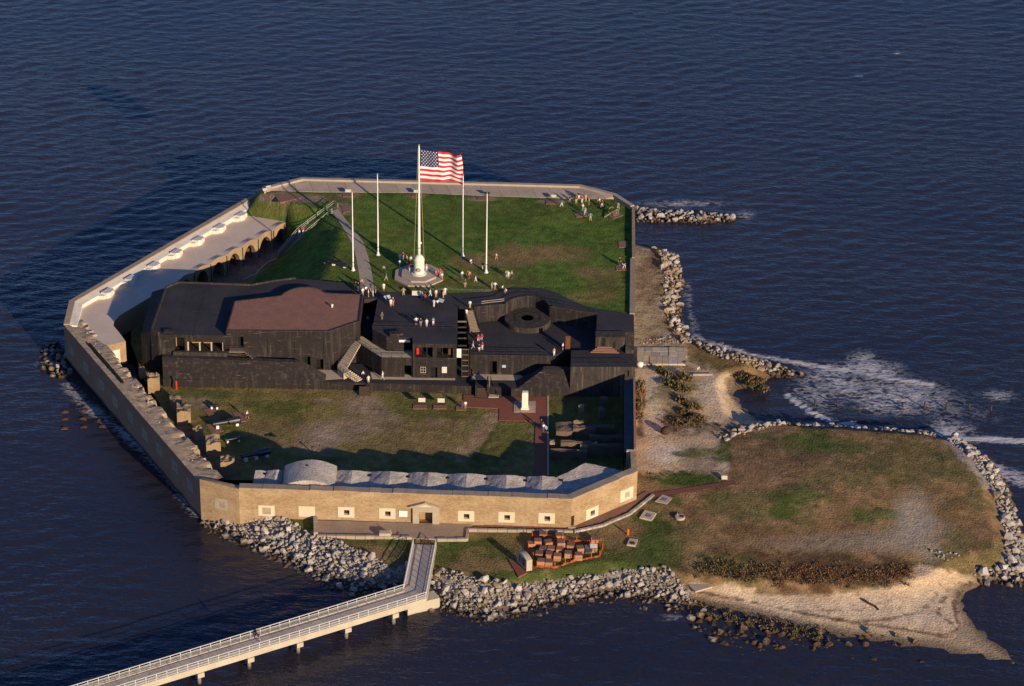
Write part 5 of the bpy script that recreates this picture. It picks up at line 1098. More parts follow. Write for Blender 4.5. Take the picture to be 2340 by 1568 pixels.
# ------------------------------------------------------------------ right-hand wall beside the quarters, lean-to roof
V0, V1 = G(1451.5, 862, 8.0), G(1453.5, 1026, 8.0)
gw = thing('gorge_wall', 'thin tall wall on the right edge of the fort with a long dark lean-to roof', 'wall', (V1.x, V1.y, PAR))
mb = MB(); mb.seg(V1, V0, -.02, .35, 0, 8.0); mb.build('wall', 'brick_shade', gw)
mb = MB(); a0, a1 = Vector(xy(V1)), Vector(xy(V0)); e = (a1 - a0).normalized(); n_ = Vector((-e.y, e.x))
k = 22
for i in range(k):
    p, q = a0 + e * ((a1 - a0).length * i / k + .01), a0 + e * ((a1 - a0).length * (i + 1) / k - .03)
    mb = MB(); mb.prism([p + n_ * .36, q + n_ * .36, q + n_ * 2.05, p + n_ * 2.05], [7.6, 7.6, 7.1, 7.1], [7.7, 7.7, 7.2, 7.2], bottom=True); mb.build('roof_panel', 'shed_roof', gw)
for i in range(9): p = a0 + e * ((a1 - a0).length * (i + .5) / 9) + n_ * 2.0; mb = MB(); mb.box((p.x, p.y, PAR), .14, .14, 4.6); mb.build('post', 'dark_metal', gw)
mb = MB(); mb.seg(V1, FD, -1.0, .0, .4, WTOP - .3); mb.build('end_wall', 'brick_tan', gw)
mb = MB(); mb.seg(G(1432, 1028, 7.8), G(1453, 1029, 7.8), -.3, .2, PAR, 7.8); mb.build('end_cap', 'concrete_pale', gw)

# ================================================================== GRASS BANK STAIRS
s7 = thing('staircase', 'white-railed steps climbing the grass bank from the arcade to the lawn', 'stairs', tuple(G(644, 586, PAR)))
b0, b1, l0, l1, t0, t1 = G(635.5, 584, 2.6), G(652, 588, 2.6), G(681.4, 531, 7.0), G(700, 537, 7.0), G(747, 482, LAWN), G(759, 488, LAWN)
stairs(s7, b0, b1, l0.lerp(b0, .06), l1.lerp(b1, .06), 20, 'wood_grey'); stairs(s7, l0, l1, t0, t1, 19, 'wood_grey')
mb = MB(); q = [l0.lerp(b0, .06), l1.lerp(b1, .06), l1, l0]; mb.prism([xy(p) for p in q], 6.8, 7.0, bottom=True); mb.build('landing', 'wood_grey', s7)
for a, l, t in ((b0, l0, t0), (b1, l1, t1)):
    railing(s7, [a, l.lerp(a, .06), l, t], 1.05, 2.2, .06, (1.0, .6, .2), 'pale_metal')
railing(s7, [t0, G(763, 470, LAWN), G(772, 476, LAWN)], 1.05, 2.0, .05, (1.0, .55), 'pale_metal')
for a, l in ((b0, l0), (b1, l1), (l0, t0), (l1, t1)): mb = MB(); mb.tube([a - Vector((0, 0, .3)), l - Vector((0, 0, .3))], .14, 4); mb.build('stringer', 'wood_dark', s7)

# ================================================================== FLAGPOLES, FLAG, MONUMENT
def octa(mb, c, r, z0, z1): mb.prism([(c.x + r * math.cos(R(22.5 + 45 * i)), c.y + r * math.sin(R(22.5 + 45 * i))) for i in range(8)], z0, z1)
mc = G(957.6, 628, LAWN + .3)
mon = thing('monument', 'round stone flagpole monument on two octagonal concrete steps', 'monument', (mc.x, mc.y, LAWN))
for r, z0, z1, m_ in ((4.95, LAWN - .1, LAWN + .28, 'stone_grey'), (4.70, LAWN, LAWN + .285, 'path_slab'), (3.55, LAWN + .2, LAWN + .60, 'stone_grey'), (3.3, LAWN + .3, LAWN + .605, 'path_slab')):
    mb = MB(); octa(mb, mc, r, z0, z1); mb.build('step' if m_ == 'stone_grey' else 'step_paving', m_, mon)
zb = LAWN + .6
mb = MB(); mb.lathe([(1.45, 0), (1.45, .12), (1.02, .14), (1.08, .3), (1.0, .42), (.98, 2.75), (1.06, 2.85), (1.06, 3.0), (.97, 3.05), (.9, 3.35), (.62, 3.75), (.42, 3.9)], (mc.x, mc.y, zb), 32); mb.build('drum', 'obelisk_white', mon, smooth=False)
mb = MB(); mb.lathe([(.42, 0), (.40, .05), (.40, .35), (.3, .4)], (mc.x, mc.y - .82, zb + 1.2), 14, axis=(0, -1, 0)); mb.build('roundel', 'stone_grey', mon)
def flagpole(px, py, base_z, toprow, r0, r1, label, group=None, base=True):
    p = G(px, py, base_z); h = 5.0
    while proj(np.array([[p.x, p.y, p.z + h]]))[1][0] > toprow: h += .1
    t = thing('flagpole', label, 'flagpole', tuple(p), group)
    mb = MB(); mb.tube([p + Vector((0, 0, h * i / 8)) for i in range(9)], r0, 12, r2=r1); mb.build('pole', 'white_paint', t, smooth=True)
    if base: mb = MB(); mb.lathe([(.42, 0), (.42, .08), (.26, .14), (.22, .6), (r0, .7)], p, 12); mb.build('base', 'white_paint', t)
    mb = MB(); mb.lathe([(.05, 0), (.16, .1), (.16, .22), (.05, .34)], p + Vector((0, 0, h)), 8); mb.build('finial', 'brass', t)
    mb = MB(); mb.lathe([(r0 + .03, 0), (r0 + .03, .1)], p + Vector((0, 0, 1.7)), 8); mb.build('collar', 'dark_metal', t)
    return t, p, h
mp_, mpp, mh = flagpole(958, 592, zb + 3.7, 340, .30, .13, 'tall white main flagpole rising from the round stone monument', base=False)
mpp = Vector((mc.x, mc.y, zb + 3.7)); mp_.location = mpp
for s in (-1, 1): mb = MB(); q = mpp + Vector((s * 1.02, 0, -2.7)); mb.tube([q, mpp + Vector((s * .15, 0, mh - .4))], .035, 4); mb.build('halyard', 'rope', mp_)
mb = MB(); mb.box(mpp + Vector((.35, 0, 2.6)), .35, .2, .3); mb.build('cleat', 'white_paint', mp_)
gq = 'four white side flagpoles on the lawn'
flagpole(807, 618, LAWN, 440, .16, .08, 'bare white flagpole left of the path, nearest the gravel roof', gq)
flagpole(864, 583, LAWN, 400, .16, .08, 'bare white flagpole just right of the curved path, farther back', gq)
flagpole(1057, 585, LAWN, 402, .16, .08, 'bare white flagpole right of the big flag, farther back', gq)
flagpole(1111, 623, LAWN, 444, .16, .08, 'bare white flagpole farthest right on the lawn', gq)
# flag
FH, FWD = 6.3, 8.9
def flag_pt(u, v):      # u along the fly, v up the hoist
    x = u * FWD; a = u ** 1.2
    y = -.10 * x + a * .5 * math.sin(x * 1.15 + v * 1.1 + .4) + a * .25 * math.sin(x * 2.5 - v * 2.6)
    droop = -.55 * u ** 1.5 * (v * .9 + .1) - .15 * u * math.sin(x * .8 + v * 3); wob = a * .10 * math.sin(x * 2.1 + v * 2)
    x -= .5 * a * (v > .6) * (v - .6) * 2
    return mpp + Vector((.24 + x * .9, y - .05, mh - .75 - FH * (1 - v) + droop + wob))
fl = thing('flag', 'large American flag with red and white stripes flying from the main pole', 'flag', tuple(mpp + Vector((0, 0, mh - 1))))
for nm, mats_, test in (('stripe_red', 'flag_red', 0), ('stripe_white', 'flag_white', 1)): pass
mat('flag_red', (.60, .035, .045), (.5, .03, .04), scale=1, rough=.8); mat('flag_white', (.82, .80, .79), (.76, .74, .73), scale=1, rough=.8); mat('flag_blue', (.014, .02, .10), (.012, .016, .08), scale=1, rough=.8)
NU = 30; cu_ = 13
for i in range(13):
    v0, v1 = 1 - (i + 1) / 13, 1 - i / 13; mb = MB(); s = cu_ if i < 7 else 0
    for k in range(s, NU): mb.quad(flag_pt(k / NU, v0), flag_pt((k + 1) / NU, v0), flag_pt((k + 1) / NU, v1), flag_pt(k / NU, v1))
    mb.build('stripe', 'flag_red' if i % 2 == 0 else 'flag_white', fl)
mb = MB()
for k in range(cu_):
    for j in range(7): v0, v1 = 1 - (j + 1) / 13, 1 - j / 13; mb.quad(flag_pt(k / NU, v0), flag_pt((k + 1) / NU, v0), flag_pt((k + 1) / NU, v1), flag_pt(k / NU, v1))
can = mb.build('canton', 'flag_blue', fl)
for rr_ in range(9):
    for cc_ in range(6 if rr_ % 2 == 0 else 5):
        u = (cc_ + (.5 if rr_ % 2 == 0 else 1)) / 6 * cu_ / NU * .98 + .004; v = 1 - (rr_ + .8) / 9.6 * 7 / 13
        for side in (-.05, .05):
            c = flag_pt(u, v); pts = []
            for k in range(10): a = R(90 + 36 * k); r = .17 if k % 2 == 0 else .075; pts.append(flag_pt(u + r * math.cos(a) / FWD, v + r * math.sin(a) / FH) + Vector((0, side, 0)))
            if side < 0: mb = MB()
            mb.add(pts, [tuple(range(10))])
        st_ = mb.build('star', 'flag_white', fl); st_.parent = can

# ================================================================== PARADE OBJECTS
# brick plaza with pale kerb
pz = [[(1059, 902), (1082, 903), (1082, 909), (1140, 911), (1150, 906), (1250, 906), (1250, 962), (1140, 961), (1140, 933), (1059, 930)], [(1224, 962.3), (1250, 962.3), (1249, 1088), (1220, 1088)]]
for q in pz: mb = MB(); mb.prism([xy(p) for p in W(q, PAR + .1)][::-1], PAR - .2, PAR + .1); mb.build('pavement', 'brick_paving', kind='structure')
mb = MB(); q = W([(1250.6, 905), (1250.6, 1088)], PAR); mb.seg(q[1], q[0], -.25, 0, PAR - .1, PAR + .16); mb.build('kerb', 'concrete_pale', kind='structure')
ob = thing('obelisk', 'short white square stone monument standing on a framed slab in the brick plaza', 'monument', tuple(G(1199.5, 938, PAR + .1)))
q = W([(1174, 942.5), (1224, 942.5), (1224, 917), (1174, 917)], PAR + .1); c_ = sum(q, Vector((0, 0, 0))) / 4
mb = MB(); mb.prism([xy(p) for p in q], PAR, PAR + .18); mb.build('slab_frame', 'stone_grey', ob)
mb = MB(); mb.prism([xy(c_ + (p - c_) * .86) for p in q], PAR, PAR + .2); mb.build('slab', 'path_slab', ob)
c_ = G(1199.5, 937, PAR + .2); mb = MB(); mb.box(c_ + Vector((0, .6, 0)), 1.45, 1.2, .3); mb.build('plinth', 'obelisk_white', ob)
mb = MB(); c2 = c_ + Vector((0, .6, .303)); mb.prism([(c2.x - .55, c2.y - .45), (c2.x + .55, c2.y - .45), (c2.x + .55, c2.y + .45), (c2.x - .55, c2.y + .45)], c2.z, c2.z + 3.0); mb.build('shaft', 'obelisk_white', ob)
mb = MB(); mb.box(c2 + Vector((0, 0, 3.003)), .98, .78, .12); mb.build('cap', 'obelisk_white', ob)

def pads(pts, z, m_='brick_pad', h=.05): mb = MB(); mb.prism([xy(p) for p in W(pts, z + h)][::-1], z - .2, z + h); mb.build('pavement', m_, kind='structure')
pads([(463, 935), (486, 932), (498, 945), (476, 950)], PAR + .05); pads([(470, 970), (492, 965), (512, 985), (485, 992)], PAR + .05); pads([(530, 940), (560, 945), (562, 962), (545, 965)], PAR + .04)
pads([(945, 924), (975, 924), (976, 934), (943, 934)], PAR + .06); pads([(990, 925), (1020, 925), (1020, 934), (990, 934)], PAR + .06); pads([(1042, 928), (1066, 928), (1066, 937), (1042, 937)], PAR + .05)
pads([(628, 446), (672, 441), (690, 452), (640, 463)], LAWN + .02); pads([(1388, 492), (1412, 484), (1424, 492), (1400, 501)], LAWN + .04); pads([(1310, 488), (1335, 486), (1342, 494), (1318, 496)], LAWN + .04)
pads([(778, 470), (795, 468), (800, 482), (785, 486)], LAWN + .02); pads([(1090, 450), (1118, 450), (1118, 457), (1090, 457)], LAWN + .04); pads([(1248, 459), (1275, 459), (1275, 466), (1248, 466)], LAWN + .04); pads([(783, 444), (812, 444), (812, 450), (783, 450)], LAWN + .04); pads([(940, 444), (962, 444), (962, 450), (940, 450)], LAWN + .04)
pads([(1413, 551), (1435, 551), (1435, 564), (1414, 566)], LAWN + .02); pads([(1408, 606), (1430, 606), (1432, 618), (1408, 618)], LAWN + .02); pads([(738, 600), (765, 596), (780, 606), (752, 612)], LAWN - .4)

def cannon(label, muzzle, breech, z, r, nb=2, blocks=None, lift=.75, kind='banded'):
    """gun barrel lying level on white masonry blocks"""
    a, b = G(*muzzle, z + lift), G(*breech, z + lift); ax = (b - a); L = ax.length; ax.normalize()
    t = thing('cannon', label, 'cannon', ((a.x + b.x) / 2, (a.y + b.y) / 2, z), 'cannon barrels on white blocks')
    prof = [(r * .48, 0), (r * .6, .01), (r * .6, .05 * L), (r * .52, .07 * L), (r * .6, .45 * L), (r * .64, .52 * L), (r * .92, .56 * L), (r * 1.0, .72 * L), (r * 1.0, .93 * L), (r * .8, .985 * L), (r * .35, L), (r * .35, L + .12), (r * .12, L + .2)]
    mb = MB(); mb.lathe(prof, a, 18, axis=ax); mb.build('barrel', 'cannon_black', t)
    mb = MB(); mb.lathe([(r * .34, -.004), (r * .34, .0)], a, 12, axis=ax); mb.build('bore', 'dark', t)
    for s in (-1, 1): q = a + ax * (L * .58) + Vector((ax.y, -ax.x, 0)) * s * r * .9; mb = MB(); mb.lathe([(r * .22, 0), (r * .22, r * .5)], q, 10, axis=Vector((ax.y, -ax.x, 0)) * s); mb.build('trunnion', 'cannon_black', t)
    for f in (blocks or (.14, .84)):
        q = a + ax * (L * f); rr = r * (.55 if f < .5 else .98); mb = MB(); w = .5 if L > 3 else .32
        mb.box((q.x, q.y, z - .1), w, max(.55, r * 1.5), lift - rr * .72 + .1, math.atan2(ax.y, ax.x)); mb.build('block', 'white_paint', t)
    return t
def zz2(X, Y): return ((600 + X / 2.851) / 1.7504, (1500 + Y / 2.851) / 1.7504)
cannon('smallest black cannon barrel on white blocks at the edge of the parade grass', zz2(690, 352), zz2(778, 347), PAR, .34, lift=.65)
cannon('long thick black cannon with a sunlit side in the middle of the parade row', zz2(718, 562), zz2(1038, 508), PAR, .66, lift=.95)
cannon('slim medium black cannon barrel next to the shadow edge', zz2(858, 745), zz2(1040, 716), PAR, .3, lift=.65)
cannon('large black cannon lying in the shadow near the tall vault', zz2(1040, 930), zz2(1372, 862), PAR, .66, lift=.95, blocks=(.14, .5, .86))
cannon('black cannon barrel on two white blocks on the upper lawn', (749, 598), (795, 607), LAWN - .3, .42, lift=.8, blocks=(.3, .85))
# field gun on wheels
fg = thing('field_gun', 'bronze field gun on an olive spoked-wheel carriage at the far right of the lawn', 'cannon', tuple(G(1400, 491, LAWN)))
fc = G(1402, 491, LAWN); ang = R(38); fx = Vector((math.cos(ang), math.sin(ang), 0)); fy = Vector((-fx.y, fx.x, 0))
def wheel(parent, c, ax, r=.74):
    t = bpy.data.objects.new('wheel', None); C.objects.link(t); t.parent = parent
    mb = MB(); n = 18; up = Vector((0, 0, 1)); d = ax.cross(up).normalized()
    for rr in (r, r - .1):
        pass
    mb.tube([c + (d * math.cos(2 * math.pi * k / n) + up * math.sin(2 * math.pi * k / n)) * (r - .05) for k in range(n + 1)], .055, 6, cap=False)
    w = mb.build('rim', 'carriage_olive', parent); w.parent = t
    mb = MB()
    for k in range(12): a = 2 * math.pi * k / 12; mb.tube([c + (d * math.cos(a) + up * math.sin(a)) * .1, c + (d * math.cos(a) + up * math.sin(a)) * (r - .05)], .025, 4)
    w = mb.build('spokes', 'carriage_olive', parent); w.parent = t
    mb = MB(); mb.lathe([(.1, -.14), (.13, 0), (.1, .14)], c, 8, axis=ax); w = mb.build('hub', 'carriage_olive', parent); w.parent = t
for s in (-.78, .78): wheel(fg, fc + fy * s + Vector((0, 0, .74)), fy)
mb = MB(); mb.tube([fc - fy * .7 + Vector((0, 0, .74)), fc + fy * .7 + Vector((0, 0, .74))], .07, 6); mb.build('axle', 'carriage_olive', fg)
mb = MB(); mb.tube([fc + Vector((0, 0, .8)), fc - fx * 2.4 + Vector((0, 0, .12))], .12, 5); mb.build('trail', 'carriage_olive', fg)
mb = MB(); mb.lathe([(.11, 0), (.13, .06), (.1, .12), (.12, .9), (.17, 1.2), (.18, 1.8), (.1, 1.9), (.06, 2.0)], fc + fx * 1.1 + Vector((0, 0, 1.08)), 12, axis=-fx); mb.build('barrel', 'dark_metal', fg)

# wayside exhibit panels
def panel(px, py, z, label, w=1.0, h=.65, tilt=35, face=0.0, leg=.8, mt_='sign_face', upright=False):
    p = G(px, py, z); t = thing('exhibit_panel', label, 'sign', tuple(p)); ex = Vector((math.cos(face), math.sin(face), 0)); ey = Vector((-ex.y, ex.x, 0))
    for s in (-.32, .32): mb = MB(); mb.tube([p + ex * s * w, p + ex * s * w + Vector((0, 0, leg + .1))], .04, 4); mb.build('leg', 'dark_metal', t)
    c = p + Vector((0, 0, leg)); u = (ey * math.cos(R(tilt)) + Vector((0, 0, math.sin(R(tilt))))); n = ex.cross(u)
    def slab(k, d0, d1, name, m_):
        q = [c + ex * (a * w * k) + u * (b * h * k) for a, b in ((-.5, -.5), (.5, -.5), (.5, .5), (-.5, .5))]; mb = MB()
        vv = [x + n * d0 for x in q] + [x + n * d1 for x in q]; mb.add(vv, [(3, 2, 1, 0), (4, 5, 6, 7), (0, 1, 5, 4), (1, 2, 6, 5), (2, 3, 7, 6), (3, 0, 4, 7)]); return mb.build(name, m_, t)
    slab(1, 0, .06, 'board', 'dark_metal'); slab(.93, .062, .075, 'face', mt_)
panel(964, 927, PAR, 'left of two pale exhibit panels on posts in the parade grass', 1.35, .8, 62, leg=1.15); panel(1008, 928, PAR, 'right of two pale exhibit panels on posts in the parade grass', 1.35, .8, 62, leg=1.15)
panel(796, 445, LAWN, 'exhibit panel on its oval pad at the left of the far walk', 1.3, .7, 40); panel(952, 446, LAWN, 'exhibit panel by the far walk behind the main flagpole', 1.2, .7, 40); panel(1113, 449, LAWN, 'dark backed exhibit panel behind the rightmost flagpole', 1.1, .7, 120, mt_='plaque'); panel(1265, 457, LAWN, 'white exhibit panel left of the crowd on the far walk', 1.2, .7, 35)
panel(606, 442, LAWN, 'nearer of two small white panels at the top left of the grass bank', 1.1, .7, 30, .5); panel(614, 436, LAWN, 'farther of two small white panels at the top left of the grass bank', 1.1, .7, 30, .5)
panel(951.5, 679, DECK, 'pale exhibit panel on the black deck below the monument', 1.75, .95, 50, mt_='sign_face'); panel(885, 688, DECK, 'tilted blue exhibit panel at the left edge of the black deck', 1.3, .8, 35, .5, mt_='sign_blue'); panel(1008, 696, DECK, 'blue exhibit panel beside two visitors on the black deck', 1.2, .8, 35, -.5, mt_='sign_blue')
panel(1655, 1101, 2.5, 'small white panel at the end of the brick footpath on the spit', 1.1, .75, 40); panel(1425, 612, LAWN, 'exhibit panel on its brick pad by the right wall', 1.0, .65, 35, 1.2, mt_='sign_blue')
panel(1248, 987, PAR, 'small exhibit panel beside the narrow brick walk', .9, .6, 35, 1.2, mt_='sign_blue')
def zz4(X, Y): return ((1850 + X / 2.614) / 1.7504, (1450 + Y / 2.614) / 1.7504)

# red and orange posts, iron stake, small ground frame
def post(name, label, px, py, z, h, r, m_, cat='post'):
    p = G(px, py, z); t = thing(name, label, cat, tuple(p)); mb = MB(); mb.lathe([(r * 1.5, 0), (r * 1.5, .08), (r, .1), (r, h * .72), (r * 1.25, h * .76), (r * 1.25, h * .82), (r, h * .86), (r * .7, h)], p, 12); mb.build('body', m_, t)
    mb = MB(); mb.lathe([(r * .35, 0), (r * .35, r * 1.7)], p + Vector((0, 0, h * .6)), 8, axis=(1, 0, 0)); mb.build('spout', m_, t)
post('standpipe', 'tall red standpipe at the left foot of the black battery', 403, 889, PAR, 1.7, .16, 'red_paint', 'standpipe'); post('hydrant', 'orange hydrant post near the small concrete manhole', 1434.6, 1222, 2.4, 1.1, .16, 'orange_paint', 'hydrant')
p = G(713, 1033, PAR); t = thing('iron_stake', 'small dark iron stake at the shadow edge on the parade', 'stake', tuple(p)); mb = MB(); mb.box(p, .16, .16, 1.0); mb.build('shaft', 'dark_metal', t); mb = MB(); mb.box(p + Vector((0, 0, 1.003)), .3, .3, .12); mb.build('head', 'dark_metal', t)
p = G(620, 997, PAR); t = thing('mooring_iron', 'low dark iron fitting lying on the bare grass', 'fitting', tuple(p))
for dx, dy, a in ((-.5, .1, .4), (.4, -.1, -.3), (0, .3, 1.2)): mb = MB(); mb.box(p + Vector((dx, dy, -.02)), 1.0, .4, .22, a); mb.build('bar', 'dark_metal', t)
# pipe leaning at battery foot
p = G(397, 889, PAR); mb = MB(); mb.tube([p, p + Vector((.05, .3, 2.3))], .14, 8); o = tag(mb.build('drain_pipe', 'dark_metal'), 'dark pipe leaning on the battery foot beside the red standpipe', 'pipe')

# ruined brick piers along the left side of the parade
def ruin(label, px, py, w, d, h, ang=0.0, seed=0, m_='brick_ruin', grp='ruined brick piers'):
    p = G(px, py, PAR); t = thing('ruined_pier', label, 'ruin', tuple(p), grp); r = random.Random(seed); co, si = math.cos(ang), math.sin(ang); nx, ny = 7, 7
    def P(i, j, z): x = (i / nx - .5) * w; y = j / ny * d; return (p.x + x * co - y * si, p.y + x * si + y * co, z)
    zt = [[PAR + h * (.80 + .34 * float(fbm(i * .38 + seed * 7.1, j * .38, 2, seed))) for j in range(ny + 1)] for i in range(nx + 1)]
    mb = MB(); V = [P(i, j, zt[i][j]) for i in range(nx + 1) for j in range(ny + 1)]; mb.add(V, [(i * (ny + 1) + j, (i + 1) * (ny + 1) + j, (i + 1) * (ny + 1) + j + 1, i * (ny + 1) + j + 1) for i in range(nx) for j in range(ny)]); mb.build('broken_top', m_, t)
    mb = MB(); b = PAR - .2
    for i in range(nx): mb.quad(P(i, 0, b), P(i + 1, 0, b), P(i + 1, 0, zt[i + 1][0]), P(i, 0, zt[i][0])); mb.quad(P(i + 1, ny, b), P(i, ny, b), P(i, ny, zt[i][ny]), P(i + 1, ny, zt[i + 1][ny]))
    for j in range(ny): mb.quad(P(0, j + 1, b), P(0, j, b), P(0, j, zt[0][j]), P(0, j + 1, zt[0][j + 1])); mb.quad(P(nx, j, b), P(nx, j + 1, b), P(nx, j + 1, zt[nx][j + 1]), P(nx, j, zt[nx][j]))
    mb.build('masonry', m_, t)
ruin('tapering brick stub at the black battery foot by the sea wall', 352, 898, 2.1, 2.2, 2.9, .1, 1); ruin('small broken brick lump beside the terrace doorway', 327, 863, 1.1, 1.4, 1.6, .3, 2)
ruin('square sunlit brick stub with rubble trailing behind it', 421, 971, 2.4, 3.6, 2.6, .12, 3); ruin('low wedge of brickwork behind the square stub', 405, 938, 1.9, 2.8, 1.7, .3, 4)
ruin('rough rock-like lump of masonry in the grass by the sea wall', 456, 1006, 1.6, 1.6, 2.0, .5, 5); ruin('brick stub with a sunlit face and shadowed foot', 489, 1048, 2.5, 3.0, 3.0, .15, 6)
ruin('nearest brick stub standing mostly in shadow by the angled wall', 521, 1090, 2.4, 2.4, 2.9, .1, 7); ruin('broken brick lump on the sea wall edge', 446, 1078, 2.0, 2.2, 4.0, .4, 8)
# foundations of the quarters on the right
g2 = 'low walls of the ruined quarters'
for i, (x, y, w, d, h, a) in enumerate(((1290, 1002, 3.0, 3.2, 1.5, .05), (1262, 1022, .9, 1.0, 1.0, 0), (1335, 1000, 4.0, 1.0, 1.8, 0), (1345, 1038, 3.0, 1.6, 1.6, 0), (1317, 1030, 5.5, .9, 1.6, 0), (1300, 1048, 6.5, 1.0, 1.4, 0), (1386, 1042, 6.5, 1.0, 2.0, 0), (1388, 1018, 6.5, 1.0, 1.7, 0),
        (1328, 945, 1.0, 1.1, 1.4, 0), (1376, 960, 1.0, 1.5, 2.0, .2), (1378, 930, 1.4, .9, 1.8, 0), (1390, 905, 3.0, .8, 1.6, 0), (1322, 985, 1.8, 1.2, 1.6, 0), (1372, 990, 5.0, .9, 1.2, 0))):
    ruin(['pale capped masonry mass among the shaded ruins', 'small brick post beside the brick walk', 'dark low wall left of the lean-to roof', 'sunlit orange brick stub inside the shaded ruins', 'low cross wall in front of the masonry mass', 'long low wall nearest the brick walk in the ruins', 'long shaded wall under the lean-to, nearest the front', 'second long shaded wall under the lean-to', 'small sunlit brick cube in the ruins', 'round broken chimney stub in the ruins', 'broken stub by the lean-to posts', 'low wall at the foot of the worn end block', 'sunlit brick corner above the masonry mass', 'thin pale topped wall across the ruins'][i], x, y, w, d, h, a, 20 + i, 'ruin_shaded' if i not in (1, 3, 8, 12) else 'brick_ruin', g2)

# ================================================================== OUTSIDE: PLAZA, KERBS, PIER
GZ = 2.45
def onisle(px, py, up=0.0):
    z = 1.5
    for _ in range(12): p = G(px, py, z); z = .5 * z + .5 * float(isle_z(np.array([p.x]), np.array([p.y]))[0])
    return G(px, py, z) + Vector((0, 0, up))
pads([(724, 1189), (1080, 1198), (1067, 1210), (1066, 1233), (940, 1230), (857, 1227), (724, 1225)], GZ, 'pavement', .12)
mb = MB(); q = W([(1080, 1203), (1160, 1206), (1310, 1209), (1372, 1195), (1432, 1169), (1487, 1127), (1478, 1121), (1420, 1155), (1362, 1182), (1308, 1199), (1160, 1199)], GZ + .1); mb.fill([xy(p) for p in q], GZ + .1); mb.build('path', 'brick_pad', kind='structure')
mb = MB(); ra, rb2 = [], []
for k in range(25):
    s_ = k / 24; u_ = onisle(1484 + 195 * s_, 1128.5 - 30 * s_, .07); v_ = onisle(1492 + 190 * s_, 1138 - 31 * s_, .07); ra.append(u_); rb2.append(v_)
mb.loft(rb2, ra); mb.build('path', 'brick_paving', kind='structure')
def low_wall(label, pts, h, w, step=1.6, m_='stone_grey', z=GZ):
    q = W(pts, z); t = thing('low_wall', label, 'wall', tuple(q[0])); 
    for a, b in zip(q[:-1], q[1:]):
        k = max(1, round((b - a).length / step))
        for i in range(k):
            mb = MB(); mb.seg(a.lerp(b, i / k + .004), a.lerp(b, (i + 1) / k - .004), -w / 2, w / 2, z - 1.0, z + h + random.uniform(-.03, .03)); mb.build('stone', m_, t)
low_wall('low stone kerb wall along the front of the paved forecourt', [(724, 1227), (857, 1229.5), (941, 1231)], .42, .5); low_wall('low stone end wall at the left of the paved forecourt', [(721, 1190), (722, 1226)], .8, .7)
low_wall('low stone kerb stepping from the pier round to the curved walk', [(999, 1235), (1067, 1234.5), (1069, 1212), (1160, 1213.5), (1310, 1216)], .35, .45); low_wall('curving row of pale kerb stones beside the walk to the brick footpath', [(1312, 1216), (1378, 1202), (1437, 1177), (1493, 1133)], .32, .5, 1.0, 'rock_pale')
bx = G(880, 1227, GZ); mb = MB(); mb.box(bx, 1.9, 1.0, .95, 0); tag(mb.build('stone_block', 'concrete_pale'), 'squat concrete block on the forecourt kerb beside the crouching visitor', 'block')
# steps cut at the small doorway
bx = G(1306, 1206, GZ); mb = MB(); mb.box(bx, 1.3, .8, .25, .1); tag(mb.build('door_step', 'stone_grey'), 'stone step in front of the small dark doorway', 'step')

DZ0, DZ1 = 2.62, 3.3
lr = [G(944.5, 1231.5, DZ0 + 1.05), G(922.4, 1337, DZ1 + 1.1), G(428.5, 1487.7, DZ1 + 1.1)]; rr_ = [G(996.3, 1233, DZ0 + 1.05), G(973, 1354.5, DZ1 + 1.1), G(428.5, 1519.6, DZ1 + 1.1)]
for ls in (lr, rr_): ls[2] = ls[1] + (ls[2] - ls[1]) * 1.75
pier = thing('pier', 'long white-railed concrete footbridge running out over the water to lower left', 'pier', (lr[1].x, lr[1].y, 0))
def deck_run(L0, L1, R0, R1, za, zb, step=2.35):
    k = round(((L0 + R0) / 2 - (L1 + R1) / 2).length / step)
    for i in range(k):
        g = .012 / ((L0 - L1).length); s0, s1 = i / k + g, (i + 1) / k - g; q = [L0.lerp(L1, s0), L0.lerp(L1, s1), R0.lerp(R1, s1), R0.lerp(R1, s0)]; zt = [za + (zb - za) * s for s in (s0, s1, s1, s0)]
        mb = MB(); mb.prism([xy(p) for p in q], [z - .22 for z in zt], zt, bottom=True); mb.build('deck_panel', 'pier_deck', pier)
deck_run(lr[0], lr[1], rr_[0], rr_[1], DZ0, DZ1); deck_run(lr[1], lr[2], rr_[1], rr_[2], DZ1 + .004, DZ1 + .004)
def beam(a, b, za, zb, s):
    mb = MB(); e = (Vector(xy(b)) - Vector(xy(a))).normalized(); n = Vector((-e.y, e.x)) * s; a2, b2 = Vector(xy(a)), Vector(xy(b)); q = [a2 - n * .12, b2 - n * .12, b2 + n * .3, a2 + n * .3]; q = q if s > 0 else q[::-1]; zt = [za, zb, zb, za] if s > 0 else [za, zb, zb, za][::-1] if False else [za, zb, zb, za]
    zz = {0: za, 1: zb, 2: zb, 3: za}; zl = [za, zb, zb, za] if s > 0 else [za, zb, zb, za]
    mb.prism(q, min(za, zb) - .95, max(za, zb) + .12, bottom=True); mb.build('edge_beam', 'pier_concrete', pier)
for ls, s in ((lr, 1), (rr_, -1)): beam(ls[1], ls[2], DZ1, DZ1, s)
for ls in (lr, rr_):
    mb = MB(); e = (Vector(xy(ls[1])) - Vector(xy(ls[0]))).normalized(); n = Vector((-e.y, e.x)) * .15; a2, b2 = Vector(xy(ls[0])), Vector(xy(ls[1])); mb.prism([a2 - n, b2 - n, b2 + n, a2 + n][::1], [DZ0 - .8, DZ1 - .85, DZ1 - .85, DZ0 - .8], [DZ0 + .1, DZ1 + .1, DZ1 + .1, DZ0 + .1], bottom=True); mb.build('edge_beam', 'pier_concrete', pier)
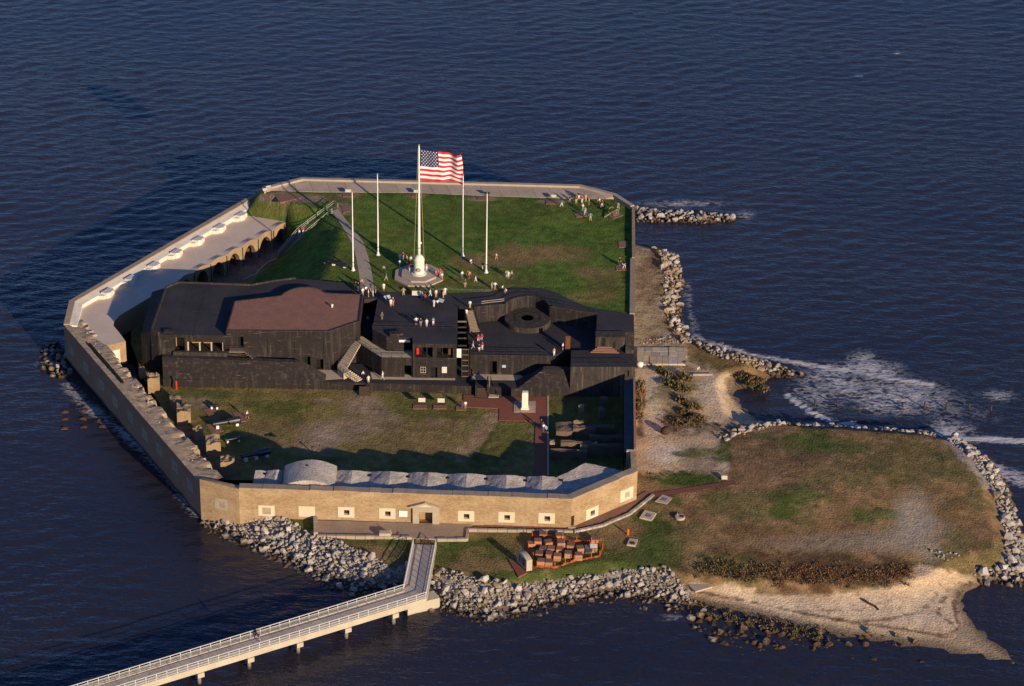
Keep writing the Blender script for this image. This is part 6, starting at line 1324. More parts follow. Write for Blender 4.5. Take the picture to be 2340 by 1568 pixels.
# railing panels: one shared mesh
pmb = MB(); PW = 1.72
pmb.box((0, 0, 0), .08, .08, 1.1)
for z in (.12, .62, 1.04): pmb.box((PW / 2, 0, z), PW, .06 if z < 1 else .14, .06 if z < 1 else .08)
for i in range(1, 9): pmb.box((PW * i / 9, 0, .14), .045, .035, .5)
pme = pmb.build('railing_panel', 'rail_white').data; bpy.data.objects.remove(bpy.data.objects['railing_panel'])
def rail_run(a, b, za, zb):
    d = Vector(xy(b)) - Vector(xy(a)); k = round(d.length / PW)
    for i in range(k):
        o = bpy.data.objects.new('railing_panel', pme); C.objects.link(o); o.parent = pier; p = Vector(xy(a)).lerp(Vector(xy(b)), i / k)
        o.location = Vector((p.x, p.y, za + (zb - za) * i / k + .05)) - pier.location; o.rotation_euler = (0, -math.atan2(zb - za, d.length), math.atan2(d.y, d.x)); o.scale = (d.length / k / PW, 1, 1)
for ls in (lr, rr_): rail_run(ls[0], ls[1], DZ0 + .06, DZ1 + .06); rail_run(ls[1], ls[2], DZ1 + .06, DZ1 + .06)
e = (rr_[2] - rr_[1]).normalized()
for i in range(9):
    c0 = (Vector(xy(rr_[1])) + Vector(xy(e)) * (5.6 + i * 8.45)); c1 = c0 + (Vector(xy(lr[1])) - Vector(xy(rr_[1]))).normalized() * 0 + Vector((-e.y, e.x)) * (-4.0 if Vector((-e.y, e.x)).y < 0 else 4.0)
    nn = (c1 - c0).normalized(); mb = MB(); mb.seg(c0 - nn * .35, c1 + nn * .35, -.55, .55, DZ1 - 1.75, DZ1 - .96); mb.build('pile_cap', 'pier_concrete', pier)
    for f in (.12, .88): p = c0.lerp(c1, f); mb = MB(); mb.lathe([(.32, -1.5), (.32, DZ1 - 1.6)], (p.x, p.y, 0), 10); mb.build('pile', 'pier_pile', pier)
q = G(978, 1392, .6); mb = MB(); mb.box((q.x - 1.2, q.y + 1.2, 0), 5.6, 2.4, 1.9, .45); mb.build('abutment', 'pier_concrete', pier)

# brick pallets in orange mesh
def zp(X, Y): return ((2040 + X / 5.85) / 1.7504, (2080 + Y / 5.85) / 1.7504)
pal = [(770, 425, .75, 0), (650, 625, 1.05, .03), (895, 657, 1.1, .25), (1150, 470, .9, .05), (1185, 692, 1.3, .1), (1165, 790, .8, -.05), (1418, 712, .95, -.1), (1640, 782, .95, .2), (772, 772, .75, -.15), (962, 775, .8, -.1), (682, 888, .8, -.1),
       (922, 912, .9, -.1), (1108, 965, 1.0, -.08), (1362, 905, 1.0, -.05), (1604, 955, 1.1, .05), (725, 1092, 1.0, 0), (908, 1108, 1.0, -.02), (1982, 562, .85, 0), (1955, 768, 1.0, .02), (1835, 772, .9, .1), (500, 655, .75, .1)]
pw_ = ['rearmost pallet of bricks by the left of the fence', 'tall pallet with pale front at the upper left of the brick yard', 'turned pallet of orange bricks second in the upper row', 'rear pallet leaning behind the tallest stack', 'tallest pallet of bricks with white wrapping', 'low pallet in front of the tallest stack', 'pallet in the middle right of the brick yard', 'pallet right of centre with a sunlit corner', 'low pallet left of centre in the brick yard', 'low pallet just right of the left-centre pallet', 'pallet at the left edge above the fence', 'pallet in the lower middle of the brick yard', 'pallet with grey sides in the lower middle', 'pale pallet right of the lower middle', 'pallet at the lower right behind the orange mesh', 'left of two front pallets behind orange mesh', 'right of two front pallets behind orange mesh', 'pallet in the far right corner of the brick yard', 'pallet with a white lattice top at the right', 'dark wrapped pallet beside the white lattice one', 'pallet half hidden at the left end of the mesh']
for i, (X, Y, h, a) in enumerate(pal):
    p = G(*zp(X, Y), 2.42); p = p + Vector((0, .5, 0)); t = thing('brick_pallet', pw_[i], 'pallet', tuple(p), 'pallets of bricks in the orange enclosure'); s = 1.2
    mb = MB(); mb.box(p, s, s, .12, a); mb.build('pallet_base', 'wood_grey', t)
    k = max(2, round((h - .12) / .2)); hh = (h - .12) / k
    for c in range(k):
        mb = MB(); mb.box(p + Vector((random.uniform(-.012, .012), random.uniform(-.012, .012), .123 + c * hh)), s * random.uniform(.965, 1), s * random.uniform(.965, 1), hh - .012, a); mb.mi = [0, 0, 0, 0, 1, 0]; mb.build('brick_course', ['brick_stack', 'brick_stack_top'] if i != 19 else ['plaque', 'steel_lid'], t)
    if i == 18:
        for g in range(6): mb = MB(); mb.box(p + Vector(((g - 2.5) * .19, 0, h + .003)), .07, s, .05, a); mb.build('lattice_bar', 'white_paint', t); mb = MB(); mb.box(p + Vector((0, (g - 2.5) * .19, h + .056)), s, .07, .05, a); mb.build('lattice_bar', 'white_paint', t)
    if i in (4, 3): mb = MB(); mb.box(p + Vector((s / 2 + .03, 0, .3)), .04, s * .9, h - .35, a); mb.build('wrap', 'white_paint', t)
fpx = [(430, 690), (540, 900), (630, 1105), (1050, 1132), (1290, 1050), (1500, 975), (1900, 905), (2100, 865), (2165, 700), (2125, 570), (1900, 560), (1560, 545), (1280, 535), (860, 425), (520, 445), (430, 690)]
of = thing('mesh_fence', 'sagging orange plastic mesh fence round the brick pallets', 'fence', tuple(G(*zp(1300, 800), 2.4)))
fq = [G(*zp(*p), 2.42) for p in fpx]
for i, (a, b) in enumerate(zip(fq[:-1], fq[1:])):
    mb = MB(); n = 6
    for k in range(n):
        s0, s1 = k / n, (k + 1) / n; h = lambda s: (.42 if 2 <= i <= 6 else .7) - .22 * math.sin(math.pi * s) * (1 if i % 2 else .5) ; wv = lambda s, z: Vector((0, .12 * math.sin(s * 9 + i + z * 3), 0))
        p0, p1 = a.lerp(b, s0), a.lerp(b, s1); mb.quad(p0 + wv(s0, 0), p1 + wv(s1, 0), p1 + wv(s1, 1) + Vector((0, 0, h(s1))), p0 + wv(s0, 1) + Vector((0, 0, h(s0))))
    mb.build('mesh_panel', 'orange_mesh', of, smooth=True); mb = MB(); mb.tube([a, a + Vector((0, 0, 1.25))], .05, 5); mb.build('stake', 'orange_paint', of)
# granite marker
A_, B_, C_ = G(1181, 1283, 2.45), G(1203, 1306, 2.45), G(1216, 1303.5, 2.45)
gm = thing('stone_marker', 'upright granite marker with a dark inscribed face beside the brick pallets', 'monument', tuple(B_)); D_ = A_ + (C_ - B_)
mb = MB(); N = 8; f0 = []; f1 = []
for k in range(N + 1): s = k / N; h = 1.95 + .45 * math.sin(math.pi * (s * .85 + .08)); f0.append(A_.lerp(B_, s) + Vector((0, 0, h))); f1.append(D_.lerp(C_, s) + Vector((0, 0, h)))
mb.add([A_] + f0 + [B_], [tuple(range(N + 3))]); mb.add([D_] + f1 + [C_], [tuple(range(N + 2, -1, -1))]); mb.loft(f0, f1); mb.quad(A_, f0[0], f1[0], D_); mb.quad(B_, C_, f1[-1], f0[-1]); mb.build('slab', 'granite', gm)
ab = (B_ - A_); nn = Vector((ab.y, -ab.x, 0)).normalized(); nn = nn if nn.x < 0 else -nn; up = Vector((0, 0, 1))
q = [A_.lerp(B_, .2) + up * .5, A_.lerp(B_, .82) + up * .5, A_.lerp(B_, .82) + up * 1.85, A_.lerp(B_, .2) + up * 1.85]; mb = MB(); mb.quad(*[p + nn * .03 for p in q]); mb.build('plaque', 'plaque', gm)
for k in range(7):
    z = 1.72 - k * .17; s0 = .27 + .03 * (k % 2); s1 = .74 - .06 * ((k * 3) % 4); mb = MB(); a, b = A_.lerp(B_, s0), A_.lerp(B_, s1); mb.quad(*[p + nn * .037 for p in (a + up * (z - .05), b + up * (z - .05), b + up * (z + .02), a + up * (z + .02))]); mb.build('inscription_line', 'letter_pale', gm)
pads([(1160, 1275), (1176, 1281), (1204, 1309), (1185, 1318)], GZ, 'brick_paving', .06)
# manhole slabs
def slab(label, pts, lid, z=2.5, lidr=None):
    q = W(pts, z + .15); c = sum(q, Vector((0, 0, 0))) / 4; t = thing('concrete_slab', label, 'slab', (c.x, c.y, z)); mb = MB(); mb.prism([xy(p) for p in q][::-1] if True else 0, z - .3, z + .15); mb.build('slab', 'concrete_pale', t); l = G(*lid, z + .15)
    mb = MB()
    if lidr: mb.lathe([(lidr, 0), (lidr, .05), (lidr * .8, .06)], l, 20)
    else: mb.prism([xy(l + (p - c) * .42) for p in q][::-1], z + .1, z + .2)
    mb.build('lid', 'iron_lid' if lidr else 'steel_lid', t)
slab('farther pale concrete slab with a blue-grey lid by the brick footpath', [(1514, 1130), (1537, 1138), (1524, 1151.5), (1496.5, 1145.5)], (1518, 1141.5)); slab('nearer pale concrete slab with a blue-grey lid on the grass', [(1473.7, 1165), (1500, 1172), (1489, 1188), (1461.5, 1182)], (1482, 1178)); slab('small concrete slab with a round rusty manhole cover', [(1438.6, 1230), (1457.6, 1232), (1452, 1247), (1432.5, 1244)], (1445, 1241), lidr=.46)
p = G(1554, 1183, 2.55); t = thing('well_ring', 'round pale concrete well ring with an open dark hatch', 'slab', tuple(p)); mb = MB(); mb.lathe([(.86, -.3), (.86, .28), (.8, .3)], p, 24); mb.build('ring', 'concrete_pale', t); mb = MB(); mb.box(p + Vector((.25, .02, .3)), .7, .55, .03, -.2); mb.build('hatch', 'dark', t); mb = MB(); mb.tube([p + Vector((-.45, .3, .3)), p + Vector((-.45, .3, .8))], .05, 5); mb.build('stub_pipe', 'concrete_pale', t)

# old wharf: rows of large flat stones
wh = thing('stone_wharf', 'old stone wharf of large flat blocks reaching from the wall to the rocks', 'wharf', tuple(G(1510, 815, 1.4)))
for r_i, (ya, yb) in enumerate(((793.5, 803), (803.4, 814), (814.4, 832))):
    x = 1456.0
    while x < (1568 if r_i < 2 else 1552):
        w = random.uniform(13, 22); x2 = min(x + w, 1570); q = W([(x + .3, yb - .2), (x2 - .3, yb - .2), (x2 - .3, ya + .2), (x + .3, ya + .2)], 1.75); mb = MB(); mb.prism([xy(p) for p in q], .2, 1.75 + random.uniform(-.06, .06)); mb.build('stone', 'concrete_pale' if random.random() < .8 else 'rock_pale', wh); x = x2
for (x, y, w, d, h, a, lab) in ((1606, 858, 3.6, .4, .35, .05, 'long pale timber baulk at the head of the small beach'), (1582, 838, 3.0, .8, .45, -.75, 'fallen grey stone beam beside the shrubs'), (1600, 1342, 3.2, 2.2, .3, .5, 'tilted pale concrete slab at the top of the lower beach')):
    mb = MB(); mb.box(G(x, y, 1.6) if y < 900 else G(x, y, 1.15), w, d, h, a); tag(mb.build('stone_beam', 'concrete_pale'), lab, 'stone')
# white tank and small fittings on the right wall
p = G(1461.5, 840, 1.6); t = thing('tank', 'round white tank hanging beside the right end of the battery', 'tank', tuple(p)); mb = MB(); mb.lathe([(.2, -.62), (.5, -.55), (.55, 0), (.5, .55), (.2, .62)], p + Vector((0, 0, .7)), 18, axis=(.8, -.6, .1)); mb.build('drum', 'tank_white', t, smooth=True); mb = MB(); mb.box(p + Vector((0, 0, -.1)), .8, .5, .25); mb.build('cradle', 'wood_grey', t)
# dark buoy on the sand
p = G(1524, 992, 1.9); t = thing('old_buoy', 'dark rusty half buried buoy on the sandy esplanade', 'buoy', tuple(p)); mb = MB(); mb.lathe([(.3, -.1), (.8, .3), (.95, .8), (.7, 1.3), (.2, 1.5)], p, 16, axis=(-.3, .1, 1)); mb.build('hull', 'wood_dark', t); mb = MB(); mb.lathe([(.98, .74), (.98, .86)], p, 16, axis=(-.3, .1, 1)); mb.build('band', 'rust', t)
# driftwood
mb = MB(); q = [onisle(x, y, .12) for x, y in ((1972, 1372), (1985, 1380), (2000, 1387), (2008, 1395))]; mb.tube(q, .26, 7, r2=.14); tag(mb.build('driftwood_log', 'wood_dark'), 'dark driftwood log lying on the lower beach', 'log')
# stumps standing in the surf
for i, (X, Y) in enumerate(((155, 715), (388, 715), (617, 735), (1072, 730), (1303, 740), (1527, 745), (1763, 740), (1998, 765))):
    p = G((3200 + X / 2.612) / 1.7504, (1350 + Y / 2.612) / 1.7504, 0); mb = MB(); h = random.uniform(.9, 1.4); mb.tube([p - Vector((0, 0, 1)), p + Vector((random.uniform(-.1, .1), random.uniform(-.1, .1), h * .6)), p + Vector((random.uniform(-.15, .15), 0, h))], .2, 7, r2=.15)
    tag(mb.build('timber_stump', 'wood_dark'), ['first', 'second', 'third', 'fourth', 'fifth', 'sixth', 'seventh', 'eighth'][i] + ' dark timber stump in the surf, counted from the beach', 'stump', 'timber stumps in the surf')
for i, (X, Y) in enumerate(((203, 1165), (450, 1150), (200, 1265), (445, 1255), (680, 1268), (195, 1385), (453, 1370), (700, 1360))):
    p = G((200 + X / 3.336) / 1.7504, (1300 + Y / 3.336) / 1.7504, 0); mb = MB(); mb.box(p + Vector((0, 0, -.7)), 1.2, .6, .82, random.uniform(-.2, .2)); mb.box(p + Vector((.1, .1, .123)), .7, .35, .12, random.uniform(-.2, .2))
    tag(mb.build('pile_stub', 'rust'), 'rusty pile stub in the water left of the sea wall, ' + ['top left of its grid', 'top right of its grid', 'second row left', 'second row middle', 'second row right', 'bottom row left', 'bottom row middle', 'bottom row right'][i], 'stub', 'rusty pile stubs left of the sea wall')

# ================================================================== BOULDERS
ROCKS = [convex_rock(100 + i, random.Random(i).randint(11, 17), random.Random(i).uniform(.75, 1.1)) for i in range(14)]
isle_xy = [(p.x, p.y) for p in shore]
rock_list = []
def scatter(band, px_poly, n, smin, smax, mat_pale, pile=.7, power=2.0, lift=0.0):
    poly = [(p.x, p.y) for p in W(px_poly, 1.3 if band in (1, 2, 4, 5, 7, 14, 15) else .7)]
    xs = [p[0] for p in poly]; ys = [p[1] for p in poly]; r = random.Random(band); got = 0; tries = 0; pts = []
    while got < n and tries < n * 60:
        tries += 1; x, y = r.uniform(min(xs), max(xs)), r.uniform(min(ys), max(ys))
        if not inpoly(np.array([x]), np.array([y]), poly)[0]: continue
        s = smin + (smax - smin) * r.random() ** power
        if any((x - a) ** 2 + (y - b) ** 2 < (.30 * (s + c)) ** 2 for a, b, c in pts): continue
        pts.append((x, y, s)); got += 1
    P = np.array(pts); d = dist_poly(P[:, 0], P[:, 1], isle_xy, False); ins = inpoly(P[:, 0], P[:, 1], isle_poly)
    g = np.where(ins, isle_z(P[:, 0], P[:, 1]) - .05, np.maximum(-.5, -.2 - d * .2)); e = dist_poly(P[:, 0], P[:, 1], poly)
    for (x, y, s), gz, ee in zip(pts, g, e):
        rock_list.append((band, x, y, float(gz) + s * .18 + lift + min(1, ee / 1.5) * pile * r.random(), s, r.random() < mat_pale, r.random() * 6.28, r.uniform(-.35, .35), r.uniform(-.35, .35), r.randrange(14)))
scatter(1, [(468, 1170), (560, 1174), (640, 1183), (668, 1205), (700, 1226), (745, 1236), (800, 1262), (850, 1283), (900, 1305), (942, 1285), (938, 1342), (840, 1358), (760, 1334), (700, 1304), (620, 1266), (510, 1220), (452, 1192)], 860, .42, 1.75, .95, .55, 2.4)
scatter(2, [(985, 1308), (1040, 1320), (1100, 1338), (1200, 1338), (1300, 1322), (1420, 1308), (1530, 1310), (1560, 1335), (1590, 1362), (1560, 1395), (1490, 1378), (1400, 1364), (1290, 1380), (1210, 1395), (1130, 1416), (1060, 1410), (985, 1390)], 860, .35, 1.7, .78, .35, 2.6)
scatter(3, [(1540, 1378), (1620, 1392), (1720, 1420), (1820, 1448), (1900, 1462), (1880, 1478), (1760, 1475), (1690, 1488), (1640, 1460), (1580, 1425)], 230, .5, 1.9, .05, .1, 2.0, .12)
scatter(4, [(2150, 988), (2205, 1000), (2265, 1045), (2305, 1110), (2335, 1200), (2348, 1260), (2350, 1328), (2290, 1322), (2240, 1320), (2250, 1300), (2292, 1290), (2302, 1230), (2272, 1130), (2222, 1060), (2160, 1012)], 420, .5, 2.1, .85, .5, 2.2)
scatter(5, [(1640, 1012), (1700, 982), (1800, 964), (1900, 968), (2000, 976), (2120, 986), (2160, 1000), (2100, 996), (1950, 983), (1800, 978), (1720, 995), (1660, 1020)], 120, .6, 1.7, .8, .3)
scatter(6, [(1453, 471), (1500, 475), (1600, 480), (1672, 487), (1682, 498), (1600, 505), (1453, 500)], 230, .55, 1.8, .75, .7, 1.8, .45)
scatter(7, [(1490, 566), (1552, 575), (1562, 630), (1556, 690), (1568, 740), (1588, 780), (1560, 792), (1535, 750), (1515, 705), (1520, 640), (1508, 590)], 300, .45, 1.7, .6, .4, 2.0, .1)
scatter(8, [(1575, 768), (1650, 793), (1720, 812), (1800, 832), (1838, 850), (1800, 858), (1700, 842), (1640, 828), (1590, 800)], 230, .5, 1.7, .3, .4, 1.8, .1)
scatter(9, [(88, 785), (135, 770), (158, 815), (160, 850), (132, 866), (95, 838)], 60, .7, 1.7, .4, .7, 1.5, .3)
scatter(10, [(155, 860), (200, 900), (300, 990), (400, 1105), (445, 1170), (425, 1172), (330, 1060), (230, 950), (165, 890)], 60, .5, 1.3, .1, .0, 2, -.3)
scatter(11, [(1460, 783), (1560, 776), (1570, 792), (1458, 793)], 130, .2, .55, .3, .05, 2, .0)
scatter(12, [(2110, 1268), (2200, 1290), (2250, 1300), (2230, 1318), (2150, 1300), (2100, 1290)], 34, .25, .7, .5, .05)
scatter(13, [(2200, 1455), (1450, 1400), (1500, 1395), (1900, 1482), (2150, 1502), (2050, 1515), (1800, 1492)], 46, .4, 1.4, .0, .0, 2, .05)
scatter(14, [(468, 1170), (560, 1174), (640, 1183), (668, 1205), (700, 1226), (745, 1236), (800, 1262), (850, 1283), (900, 1305), (942, 1285), (938, 1342), (840, 1358), (760, 1334), (700, 1304), (620, 1266), (510, 1220), (452, 1192)], 900, .2, .5, .95, .6, 1.5)
scatter(15, [(985, 1308), (1040, 1320), (1100, 1338), (1200, 1338), (1300, 1322), (1420, 1308), (1530, 1310), (1560, 1335), (1590, 1362), (1560, 1395), (1490, 1378), (1400, 1364), (1290, 1380), (1210, 1395), (1130, 1416), (1060, 1410), (985, 1390)], 900, .2, .5, .7, .5, 1.5)
blab = {1: ('pale angular boulder in the riprap left of the pier', 'riprap boulders left of the pier'), 2: ('boulder in the mixed riprap right of the pier', 'riprap boulders right of the pier'), 3: ('brown wet boulder at the foot of the lower beach', 'wet boulders below the lower beach'),
        4: ('pale boulder in the riprap on the right edge of the spit', 'riprap boulders on the right edge of the spit'), 5: ('pale boulder in the thin row along the far edge of the spit', 'boulder row along the far edge of the spit'), 6: ('boulder in the jetty beyond the far right corner', 'boulders of the far jetty'),
        7: ('boulder heaped along the stone apron', 'boulders along the stone apron'), 8: ('dark boulder in the line washed by the surf', 'boulders in the surf line'), 9: ('boulder in the heap at the left corner of the fort', 'boulders at the left corner of the fort')}
order = sorted(range(len(rock_list)), key=lambda i: -rock_list[i][4]); single = set([i for i in order if rock_list[i][0] <= 9][:300])
rmesh = {}
def rock_mesh(k, pale):
    if (k, pale) not in rmesh:
        me = bpy.data.meshes.new('boulder'); vv, ff = ROCKS[k]; me.from_pydata([tuple(v) for v in vv], [], ff); me.materials.append(MATS['rock_pale' if pale else 'rock_brown']); me.update(); rmesh[(k, pale)] = me
    return rmesh[(k, pale)]
bulk = {}
for i, (band, x, y, z, s, pale, a, b, c, k) in enumerate(rock_list):
    M = Matrix.Translation((x, y, z)) @ Matrix.Rotation(a, 4, 'Z') @ Matrix.Rotation(b, 4, 'X') @ Matrix.Rotation(c, 4, 'Y') @ Matrix.Scale(s, 4)
    if i in single:
        o = bpy.data.objects.new('boulder', rock_mesh(k, pale)); C.objects.link(o); o.matrix_world = M; tag(o, blab[band][0], 'boulder', blab[band][1])
    else:
        mb = bulk.setdefault(pale, MB()); vv, ff = ROCKS[k]; mb.add([M @ v for v in vv], ff)
for pale, mb in bulk.items():
    mb.build('riprap', 'rock_pale' if pale else 'rock_brown', kind='stuff', label='smaller pale shore stones' if pale else 'smaller brown shore stones', category='stones')

# ================================================================== SHRUBS AND BRUSH
def leaves(mb, c, rx, ry, rz, n, size, r, upright=.4):
    for _ in range(n):
        while True:
            v = Vector((r.uniform(-1, 1), r.uniform(-1, 1), r.uniform(-.2, 1)))
            if v.length < 1: break
        v *= .45 + .55 * r.random(); p = Vector((c[0] + v.x * rx, c[1] + v.y * ry, c[2] + v.z * rz)); s = size * r.uniform(.6, 1.3)
        a = Vector((r.gauss(0, 1), r.gauss(0, 1), r.gauss(0, .6))).normalized(); b = a.cross(Vector((r.gauss(0, 1), r.gauss(0, 1), r.gauss(0, 1)))).normalized(); 
        if r.random() < upright: b = Vector((r.gauss(0, .25), r.gauss(0, .25), 1)).normalized()
        mb.quad(p - a * s * .35, p + a * s * .35, p + a * s * .2 + b * s, p - a * s * .2 + b * s, r.choices((0, 1, 2), weights=leaves.w)[0])
leaves.w = (1, 1, 1)
LM = ['leaf_green', 'leaf_rust', 'leaf_straw']
def shrub(px, py, z, w, h, label, group, wts, seed, n=260):
    p = G(px, py, z); t = thing('shrub', label, 'shrub', tuple(p), group); r = random.Random(seed); leaves.w = wts; mb = MB()
    for k in range(5): leaves(mb, (p.x + r.uniform(-.35, .35) * w, p.y + r.uniform(-.35, .35) * w, p.z + r.uniform(0, .25) * h), w * r.uniform(.3, .5), w * r.uniform(.3, .5), h * r.uniform(.6, .95), n // 5, .34, r)
    mb.build('foliage', LM, t); mb = MB()
    for k in range(4): a = r.uniform(0, 6.28); mb.tube([p - Vector((0, 0, .2)), p + Vector((math.cos(a) * w * .2, math.sin(a) * w * .2, h * .6))], .05, 4, r2=.02)
    mb.build('stem', 'wood_dark', t)
r = random.Random(3)
for i, (x, y) in enumerate(((1512, 850), (1530, 858), (1550, 862), (1568, 868), (1525, 876), (1545, 884), (1562, 892))): shrub(x, y, 1.7, r.uniform(2.0, 3.0), r.uniform(.7, 1.2), 'green and straw coloured shrub in the clump beside the stone wharf', 'shrubs beside the wharf', (5, 2, 3), 50 + i)
for i, (x, y) in enumerate(((1555, 915), (1572, 925), (1590, 935), (1562, 945), (1585, 955), (1605, 962), (1575, 970), (1548, 965))): shrub(x, y, 1.8, r.uniform(1.8, 2.8), r.uniform(.5, .9), 'brownish shrub in the clump on the sandy esplanade', 'shrubs on the sandy esplanade', (3, 4, 4), 70 + i)
for i, (x, y) in enumerate(((1700, 862), (1718, 868), (1735, 872), (1722, 882), (1745, 886))): shrub(x, y, .9, r.uniform(2.0, 2.8), r.uniform(.6, 1.0), 'olive shrub at the point between the beach and the surf', 'shrubs at the point by the surf', (4, 3, 3), 90 + i)
for i, y in enumerate((882, 900, 918, 936, 955)): shrub(1463 + (i % 2) * 3, y, 2.0, 1.6, 1.5, 'tall rusty grass tuft growing along the right outer wall', 'grass tufts along the right outer wall', (1, 5, 4), 110 + i, 200)
mb = MB(); r = random.Random(9)
for k in range(330):
    px = r.uniform(1595, 2085); u = (px - 1595) / 485; py = 1296 + 10 * math.sin(u * 3) + r.gauss(0, 12) + u * 12; p = G(px, py, 2.5); leaves.w = (4, 2, 3) if u < .35 and r.random() < .8 else (1, 6, 2)
    leaves(mb, p - Vector((0, 0, .15)), r.uniform(.7, 1.5), r.uniform(.5, .9), r.uniform(.2, .6) * (1.5 if r.random() < .1 else 1), 42, .2, r, .6)
mb.build('brush', LM, kind='stuff', label='band of rusty brown brush above the lower beach', category='brush')
mb = MB(); r = random.Random(19)
for k in range(260):
    a = r.random()
    if a < .35: px, py, z = r.uniform(1600, 1900), 0, 1.0; py = 1385 + (px - 1600) * .21 + r.uniform(-8, 22); z = .25; leaves.w = (3, 3, 2)
    elif a < .7: px, py, z = r.uniform(1480, 1640), r.uniform(1082, 1104), 2.4; leaves.w = (8, 0, 1)
    else: px, py, z = r.uniform(1500, 1700), r.uniform(960, 1060), 2.0; leaves.w = (3, 2, 3)
    p = G(px, py, z); leaves(mb, p - Vector((0, 0, .1)), r.uniform(.3, .9), r.uniform(.3, .7), r.uniform(.2, .5), 22, .22, r, .6)
mb.build('weeds', LM, kind='stuff', label='low scattered weeds on the shore', category='weeds')

# ================================================================== PEOPLE
def skin_body(pose):
    """one continuous figure grown over a skeleton; local units metres, facing -Y"""
    J = dict(pel=(0, 0, .95), wai=(0, 0, 1.1), che=(0, .0, 1.32), nec=(0, 0, 1.47), hd0=(0, -.01, 1.56), hd1=(0, -.015, 1.66), hd2=(0, -.01, 1.73),
             sL=(-.17, 0, 1.40), eL=(-.25, .02, 1.13), wL=(-.24, -.06, .88), fL=(-.235, -.08, .80), sR=(.17, 0, 1.40), eR=(.25, .02, 1.13), wR=(.24, -.06, .88), fR=(.235, -.08, .80),
             hL=(-.09, 0, .9), kL=(-.1, -.02, .5), aL=(-.1, .02, .09), tL=(-.11, -.14, .04), hR=(.09, 0, .9), kR=(.1, -.02, .5), aR=(.1, .02, .09), tR=(.11, -.14, .04))
    if pose == 'walk': J.update(kL=(-.1, -.2, .52), aL=(-.1, -.28, .1), tL=(-.1, -.44, .07), kR=(.1, .06, .49), aR=(.1, .32, .12), tR=(.1, .2, .04), eL=(-.25, .12, 1.15), wL=(-.24, .18, .92), fL=(-.23, .2, .85), eR=(.25, -.1, 1.14), wR=(.22, -.26, .96), fR=(.21, -.32, .9))
    if pose == 'hips': J.update(eL=(-.40, .06, 1.16), wL=(-.20, -.06, 1.0), fL=(-.15, -.09, .97), eR=(.40, .06, 1.16), wR=(.20, -.06, 1.0), fR=(.15, -.09, .97), aL=(-.16, .02, .09), tL=(-.18, -.13, .04), aR=(.16, .02, .09), tR=(.18, -.13, .04))
    if pose == 'point': J.update(eR=(.24, -.18, 1.2), wR=(.12, -.36, 1.22), fR=(.09, -.44, 1.23), eL=(-.24, -.16, 1.16), wL=(-.1, -.32, 1.2), fL=(-.06, -.38, 1.22))
    if pose in ('sit', 'crouch'):
        d = .45 if pose == 'sit' else .62
        for k in ('pel', 'wai', 'che', 'nec', 'hd0', 'hd1', 'hd2', 'sL', 'eL', 'wL', 'fL', 'sR', 'eR', 'wR', 'fR', 'hL', 'hR'): J[k] = (J[k][0], J[k][1] - (0 if pose == 'sit' else (J[k][2] - .95) * .35), J[k][2] - d)
        J.update(kL=(-.13, -.42, .5), aL=(-.12, -.4, .09), tL=(-.13, -.56, .04), kR=(.13, -.42, .5), aR=(.12, -.4, .09), tR=(.13, -.56, .04)); z = .62 if pose == 'sit' else .52; J.update(wL=(-.16, -.34, z), fL=(-.14, -.42, z - .02), wR=(.16, -.34, z), fR=(.14, -.42, z - .02))
    rad = dict(pel=.155, wai=.14, che=.165, nec=.06, hd0=.09, hd1=.105, hd2=.075, sL=.075, eL=.05, wL=.035, fL=.04, sR=.075, eR=.05, wR=.035, fR=.04, hL=.1, kL=.068, aL=.046, tL=.045, hR=.1, kR=.068, aR=.046, tR=.045)
    keys = list(J); E_ = [('pel', 'wai'), ('wai', 'che'), ('che', 'nec'), ('nec', 'hd0'), ('hd0', 'hd1'), ('hd1', 'hd2')] + [(a + s, b + s) for s in 'LR' for a, b in (('s', 'e'), ('e', 'w'), ('w', 'f'), ('h', 'k'), ('k', 'a'), ('a', 't'))] + [('che', 'sL'), ('che', 'sR'), ('pel', 'hL'), ('pel', 'hR')]
    me = bpy.data.meshes.new('body'); me.from_pydata([J[k] for k in keys], [(keys.index(a), keys.index(b)) for a, b in E_], [])
    o = bpy.data.objects.new('body', me); C.objects.link(o); md = o.modifiers.new('skin', 'SKIN'); o.modifiers.new('sub', 'SUBSURF').levels = 1
    for k, sv in zip(keys, me.skin_vertices[0].data): sv.radius = (rad[k], rad[k] * (.72 if k in ('pel', 'wai', 'che') else 1)); sv.use_root = (k == 'pel')
    dg = bpy.context.evaluated_depsgraph_get(); ev = o.evaluated_get(dg); m2 = bpy.data.meshes.new_from_object(ev); bpy.data.objects.remove(o)
    return m2, J
